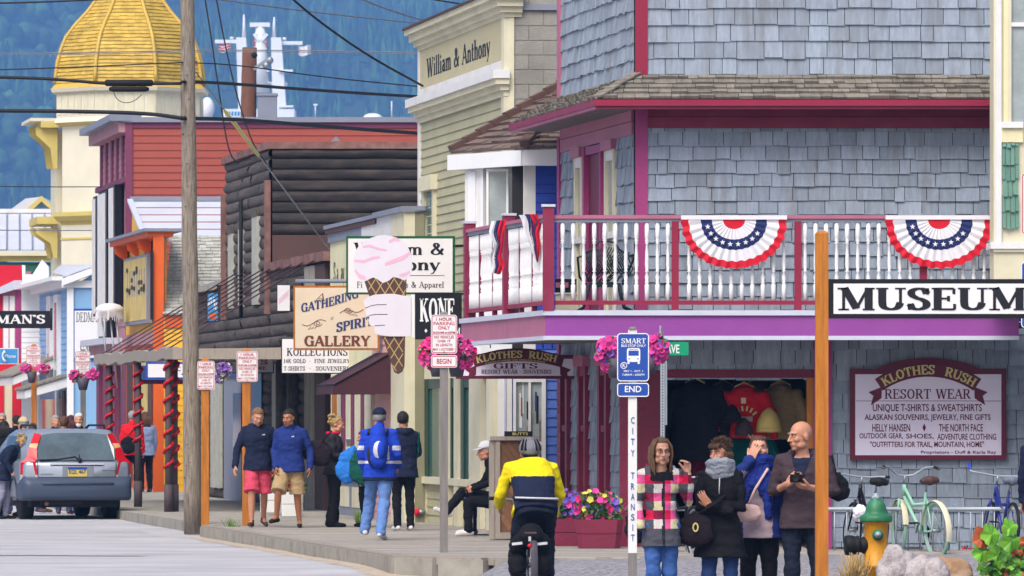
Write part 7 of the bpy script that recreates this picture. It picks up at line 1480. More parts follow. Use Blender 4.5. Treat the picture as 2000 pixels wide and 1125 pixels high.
se = thing('sign_post', 'white and blue sign edges on a post cut off by the right edge', 'sign', (X_(2012,56),56,-.3)); mb = MB(); mb.prism(front(56), rrect(X_(1994.5,56),X_(2060,56),Z_(458,56),Z_(338,56),.03), -.01, 0, 'sign_white'); outline(mb, front(56), X_(1996,56),X_(2058.5,56),Z_(456.5,56),Z_(339.5,56), .025, .008, .002, 'ink_red'); mb.build('plate', se)
mb = MB(); mb.prism(front(56), rrect(X_(1994.5,56),X_(2060,56),Z_(640,56),Z_(512,56),.03), -.01, 0, 'sign_blue'); outline(mb, front(56), X_(1994.5,56),X_(2060,56),Z_(640,56),Z_(512,56), .03, .008, .002, 'white_clean'); mb.build('plate', se); post(2018, 2035, 330, 1200, 56.02, 'grey_post', se)
# ------------------------------------------------------------ flowers
def flowers(mb, c, r, n, mats, size=.028, rg=random, lower=True):
    for i in range(n):
        while True:
            d = V(rg.gauss(0,1), rg.gauss(0,1), rg.gauss(0,1))
            if d.length > .1: break
        d.normalize(); k = rg.uniform(.72, 1.05); p = Vector(c)+V(d.x*r[0]*k, d.y*r[1]*k, d.z*r[2]*k); nrm = (d+V(rg.uniform(-.5,.5), -.5, rg.uniform(-.3,.5))).normalized(); x = nrm.orthogonal().normalized(); y = nrm.cross(x); s = size*rg.uniform(.7, 1.25); m = rg.choice(mats); vs = [p-nrm*s*.35]; nn = 10
        for q in range(nn): a = 2*math.pi*q/nn; rr = s*(1 if q%2 else .82); vs.append(p+x*(rr*math.cos(a))+y*(rr*math.sin(a))+nrm*s*.12*rg.uniform(.3,1.4))
        mb.add(vs, [(0, q+1, (q+1)%nn+1) for q in range(nn)], m)
def leaves(mb, c, r, n, mats, size=.035, rg=random):
    for i in range(n):
        d = V(rg.gauss(0,1), rg.gauss(0,1), rg.gauss(0,1)).normalized(); k = rg.uniform(.2, 1.0); p = Vector(c)+V(d.x*r[0]*k, d.y*r[1]*k, d.z*r[2]*k); t = (d+V(rg.uniform(-.7,.7),rg.uniform(-.7,.7),rg.uniform(-.7,.7))).normalized(); s = size*rg.uniform(.6,1.3); b = t.orthogonal().normalized()
        b = Matrix.Rotation(rg.random()*6.28, 3, t) @ b; n_ = t.cross(b); mb.add([p, p+t*s*.5+b*s*.32+n_*s*.1, p+t*s, p+t*s*.5-b*s*.32+n_*s*.1], [(0,1,2,3)], rg.choice(mats))
def basket(label, spots, Y, mats, pot=None, r=None, n=170, rgseed=1, lv=['leaf']):
    rg = random.Random(rgseed); c0 = P(spots[0][0], spots[0][1], Y); t = thing('flower_basket', label, 'flowers', c0, 'hanging flower baskets')
    fb_ = MB(); lb = MB()
    for (px, py, rx, rz) in spots:
        k = Y/F; c = P(px, py, Y); flowers(fb_, c, (rx*k, rx*k*.8, rz*k), n, mats, .034, rg); leaves(lb, c, (rx*k*.85, rx*k*.7, rz*k*.85), 120, lv, .05, rg)
    fb_.build('blossoms', t); lb.build('foliage', t)
    if pot:
        px, py, w, h = pot; k = Y/F; mb = MB(); mb.lathe(P(px, py+h, Y), [(w*.3*k,0), (w*.5*k,h*k), (w*.47*k,h*k)], 'pot', 16); mb.build('pot', t)
    return t
basket('pink petunia basket left of the BEGIN parking sign', [(846,690,30,30)], 71.3, ['petal_pink']*5+['petal_hot'], (855,700,40,36), rgseed=2)
basket('pink petunia basket right of the BEGIN parking sign', [(898,690,32,33)], 71.3, ['petal_pink']*5+['petal_hot'], (892,700,40,36), rgseed=3)
basket('pink and violet petunia basket left of the bus stop sign', [(1192,685,28,27),(1190,705,14,20)], 53.3, ['petal_pink']*6+['petal_violet'], (1204,700,46,38), rgseed=4)
basket('pink petunia basket right of the bus stop sign', [(1283,682,22,30)], 53.3, ['petal_pink']*6+['petal_violet'], (1270,700,30,30), rgseed=5)
basket('pink basket under the farthest parking sign', [(52,720,14,9),(84,720,16,10)], 131.5, ['petal_pink'], (62,726,20,22), n=70, rgseed=6)
basket('pink basket under the sign above the car', [(147,734,13,12),(180,732,13,13)], 117.5, ['petal_pink'], (162,738,26,24), n=70, rgseed=7)
basket('purple and white flower basket beside the tall utility pole', [(437,722,16,13),(430,738,10,10)], 90.5, ['petal_purple']*4+['petal_white'], None, n=110, rgseed=8)
def planter(label, c, w, d, h, m, fm, r, seed, taper=.85):
    t = thing('planter', label, 'planter', c, 'planters'); c = Vector(c); mb = MB()
    pts = lambda k, z: [c+V(-w/2*k,-d/2*k*.7,z), c+V(-w/2*k*.75,-d/2*k,z), c+V(w/2*k*.75,-d/2*k,z), c+V(w/2*k,-d/2*k*.7,z), c+V(w/2*k,d/2*k,z), c+V(-w/2*k,d/2*k,z)]
    mb.loft([pts(taper,0), pts(taper+(1-taper)*.49,h*.49)], m, False); mb.loft([pts(taper+(1-taper)*.49,h*.51), pts(1,h)], m, False); mb.loft([pts(taper*.97,h*.4), pts(taper*.97+.02,h*.6)], 'gap', False); mb.build('box', t)
    rg = random.Random(seed); mb = MB(); leaves(mb, c+V(0,0,h+r[2]*.6), r, 420, ['leaf'], .06, rg); mb.build('foliage', t); mb = MB(); flowers(mb, c+V(0,-.03,h+r[2]*.75), r, 75, fm, .04, rg); mb.build('blossoms', t)
k_ = 75.6/F
planter('maroon wooden planter with violet petunias, left of the pair by the shop corner', P(1116,1066,74.6), .55, .42, .33, 'planter_maroon', ['petal_violet']*4+['petal_pink'], (.3,.2,.2), 21)
planter('maroon wooden planter with mixed petunias at the shop corner', P(1170,1070,73.2), .58, .45, .34, 'planter_maroon', ['petal_hot','petal_pink','petal_violet','petal_yellow','petal_pink'], (.32,.22,.2), 22)
planter('white planter box with red geraniums behind the strollers, left one', P(530,1000,98), .36, .3, .38, 'white', ['petal_red'], (.2,.15,.16), 23, .95)
planter('white planter box with red geraniums behind the strollers, right one', P(571,1008,96), .34, .3, .38, 'white', ['petal_red'], (.2,.15,.16), 24, .95)
# ------------------------------------------------------------ slatted bin
YI = 78; fI = front(YI); bi = thing('litter_bin', 'tall wooden litter bin with diagonal boards and BUTTS plate', 'litter bin', (X_(1002,YI),YI,0)); xx = lambda p: X_(p,YI); zz_ = lambda p: Z_(p,YI)
mb = MB(); zb0, zb1 = .02, zz_(860)
for a, b in ((967,977),(1042,1052)): mb.box(fI, xx(a), xx(b), zb0, zb1, -.06, .03, 'wood_grey')
mb.box(fI, xx(955), xx(966), zb0, zb1, -.5, .02, 'wood_grey'); mb.box(fI, xx(977), xx(1042), zb0, zb0+.08, -.06, .028, 'wood_grey'); mb.box(fI, xx(957), xx(1053), zb1, zb1+.05, -.5, .05, 'wood_grey'); mb.box(fI, xx(966), xx(1052), zb0, zb1, -.5, -.06, 'wood_bin'); mb.build('frame', bi)
mb = MB(); u0, u1 = xx(977)+.002, xx(1042)-.002; 
for i in range(-7, 14):
    zc = .1+i*.13; a = []
    for u, z in ((u0,zc+.3),(u1,zc-.3),(u1,zc-.3+.122),(u0,zc+.3+.122)): a.append((u, z))
    cl = [(u, min(max(z, zb0+.081), zb1-.002)) for u, z in a]
    def clip(poly, zlim, keep_above):
        out = []
        for (p, q) in zip(poly, poly[1:]+poly[:1]):
            ip = (p[1] >= zlim) == keep_above; iq = (q[1] >= zlim) == keep_above
            if ip: out.append(p)
            if ip != iq: t = (zlim-p[1])/(q[1]-p[1]); out.append((p[0]+(q[0]-p[0])*t, zlim))
        return out
    pl = clip(a, zb0+.082, True); pl = clip(pl, zb1-.003, False) if pl else pl
    if len(pl) > 2: mb.prism(fI, pl, -.05, .004+.002*(i%3), 'wood_bin')
mb.build('boards', bi)
mb = MB(); mb.box(fI, xx(985), xx(1040), zz_(860)+.05, zz_(850)+.05, -.12, -.02, 'black_paint'); text(mb, fI, 'BUTTS', xx(1001), xx(1031), zb1+.065, zb1+.1, -.017, 'gold_letter', None); mb.build('plate', bi)
# ------------------------------------------------------------ balcony things
def bunting(label, px0, px1, py0, Y, py1):
    f = front(Y); u0, u1 = X_(px0,Y), X_(px1,Y); uc, w = (u0+u1)/2, (u1-u0)/2; zt = Z_(py0,Y); h = zt-Z_(py1,Y); t = thing('bunting', label, 'bunting', (uc,Y,zt-h), 'star and stripe buntings')
    na, rs = 64, [0,.2,.21,.42,.63,.75,.86,1.0]; cols = ['red_cloth','red_cloth','white_cloth','navy_cloth','white_cloth','white_cloth','red_cloth']
    fb_ = {}
    def pt(r, i):
        a = math.pi*i/na; ple = .018*r*(1 if i%4 < 2 else -1)*(.6+.4*math.sin(a)); rr = r*(1+.02*math.sin(i*1.57)*r); return f.pt(uc-w*rr*math.cos(a), zt-.02-(h-.02)*rr*math.sin(a)**.85, .03+ple)
    mb = MB()
    for k in range(len(rs)-1):
        vs = [pt(r, i) for r in (rs[k], rs[k+1]) for i in range(na+1)]; mb.add(vs, [(i,i+1,i+na+2,i+na+1) for i in range(na)], cols[k], True)
    mb.build('cloth', t); mb = MB(); mb.box(f, u0-.005, u1+.005, zt-.03, zt+.02, .0, .045, 'white_cloth'); mb.build('heading', t)
    mb = MB()
    for k in range(9):
        a = math.pi*(k+.9)/10.8; r = .52; c = (uc-w*r*math.cos(a), zt-.02-(h-.02)*r*math.sin(a)**.85); s = .034
        vs = [f.pt(c[0]+s*(1 if q%2 == 0 else .42)*math.sin(2*math.pi*q/10), c[1]+s*(1 if q%2 == 0 else .42)*math.cos(2*math.pi*q/10), .062) for q in range(10)]; mb.add(vs+[f.pt(c[0],c[1],.063)], [(q,(q+1)%10,10) for q in range(10)], 'white_cloth')
    mb.build('stars', t)
bunting('red white and blue star bunting on the balcony rail, above the shop door', 1331, 1536, 424, 72.55, 524)
bunting('red white and blue star bunting on the balcony rail above the museum sign', 1730, 1938, 424, 72.55, 524)
def twisted(label, pts, Y, seed):
    t = thing('bunting', label, 'bunting', P(pts[-1][0], pts[-1][1], Y), 'star and stripe buntings'); rg = random.Random(seed)
    for si, (off, m) in enumerate(((-.035,'white_cloth'),(0.01,'navy_cloth'),(.045,'red_cloth'))):
        mb = MB(); n = 16; vs = []
        for i in range(n+1):
            k = i/n*(len(pts)-1); a = int(min(k, len(pts)-2)); q = k-a; x = pts[a][0]+(pts[a+1][0]-pts[a][0])*q; y = pts[a][1]+(pts[a+1][1]-pts[a][1])*q; wd = (pts[a][2]+(pts[a+1][2]-pts[a][2])*q)*Y/F
            c = P(x, y, Y); s = .5*math.sin(i*.9+si)*.02
            for e in (-.5, -.25, 0, .25, .5): vs.append(c+V(off*wd/.12+e*wd*.55, -.03-.03*math.cos(e*9+i*.5+si)-si*.012, s))
        mb.add(vs, [(5*i+j,5*i+j+1,5*i+5+j+1,5*i+5+j) for i in range(n) for j in range(4)], m, True); mb.build('cloth', t)
twisted('twisted star bunting hanging on the street side rail, lower left one', [(974,432,24),(968,455,24),(974,478,14),(968,500,18),(972,520,22),(968,535,14)], 74.6, 1)
twisted('twisted star bunting hanging on the street side rail next to the corner post', [(1030,420,30),(1038,432,34),(1038,455,22),(1044,475,18),(1047,495,12),(1049,512,3)], 73.2, 2)
YJ = 73.2; ch = thing('patio_chair', 'dark green cast iron patio chair on the balcony', 'chair', P(1180,606,YJ)); rg = random.Random(5)
mb = MB(); c = lambda px, py, dy=0: P(px,py,YJ)+V(0,dy,0)
outl = [(1146,492),(1138,500),(1138,520),(1148,545),(1160,552),(1200,552),(1212,540),(1224,512),(1222,495),(1210,488),(1200,474),(1185,470),(1170,472),(1158,486)]
mb.tube([c(a,b) for a,b in outl], .014, 'iron_green', 6, closed=True)
for i in range(17):
    x = 1142+i*5; mb.tube([c(x,500+rg.uniform(-12,4)), c(x+14,525), c(x-8+rg.uniform(-8,8),550)], .009, 'iron_green', 5); mb.tube([c(x+8,482+abs(x-1180)*.25), c(x-6,510), c(x+10,535)], .009, 'iron_green', 5)
mb.build('backrest', ch)
mb = MB(); mb.box(front(YJ), X_(1150,YJ), X_(1212,YJ), Z_(560,YJ), Z_(553,YJ), -.42, .02, 'iron_green'); mb.build('seat', ch)
for pts in ([(1150,556),(1146,580),(1140,600),(1128,608)], [(1210,556),(1214,580),(1220,600),(1236,608)]):
    mb = MB(); mb.tube([c(*p) for p in pts], [.022,.018,.018,.02], 'iron_green', 8); mb.build('leg', ch); mb = MB(); mb.tube([c(*p, .42) for p in pts], [.022,.018,.018,.02], 'iron_green', 8); mb.build('leg', ch)
for a in ([(1140,500),(1128,503),(1132,540),(1146,556)], [(1222,500),(1240,498),(1236,510),(1216,556)]): mb = MB(); mb.tube([c(*p, -.05+.25*(i > 1)) for i, p in enumerate(a)], .014, 'iron_green', 6); mb.build('armrest', ch)
bxs = thing('storage_box', 'cream plastic box on the balcony behind the corner post', 'box', P(1108,606,73.6)); mb = MB(); mb.cube((X_(1085,73.6),73.5,Z_(606,73.6)), (X_(1128,73.6),73.9,Z_(575,73.6)), 'cream'); mb.build('box', bxs); mb = MB(); mb.cube((X_(1083,73.6),73.48,Z_(575,73.6)+.001), (X_(1126,73.6),73.9,Z_(572,73.6)), 'white'); mb.build('lid', bxs)
lu = thing('suitcase', 'black and pink banded case on top of the cream box', 'suitcase', P(1104,572,73.6)); mb = MB(); mb.cube((X_(1084,73.6),73.52,Z_(572,73.6)+.002), (X_(1126,73.6),73.85,Z_(545,73.6)), 'black_rubber'); mb.build('shell', lu); mb = MB(); mb.cube((X_(1085,73.6),73.5,Z_(562,73.6)), (X_(1110,73.6),73.518,Z_(552,73.6)), 'mauve'); mb.build('panel', lu)
# ------------------------------------------------------------ stock in the shop doorway
def garment(label, px, py, Y, m, w=.5, h=.66, logo=None, cat='sweatshirt'):
    Y += .12
    t = thing('hanging_sweatshirt' if h < .8 else 'hanging_jacket', label, cat, P(px, py+h*F/Y, Y), 'garments hung in the shop doorway'); c = P(px, py, Y); q = MB()
    rings = []
    for z, rx, ry in ((0,.08,.06),(-.05,.13,.08),(-.1,.22,.09),(-.2,.24,.1),(-.4,.23,.1),(-h,.23,.1)): rings.append([c+V(rx*w/.5*math.cos(2*math.pi*i/16), ry*math.sin(2*math.pi*i/16), z) for i in range(16)])
    q.loft(rings[::-1], m)
    for s in (-1,1): q.limb([c+V(s*.2*w/.5,0,-.12), c+V(s*.29*w/.5,-.02,-.35), c+V(s*.31*w/.5,-.03,-h*.95)], [.08,.07,.05], m, 10)
    q.limb([c+V(-.09,.03,-.02), c+V(0,.05,.03), c+V(.09,.03,-.02)], [.05,.06,.05], m, 8)
    me = remeshed(q, .016, 2, (.014, 9, px)); me.transform(Matrix.Translation(-P(px, py+h*F/Y, Y))); link_part(me, 'cloth', t, [m])
    mb = MB(); mb.tube([c+V(-.12,0,.0), c+V(0,0,.06), c+V(.12,0,.0)], .01, 'gold_letter', 6); mb.tube([c+V(0,0,.06), c+V(0,0,.14), c+V(.025,0,.16)], .005, 'steel', 5); mb.build('hanger', t)
    if logo:
        mb = MB(); f = front(Y-.125); [mb.bar(V(c.x+.13*math.sin(a), Y-.125, c.z-.42+.13*math.cos(a)), V(c.x+.19*math.sin(a), Y-.125, c.z-.42+.19*math.cos(a)), .022, .004, 'gold_letter', up=(0,-1,0)) for a in (-.85,-.5,-.15,.2,.55,.9)]; mb.box(f, c.x-.09, c.x+.1, c.z-.42, c.z-.36, -.005, .0, 'curtain'); mb.box(f, c.x-.04, c.x+.02, c.z-.2, c.z-.13, -.002, .002, 'cream_board'); mb.build('print', t)
garment('long black jacket hanging at the left of the doorway', 1357, 748, 74.5, 'black_wear', .62, .95, None, 'jacket')
garment('red hooded sweatshirt with gold lettering in the doorway', 1453, 756, 74.6, 'red_jacket', .6, .62, 'print')
garment('cream sweatshirt at the right of the doorway', 1525, 752, 74.9, 'khaki', .5, .66)
garment('tan sweatshirt partly behind the red one', 1478, 748, 75.5, 'khaki', .55, .6)
garment('grey sweatshirt between the black jacket and the red one', 1412, 752, 75.3, 'grey_fleece', .5, .66)
garment('multicoloured tie dye shirt low in the doorway', 1468, 838, 75.0, 'teal', .5, .6, None, 'shirt')
garment('dark red shirt on the low rack', 1405, 850, 75.1, 'plaid_dark', .5, .6, None, 'shirt')
def hat(label, px, py, Y, m, r):
    t = thing('knit_hat', label, 'hat', P(px,py,Y)+V(0,0,-r)); c = P(px,py,Y); q = MB(); q.lathe(c+V(0,0,-r), [(r*.9,0),(r*1.05,r*.2),(r*.95,r*.8),(r*.6,r*1.5),(r*.15,r*1.9)], m, 14); q.build('crown', t); q = MB(); q.lathe(c+V(0,0,-r*1.1), [(r*.98,0),(r*1.08,r*.1),(r*1.06,r*.35),(r*.95,r*.4)], m, 14); q.build('brim', t)
hat('olive yellow knit hat on the doorway rack', 1502, 818, 74.5, 'mustard_sign', .15); hat('black knit hat in front of the red sweatshirt', 1430, 806, 74.4, 'black_wear', .11); hat('brown knit hat on the doorway rack', 1453, 832, 74.45, 'brown_hoodie', .11)
# ------------------------------------------------------------ estate car
cr = thing('parked_car', 'silver blue estate car with tall red tail lights parked at the kerb', 'car', (X_(152,102),102,-.16), local=True); cr.rotation_euler = (0,0,R(14))
mat('car_silver', '8f97a4', .22, .04, 2, metal=.35); mat('car_blue_grey', '3c465a', .45, .06, 4); mat('tail_red', 'b5121c', .2, .1, 6); mat('tail_amber', 'd39a6c', .2, .1, 6); mat('car_glass', '46555c', .06, .4, 2.2, spec=.9); mat('plate_yellow', 'c9b25a', .5, .1); mat('lens_clear', 'a9a6a6', .2, .1)  # car_glass: mottled colour stands in for uneven reflections
def rr3(y, w, z0, z1, r, n=4, tumble=0):
    out = []
    for cx_, cz_, a0 in ((w-r,z1-r,0),(-w+r,z1-r,90),(-w+r,z0+r,180),(w-r,z0+r,270)):
        for i in range(n+1): a = R(a0+90*i/n); x, z = cx_+r*math.cos(a), cz_+r*math.sin(a); out.append(V(x*(1-tumble*max(0,(z-.7))), y, z))
    return out
mb = MB(); mb.loft([rr3(y,w,z0,z1,r,4,.06) for y,w,z0,z1,r in ((.1,.86,.42,.96,.08),(.16,.9,.36,1.0,.09),(.5,.925,.33,1.02,.1),(1.2,.93,.32,1.0,.1),(2.4,.93,.32,.97,.1),(3.4,.92,.32,.95,.1),(4.2,.9,.34,.86,.12),(4.62,.82,.38,.76,.14),(4.72,.7,.42,.68,.12))], 'car_silver'); body = mb.build('body', cr, local=True)
def gh_ring(z, y0, y1, w0, w1): 
    out = []
    for (x, y) in ((-w0,y0+.06),(-w0+.07,y0),(w0-.07,y0),(w0,y0+.06),(w1,y1-.1),(w1-.12,y1),(-w1+.12,y1),(-w1,y1-.1)): out.append(V(x,y,z))
    return out
mb = MB(); mb.loft([gh_ring(.96,.14,3.75,.86,.84), gh_ring(1.2,.24,3.3,.8,.78), gh_ring(1.42,.38,2.85,.7,.7), gh_ring(1.5,.52,2.6,.64,.62), gh_ring(1.52,.75,2.4,.52,.5)], 'car_silver'); mb.build('cabin', cr)
mb = MB(); q = [V(-.64,.118,1.0), V(.64,.118,1.0), V(.64,.20,1.2), V(.545,.335,1.425), V(.3,.36,1.455), V(-.3,.36,1.455), V(-.545,.335,1.425), V(-.64,.20,1.2)]; mb.add([p+V(0,-.006,0) for p in q]+[p+V(0,.03,0) for p in q], [tuple(range(8))]+[(i,i+8,(i+1)%8+8,(i+1)%8) for i in range(8)], 'car_glass'); mb.build('rear_window', cr)
mb = MB(); mb.add([V(-.2,.33,1.40), V(.25,.33,1.40), V(.25,.34,1.425), V(-.2,.34,1.425)], [(0,1,2,3)], 'pale_trim'); mb.build('brake_light', cr)
mb = MB(); mb.tube([V(.05,.09,.99), V(-.02,.13,1.06), V(-.3,.12,1.015), V(-.62,.1,1.005)], .014, 'black_rubber', 6); mb.ball(V(.05,.09,1.0), .04, 'black_rubber', 8, 6); mb.tube([V(.05,.1,1.0), V(.05,.16,1.09)], .012, 'black_rubber', 6); mb.build('wiper', cr)
for s in (-1, 1):
    mb = MB(); col = lambda x, y, z: V(s*x, y, z)
    mb.add([col(.66,.085,.76), col(.93,.2,.76), col(.93,.18,.96), col(.7,.08,.98), col(.665,.1,1.02), col(.8,.2,1.08)], [(0,1,2,3),(3,2,5,4)], 'tail_red')
    mb.add([col(.665,.1,1.02), col(.83,.21,1.06), col(.775,.26,1.22), col(.655,.2,1.2)], [(0,1,2,3)], 'tail_red'); mb.add([col(.655,.195,1.2), col(.78,.265,1.2), col(.745,.3,1.28), col(.625,.25,1.28)], [(0,1,2,3)], 'tail_amber'); mb.add([col(.625,.25,1.28), col(.745,.305,1.28), col(.66,.43,1.455), col(.555,.345,1.43)], [(0,1,2,3)], 'tail_red'); mb.add([col(.66,.083,.68), col(.93,.21,.68), col(.93,.2,.76), col(.66,.083,.76)], [(0,1,2,3)], 'lens_clear'); mb.build('tail_light', cr)
    mb = MB(); mb.add([V(s*.825,.5,1.03), V(s*.845,1.5,1.01), V(s*.735,1.5,1.4), V(s*.72,.75,1.4)], [(0,1,2,3)], 'car_glass'); mb.add([V(s*.846,1.58,1.01), V(s*.85,2.5,1.0), V(s*.73,2.5,1.4), V(s*.735,1.58,1.4)], [(0,1,2,3)], 'car_glass'); mb.v = [(x+s*.012,y,z) for x,y,z in mb.v]; mb.build('side_window', cr)
    mb = MB(); mb.tube([V(s*.58,.75,1.53), V(s*.6,.9,1.58), V(s*.58,2.2,1.58), V(s*.56,2.4,1.53)], .02, 'black_rubber', 6); mb.build('roof_rail', cr)
    mb = MB(); mb.ball(V(s*1.03,2.95,1.04), (.12,.07,.085), 'car_silver', 12, 8); mb.tube([V(s*.86,2.95,1.0), V(s*1.0,2.95,1.02)], .03, 'black_rubber', 6); mr_ = mb.build('wing_mirror', cr); mb = MB(); mb.ball(V(s*1.03,2.905,1.04), (.1,.04,.068), 'glass_pale', 12, 8); mb.build('mirror_glass', mr_)
    for yw in (.95, 3.71):
        mb = MB(); mb.lathe(V(s*.72,yw,.335), [(.2,-.11),(.3,-.11),(.33,-.08),(.335,0),(.33,.08),(.3,.11),(.2,.11)], 'black_rubber', 26, (s,0,0)); w_ = mb.build('wheel', cr); mb = MB(); mb.lathe(V(s*.72,yw,.335), [(.02,.09),(.06,.1),(.2,.085),(.215,.1),(.2,.05)], 'galv', 20, (s,0,0)); mb.build('rim', w_)
mb = MB(); mb.loft([rr3(y,w,z0,z1,r,4) for y,w,z0,z1,r in ((-.03,.8,.4,.6,.07),(.0,.88,.36,.66,.08),(.12,.925,.33,.74,.06),(.5,.945,.33,.62,.05),(.62,.94,.5,.6,.03))], 'car_blue_grey'); mb.loft([rr3(y,w,z0,z1,r,3) for y,w,z0,z1,r in ((-.045,.6,.6,.635,.015),(.0,.62,.6,.645,.02))], 'car_blue_grey'); mb.build('bumper', cr)
mb = MB(); mb.box(front(.1), -.45, .45, .925, .95, -.02, .02, 'pale_trim'); mb.box(front(.1), -.42, .42, .91, .925, -.02, .005, 'black_rubber'); mb.box(front(.095), -.24, .28, .7, .9, -.01, .004, 'car_silver'); mb.build('tailgate_trim', cr)
mb = MB(); mb.box(front(.095), -.15, .17, .73, .885, .004, .012, 'plate_yellow'); mb.box(front(.095), -.15, .17, .845, .885, .012, .014, 'sign_blue'); text(mb, front(.095), 'EQL 467', -.13, .15, .765, .84, .016, 'ink_blue', None); mb.build('number_plate', cr)
mb = MB()
for a, b in (((-.66,.088,.72),(-.66,.088,.98)),((.66,.088,.72),(.66,.088,.98)),((-.66,.088,.72),(.66,.088,.72)),((-.9,.2,.66),(-.9,.2,.66001))): mb.bar(V(*a), V(*b)+V(0,0,.0001), .008, .008, 'gap')
mb.build('shut_line', cr)
mb = MB(); mb.box(front(.097), -.62, -.4, .77, .785, 0, .008, 'galv'); mb.build('badge', cr); mb = MB(); mb.box(front(.097), .42, .64, .84, .855, 0, .008, 'galv'); mb.build('badge', cr)
mb = MB(); mb.cube((-.75,.2,.22), (.75,4.4,.34), 'black_rubber'); mb.cube((-.6,.15,.26), (.1,.4,.36), 'gap'); mb.tube([V(-.5,.1,.28), V(-.5,.5,.28)], .035, 'rust', 8); mb.build('underbody', cr)
for s in (-1,1):
    for yw in (.95,3.71):
        mb = MB(); n = 16; vs = []
        for i in range(n+1): a = math.pi*i/n; vs += [V(s*.938,yw+.42*math.cos(a),.33+.42*math.sin(a)), V(s*.938,yw+.36*math.cos(a),.33+.36*math.sin(a)), V(s*.7,yw+.36*math.cos(a),.33+.36*math.sin(a))]
        mb.add(vs, [(3*i,3*i+1,3*i+4,3*i+3) for i in range(n)], 'car_blue_grey'); mb.add(vs, [(3*i+1,3*i+2,3*i+5,3*i+4) for i in range(n)], 'gap'); mb.build('wheel_arch', cr)
for x in (-.38, .38):
    mb = MB(); mb.ball(V(x,1.9,1.12), (.2,.08,.2), 'charcoal', 10, 8); mb.build('seat', cr)
# ------------------------------------------------------------ bicycles
def bike(label, px, pyb, Y, rot, col, tyre, bars, saddle, fender=None, lean=0, steer=0, wr=.33, basket=None, grip='black_rubber'):
    t = thing('bicycle', label, 'bicycle', (X_(px,Y),Y,Z_(pyb,Y)), local=True); t.rotation_euler = (0, R(lean), R(rot))
    hub = [V(0,0,wr), V(0,1.04,wr)]; sm = Matrix.Translation(hub[1]) @ Matrix.Rotation(R(steer), 4, V(0,.35,-1)) @ Matrix.Translation(-hub[1])
    def xf(mb, k):
        if k: mb.v = [tuple(sm @ Vector(p)) for p in mb.v]
        return mb
    for k, h in enumerate(hub):
        mb = MB(); mb.tube([h+V(0,wr*.955*math.cos(2*math.pi*i/32),wr*.955*math.sin(2*math.pi*i/32)) for i in range(32)], .021, tyre, 8, closed=True); w = xf(mb,k).build('wheel', t)
        mb = MB(); mb.tube([h+V(0,wr*.87*math.cos(2*math.pi*i/32),wr*.87*math.sin(2*math.pi*i/32)) for i in range(32)], .012, 'galv', 6, closed=True); xf(mb,k).build('rim', w)
        mb = MB(); 
        for i in range(18): a = 2*math.pi*i/18; mb.tube([h+V(.03*(1 if i%2 else -1),0,0), h+V(0,wr*.86*math.cos(a),wr*.86*math.sin(a))], .0028, 'galv', 4)
        mb.tube([h-V(.05,0,0), h+V(.05,0,0)], .022, 'steel', 8); xf(mb,k).build('spokes', w)
        if fender:
            mb = MB(); n = 18; vs = []
            for i in range(n+1):
                a = R(-20+190*i/n) if k == 0 else R(10+170*i/n); 
                for e in (-.035, 0, .035): r_ = wr+.03-(abs(e) > 0)*.015; vs.append(h+V(e, -r_*math.cos(a), r_*math.sin(a)))
            mb.add(vs, [(3*i+j,3*i+j+1,3*i+4+j,3*i+3+j) for i in range(n) for j in (0,1)], fender, True); xf(mb,k).build('mudguard', t)
    bb, st, hd1, hd0 = V(0,.42,.3), V(0,.24,.78), V(0,.83,.86), V(0,.86,.72)
    mb = MB(); mb.tube([bb, st], .017, col, 8); mb.tube([bb, hd0], .022, col, 8); mb.tube([st+V(0,.03,-.14), V(0,.6,.62), hd1-V(0,0,.04)], .02, col, 8); mb.tube([hd1, hd0], .024, col, 8)
    for s in (-1,1): mb.tube([bb, hub[0]+V(s*.06,0,0)], .01, col, 6); mb.tube([st-V(0,0,.08), hub[0]+V(s*.06,0,0)], .009, col, 6)
    mb.build('frame', t)
    mb = MB()
    for s in (-1,1): mb.tube([hd0+V(s*.045,.0,-.03), hd0+V(s*.055,.06,-.2), hub[1]+V(s*.055,0,0)], [.016,.014,.01], col, 6)
    xf(mb,1).build('fork', t)
    mb = MB(); h0 = hd1+V(0,-.03,.1); mb.tube([hd1, h0], .016, 'steel', 8); bp_ = [V(-x,y,z) for x,y,z in bars[::-1]]+[V(*p) for p in bars]; mb.tube([h0+p for p in bp_], .012, 'galv', 8); xf(mb,1); hbx = mb.build('handlebar', t)
    mb = MB()
    for s in (-1,1): a, b = V(*bars[-2]), V(*bars[-1]); a.x *= s; b.x *= s; mb.tube([h0+a.lerp(b,.1), h0+b], .018, grip, 8)
    xf(mb,1).build('grip', hbx)
    mb = MB(); mb.tube([st, st+V(0,-.02,.1)], .013, 'steel', 6); mb.build('seat_post', t); q = MB(); c = st+V(0,-.03,.13); q.limb([c+V(-.075,-.09,0), c+V(0,-.09,.01), c+V(.075,-.09,0)], [.045,.05,.045], saddle, 10); q.limb([c+V(0,-.09,0), c+V(0,.04,.0), c+V(0,.15,-.01)], [.06,.04,.024], saddle, 10); link_part(remeshed(q, .01, 2), 'saddle', t, [saddle])
    mb = MB(); mb.lathe(bb+V(.06,0,0), [(.02,0),(.09,0),(.09,.006),(.02,.006)], 'black_rubber', 16, (1,0,0)); mb.bar(bb+V(.08,0,0), bb+V(.08,.1,-.13), .02, .015, 'steel'); mb.bar(bb-V(.07,0,0), bb-V(.07,.1,-.13), .02, .015, 'steel'); mb.box(front(bb.y+.14), .08, .17, bb.z-.15, bb.z-.13, -.04, .04, 'black_rubber'); mb.box(front(bb.y-.06), -.17, -.07, bb.z+.11, bb.z+.13, -.04, .04, 'black_rubber'); mb.build('crank', t)
    return t
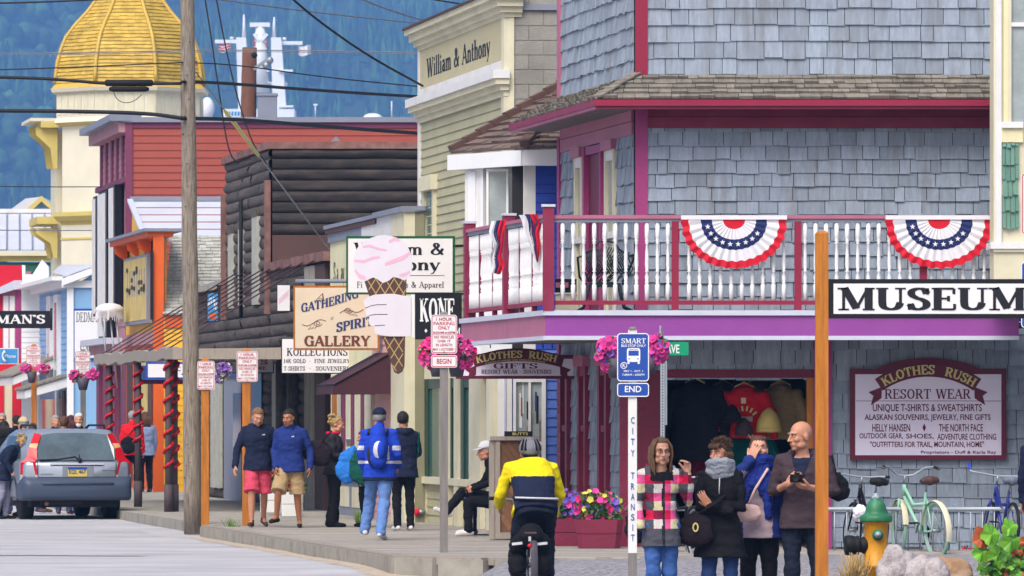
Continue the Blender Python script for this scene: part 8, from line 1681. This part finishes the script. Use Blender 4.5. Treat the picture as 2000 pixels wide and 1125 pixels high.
mat('mint', '8fc0a8', .35, .06, 3); mat('mint_tyre', '7fa894', .7, .1, 6); mat('bike_blue', '27307c', .35, .1, 3); mat('saddle_brown', '4a3330', .6, .1, 6); mat('saddle_grey', '5f6674', .6, .1, 6); mat('grip_blue', '2440a8', .5, .1)
CRUISE = [(.02,0,0),(.1,-.02,.01),(.22,-.1,.1),(.3,-.2,.11),(.33,-.32,.09)]; FLAT = [(.03,.0,0),(.15,0,.01),(.27,-.02,.02),(.33,-.03,.02)]
bike('mint green cruiser bicycle with cream mudguards and brown saddle', 1832, 1092, 71.2, 21, 'mint', 'mint_tyre', CRUISE, 'saddle_brown', 'cream', -3, 12)
bike('dark blue bicycle with bar ends and wide grey saddle at the right', 1972, 1092, 71.4, 10, 'bike_blue', 'black_rubber', FLAT[:3]+[(.33,0,.03),(.34,.1,.12)], 'saddle_grey', None, 4, 4, grip='grip_blue')
bike('black mountain bicycle behind the fire hydrant', 1713, 1094, 71.4, 14, 'black_paint', 'black_rubber', FLAT, 'black_rubber', None, 4, 0)
bike('black bicycle parked behind the woman in the grey scarf', 1361, 1100, 70.6, 16, 'black_paint', 'black_rubber', FLAT, 'black_rubber', None, -3, 8)
bg_ = thing('plastic_bag', 'white plastic bag tied on the saddle of the black bicycle', 'bag', P(1680,1003,71)); q = MB(); q.ball(P(1680,1000,71), (.09,.09,.08), 'white_cloth'); q.ball(P(1674,1008,71), (.05,.06,.05), 'white_cloth'); me = remeshed(q, .012, 1, (.02,20,1)); me.transform(Matrix.Translation(-P(1680,1003,71))); link_part(me, 'sack', bg_, ['white_cloth'])
# bicycle rack of galvanised barriers
for lbl, a, b in (('galvanised bar bike rack left of the museum post', 1312, 1592), ('galvanised bar bike rack behind the fire hydrant', 1606, 1846), ('galvanised bar bike rack at the right edge', 1850, 2080)):
    Yr = 72.0; t = thing('bike_rack', lbl, 'bike rack', P((a+b)/2,1100,Yr), 'galvanised bike racks'); x0, x1 = X_(a,Yr), X_(b,Yr); zt, zb1 = Z_(994,Yr), Z_(1086,Yr)
    mb = MB(); mb.tube([V(x0,Yr,zb1-.06), V(x0,Yr,zt), V(x1,Yr,zt), V(x1,Yr,zb1-.06)], .026, 'galv', 8); mb.tube([V(x0,Yr,zb1), V(x1,Yr,zb1)], .03, 'galv', 8); mb.tube([V(x0,Yr-.35,zb1-.1), V(x1,Yr-.35,zb1-.1)], .03, 'galv', 8); mb.tube([V(x0,Yr,zb1), V(x0,Yr-.35,zb1-.1)], .025, 'galv', 6); mb.tube([V(x1,Yr,zb1), V(x1,Yr-.35,zb1-.1)], .025, 'galv', 6); mb.build('frame', t)
    n = 10; up0 = None
    for i in range(1, n):
        x = x0+(x1-x0)*i/n
        if up0 is None: mb = MB(); mb.tube([V(x,Yr,zb1), V(x,Yr,zt)], .009, 'galv', 6); up0 = mb.build('upright', t); xx0 = x
        else: o = up0.copy(); COL.objects.link(o); o.parent = t; o.location.x += x-xx0
# ------------------------------------------------------------ the cyclist and his bicycle
YCy = 60.0; cxp = 1043; gcy = gz(0, 60)
cb = bike('touring bicycle ridden by the man in the yellow jacket', 1036, 1172, YCy-.2, 6, 'black_paint', 'black_rubber', FLAT, 'black_rubber', 'pot', 0, 0, wr=.345)
def yj(x, y, z): return 'yellow_vis' if (z > 1.3+.0*x-.05*abs(x)*6*0 or abs(x) > .215) and not (abs(x) <= .2 and z < 1.31) else 'navy'
cy = person('cyclist in yellow and navy jacket and grey helmet seen from behind', cxp, YCy+.05, gcy-.06, 1.78, 186, dict(pel=(0,.1,.98), wst=(0,.02,1.12), chs=(0,-.17,1.28), nck=(0,-.33,1.4), hd=(.0,-.42,1.5), sl=(-.2,-.27,1.36), sr=(.2,-.27,1.36), el=(-.29,-.36,1.1), er=(.29,-.36,1.1), wl=(-.27,-.62,1.0), wr=(.27,-.62,1.0), hl=(-.1,.1,.96), hr=(.1,.1,.96), kl=(-.16,-.3,.66), kr=(.15,-.26,.5), al=(-.14,-.05,.36), ar=(.13,-.05,.12), tl=(-.14,-.2,.3), tr=(.13,-.2,.06)), 'yellow_vis', 'denim_black', 'black_wear', 'skin', ('short','hair_dark'), (0,-14), 1.16, .06, 1, vox=.012, tpaint=yj, tmats=['yellow_vis','navy'], collar=False, loose=1.3)
mb = MB(); n, k = 24, 10; rings = []
for i in range(k+1):
    a = -.25+(1.54+.25)*i/k; rings.append([V(0,.018,.05)+V(math.cos(a)*math.cos(2*math.pi*q/n)*.1*(1+.05*math.sin(6*2*math.pi*q/n)), math.cos(a)*math.sin(2*math.pi*q/n)*.135, math.sin(a)*.105) for q in range(n)])
mb.loft(rings, 'helmet_grey'); mb.v = [tuple(cy.hm @ Vector(p)) for p in mb.v]; hl_ = mb.build('helmet', cy.o)
for x in (-.075,-.045,-.015,.015,.045,.075):
    mb = MB(); mb.limb([V(x*.8,.05,.148), V(x*1.05,.105,.115), V(x*1.15,.135,.075)], [.006,.009,.011], 'black_wear', 8); mb.v = [tuple(cy.hm @ Vector(p)) for p in mb.v]; mb.build('vent', hl_)
mb = MB(); mb.limb([V(-.05,.125,.02), V(0,.14,.015), V(.05,.125,.02)], [.012,.014,.012], 'black_wear', 8); mb.limb([V(-.02,.12,-.01), V(.02,.12,-.01)], [.014,.014], 'tail_red', 8); mb.v = [tuple(cy.hm @ Vector(p)) for p in mb.v]; mb.build('strap', hl_)
mb = MB(); mb.tube([cy.j['pel']+V(.2*math.cos(2*math.pi*i/24)*1.05, .17*math.sin(2*math.pi*i/24), .085+.02*math.cos(2*math.pi*i/24)) for i in range(24)], .018, 'charcoal', 8, closed=True); mb.build('belt', cy.o)
mb = MB(); mb.tube([cy.j['pel']+V(-.21+.42*i/12, .19-.05*abs(i/6-1)**2, .095+.012*i/12) for i in range(13)], .011, 'white_wear', 6); mb.build('reflective_strip', cy.o)
kx = lambda p: X_(p, YCy-.3); kz = lambda p: Z_(p, YCy-.3)
for lbl, px in (('black bicycle pannier, left of the rear wheel', 1010), ('black bicycle pannier, right of the rear wheel', 1059)):
    t = thing('pannier', lbl, 'pannier', P(px,1115,YCy-.3)); q = MB(); c = P(px,1090,YCy-.25); q.limb([c+V(0,-.1,-.1), c+V(0,.1,-.1)], [.085,.085], 'black_wear', 12); q.limb([c+V(0,-.09,.12), c+V(0,.1,.12)], [.08,.08], 'black_wear', 12); q.limb([c+V(0,-.09,-.05), c+V(0,.1,.05)], [.09,.09], 'black_wear', 12); me = remeshed(q, .012, 2, (.01,12,px)); me.transform(Matrix.Translation(-P(px,1115,YCy-.3))); link_part(me, 'sack', t, ['black_wear']); mb = MB(); mb.bar(c+V(-.05,-.2,.14), c+V(.05,-.2,.15), .012, .025, 'white_wear'); mb.build('reflector', t)
t = thing('rack_bag', 'black bag on the rear rack of the touring bicycle with red tail lamp below', 'bag', P(1036,1050,YCy-.3)); q = MB(); c = P(1037,1047,YCy-.25); q.limb([c+V(0,-.12,0), c+V(0,.15,0)], [.125,.125], 'black_wear', 14); q.limb([c+V(-.1,-.08,-.06), c+V(-.1,.1,-.06)], [.09,.09], 'black_wear', 12); q.limb([c+V(.1,-.08,-.06), c+V(.1,.1,-.06)], [.09,.09], 'black_wear', 12); me = remeshed(q, .012, 2, (.008,12,3)); me.transform(Matrix.Translation(-P(1036,1050,YCy-.3))); link_part(me, 'sack', t, ['black_wear'])
mb = MB(); mb.ball(P(1035,1066,YCy-.62), (.024,.02,.024), 'tail_red', 10, 8); mb.build('tail_lamp', t); mb = MB(); mb.box(front(YCy-.52), kx(1032), kx(1037), kz(1056), kz(1047), 0, .01, 'white_wear'); mb.box(front(YCy-.545), kx(1024), kx(1048), kz(1041), kz(1038), 0, .01, 'mauve_brown'); mb.build('reflector', t)
# ------------------------------------------------------------ hydrant, stones, plants in the right foreground
YD = 57.5; hy = thing('fire_hydrant', 'yellow fire hydrant with green bonnet and black side outlet', 'fire hydrant', P(1710,1175,YD)); mat('hydrant_yellow', 'c4871a', .45, .1, 5, .15, 30, stain='7a4416', stain_scale=6, stain_amt=.55); mat('hydrant_green', '2c6b47', .45, .12, 5, .15, 30, stain='66b090', stain_scale=5, stain_amt=.3)
k = YD/F; c = P(1711,1012,YD)
lz = lambda py: (1012-py)*k
mb = MB(); mb.lathe(c, [(24*k,lz(1190)),(24*k,lz(1110)),(27*k,lz(1108)),(27*k,lz(1102)),(23.5*k,lz(1100)),(23*k,lz(1024)),(28*k,lz(1020)),(28*k,lz(1018))], 'hydrant_yellow', 24); mb.build('barrel', hy)
mb = MB(); mb.lathe(c, [(31*k,lz(1019)),(32*k,lz(1017)),(32*k,lz(1009)),(29*k,lz(1006)),(22*k,lz(1003)),(21*k,lz(998)),(19*k,lz(988)),(15*k,lz(980)),(10*k,lz(976)),(10*k,lz(970))], 'hydrant_green', 24); mb.build('bonnet', hy)
mb = MB(); mb.lathe(c, [(11*k,lz(976)),(11*k,lz(970)),(6*k,lz(968)),(6*k,lz(963))], 'galv', 6); mb.build('cap_nut', hy)
o = P(1694,1065,YD); mb = MB(); mb.lathe(o, [(17*k,0),(17*k,.04),(14*k,.06),(14*k,.08),(19*k,.085),(19*k,.1),(17*k,.1),(19*k,.13),(20*k,.17),(19*k,.21),(13*k,.215)], 'black_rubber', 18, (-1,-.12,0)); mb.build('side_outlet', hy)
o = P(1713,1044,YD)+V(0,-.1,0); mb = MB(); mb.lathe(o, [(11*k,0),(11*k,.03),(8*k,.035),(8*k,.05)], 'hydrant_green', 16, (0,-1,0)); ou = mb.build('outlet', hy); mb = MB(); mb.lathe(o, [(7*k,.05),(6*k,.06),(3*k,.065),(3*k,.085)], 'galv', 8, (0,-1,0)); mb.build('cap', ou)
def rock(label, px, py, Y, r, m, seed):
    q = MB(); q.ball((0,0,0), r, m, 28, 20); vs = []
    for p in q.v: p = Vector(p); d = p.normalized(); f = 1+.28*noise.noise(d*1.3+V(seed,0,0))+.12*noise.noise(d*3.1+V(0,seed,0))+.05*noise.noise(d*8+V(0,0,seed)); f = min(f, 1.06+.1*noise.noise(d*2+V(seed*2,0,0)))-.1*abs(noise.noise(d*4.5+V(seed,seed,0)))-.05*abs(noise.noise(d*11)); vs.append(tuple(P(px,py,Y)+p*f))
    q.v = vs; return q.build('boulder', None, P(px,py,Y)-V(0,0,r[2]*.7), label=label, category='boulder', group='boulders')
rock('tall pale grey boulder right of the hydrant', 1752, 1118, 56.5, (.2,.2,.26), 'rock', 1.3); rock('low grey boulder in front of the tan one', 1800, 1128, 56, (.17,.17,.2), 'rock', 4.1); rock('pale whitish boulder nearest the camera', 1826, 1132, 55.6, (.14,.15,.2), 'rock', 7.7); rock('long tan boulder behind the grey boulders', 1850, 1125, 57, (.26,.2,.19), 'rock_tan', 9.2)
dg_ = MB(); rg = random.Random(31)
for i in range(150): b = P(1672+rg.gauss(0,9),1150,57.2)+V(0,rg.uniform(-.1,.1),0); hgt = rg.uniform(.1,.34); e = b+V(rg.gauss(0,.06),rg.gauss(0,.05),hgt); dg_.tube([b, b.lerp(e,.6)+V(0,0,.02), e], [.005,.004,.006 if rg.random() < .4 else .002], 'dry_grass', 4)
dg_.build('dry_grass', None, P(1672,1150,57.2), kind='stuff')
gr = MB()
for cx_, cy_, Y in ((452,1030,87.6),(702,1015,89.5)):
    for i in range(40): b = V(X_(cx_+rg.gauss(0,4),Y), Y+rg.uniform(-.1,.1), -.1 if cx_ < 500 else 0); e = b+V(rg.gauss(0,.06),0,rg.uniform(.08,.24)); gr.tube([b, b.lerp(e,.6), e], [.007,.006,.002], 'grass', 4)
gr.build('grass', None, P(452,1030,87.6), kind='stuff')
pl = thing('leafy_shrub', 'green and red tinged leafy shrub in the bottom right corner', 'shrub', P(1960,1150,55)); rg = random.Random(17)
def bigleaf(mb, p, t, n_, s, m):
    b = t.cross(n_).normalized(); vs = [p]; N = 15
    for i in range(N+1):
        a = -2.45+4.9*i/N; rr = s*(.5+.5*abs(math.cos(a*.5))**.6)*(1-.16*(i%3 == 1)-.1*rg.random()); vs.append(p+t*s*.42+t*(rr*.62*math.cos(a))+b*(rr*.62*math.sin(a))+n_*(.12*s*math.sin(a*3+rg.random())-.1*s*abs(math.sin(a))))
    mb.add(vs+[p+t*s*.42+n_*.05*s], [(i,i+1,len(vs)) for i in range(0,len(vs)-1)]+[(len(vs)-1,0,len(vs))], m, False)
lf = MB(); sm_ = MB()
for i in range(260):
    px, py = rg.gauss(1985, 32), rg.uniform(1066, 1150)
    if px < 1900 or py < 1132-(px-1895)*.55-rg.random()*25: continue
    p = P(px,py,55+rg.uniform(-.3,.3)); t = V(rg.uniform(-1,.6),rg.uniform(-.6,.1),rg.uniform(-.5,.7)).normalized(); n_ = V(rg.uniform(-.4,.4),-1,rg.uniform(.0,.9)).normalized(); n_ = (n_-t*n_.dot(t)).normalized(); bigleaf(lf, p, t, n_, rg.uniform(.06,.13), rg.choice(['leaf_bright']*5+['leaf']*2+['leaf_red']))
for px, py, s, m in ((1934,1062,.2,'leaf_red'),(1950,1056,.2,'leaf_bright'),(1985,1040,.17,'leaf_bright'),(1990,1070,.22,'leaf_bright'),(1930,1090,.18,'leaf_bright'),(1962,1096,.2,'leaf_bright')): bigleaf(lf, P(px,py,54.8), V(-.5,-.2,.4).normalized(), V(.1,-1,.5).normalized(), s, m)
for i in range(9): a = P(1985+rg.gauss(0,20),1160,55); b = P(rg.uniform(1915,1995),rg.uniform(1050,1100),55); sm_.tube([a, a.lerp(b,.5)+V(.03,0,.05), b], [.008,.006,.004], 'leaf_red', 5)
lf.build('foliage', pl); sm_.build('stem', pl)
# small things along the wall
wf = thing('flower_pot', 'small pot of dark red flowers at the foot of the shingle wall', 'flowers', P(1892,1092,73)); mb = MB(); mb.lathe(P(1892,1090,73), [(.07,0),(.09,.1),(.08,.1)], 'pot', 12); mb.build('pot', wf); mb = MB(); leaves(mb, P(1892,1080,73), (.14,.1,.08), 60, ['leaf'], .05, rg); flowers(mb, P(1892,1076,73), (.1,.08,.06), 14, ['petal_hot'], .03, rg); mb.build('blossoms', wf)
fd = thing('fire_hose_valve', 'small red standpipe valve on the olive shopfront', 'valve', P(822,1000,91)); mb = MB(); mb.lathe(P(824,1000,91), [(.03,0),(.03,.05),(.055,.06),(.055,.1),(.02,.11)], 'red_cloth', 12, (-1,-.4,0)); mb.build('valve', fd); mb = MB(); mb.lathe(P(830,1000,91), [(.03,0),(.035,.1)], 'steel', 10, (-1,-.4,0)); mb.build('pipe', fd)
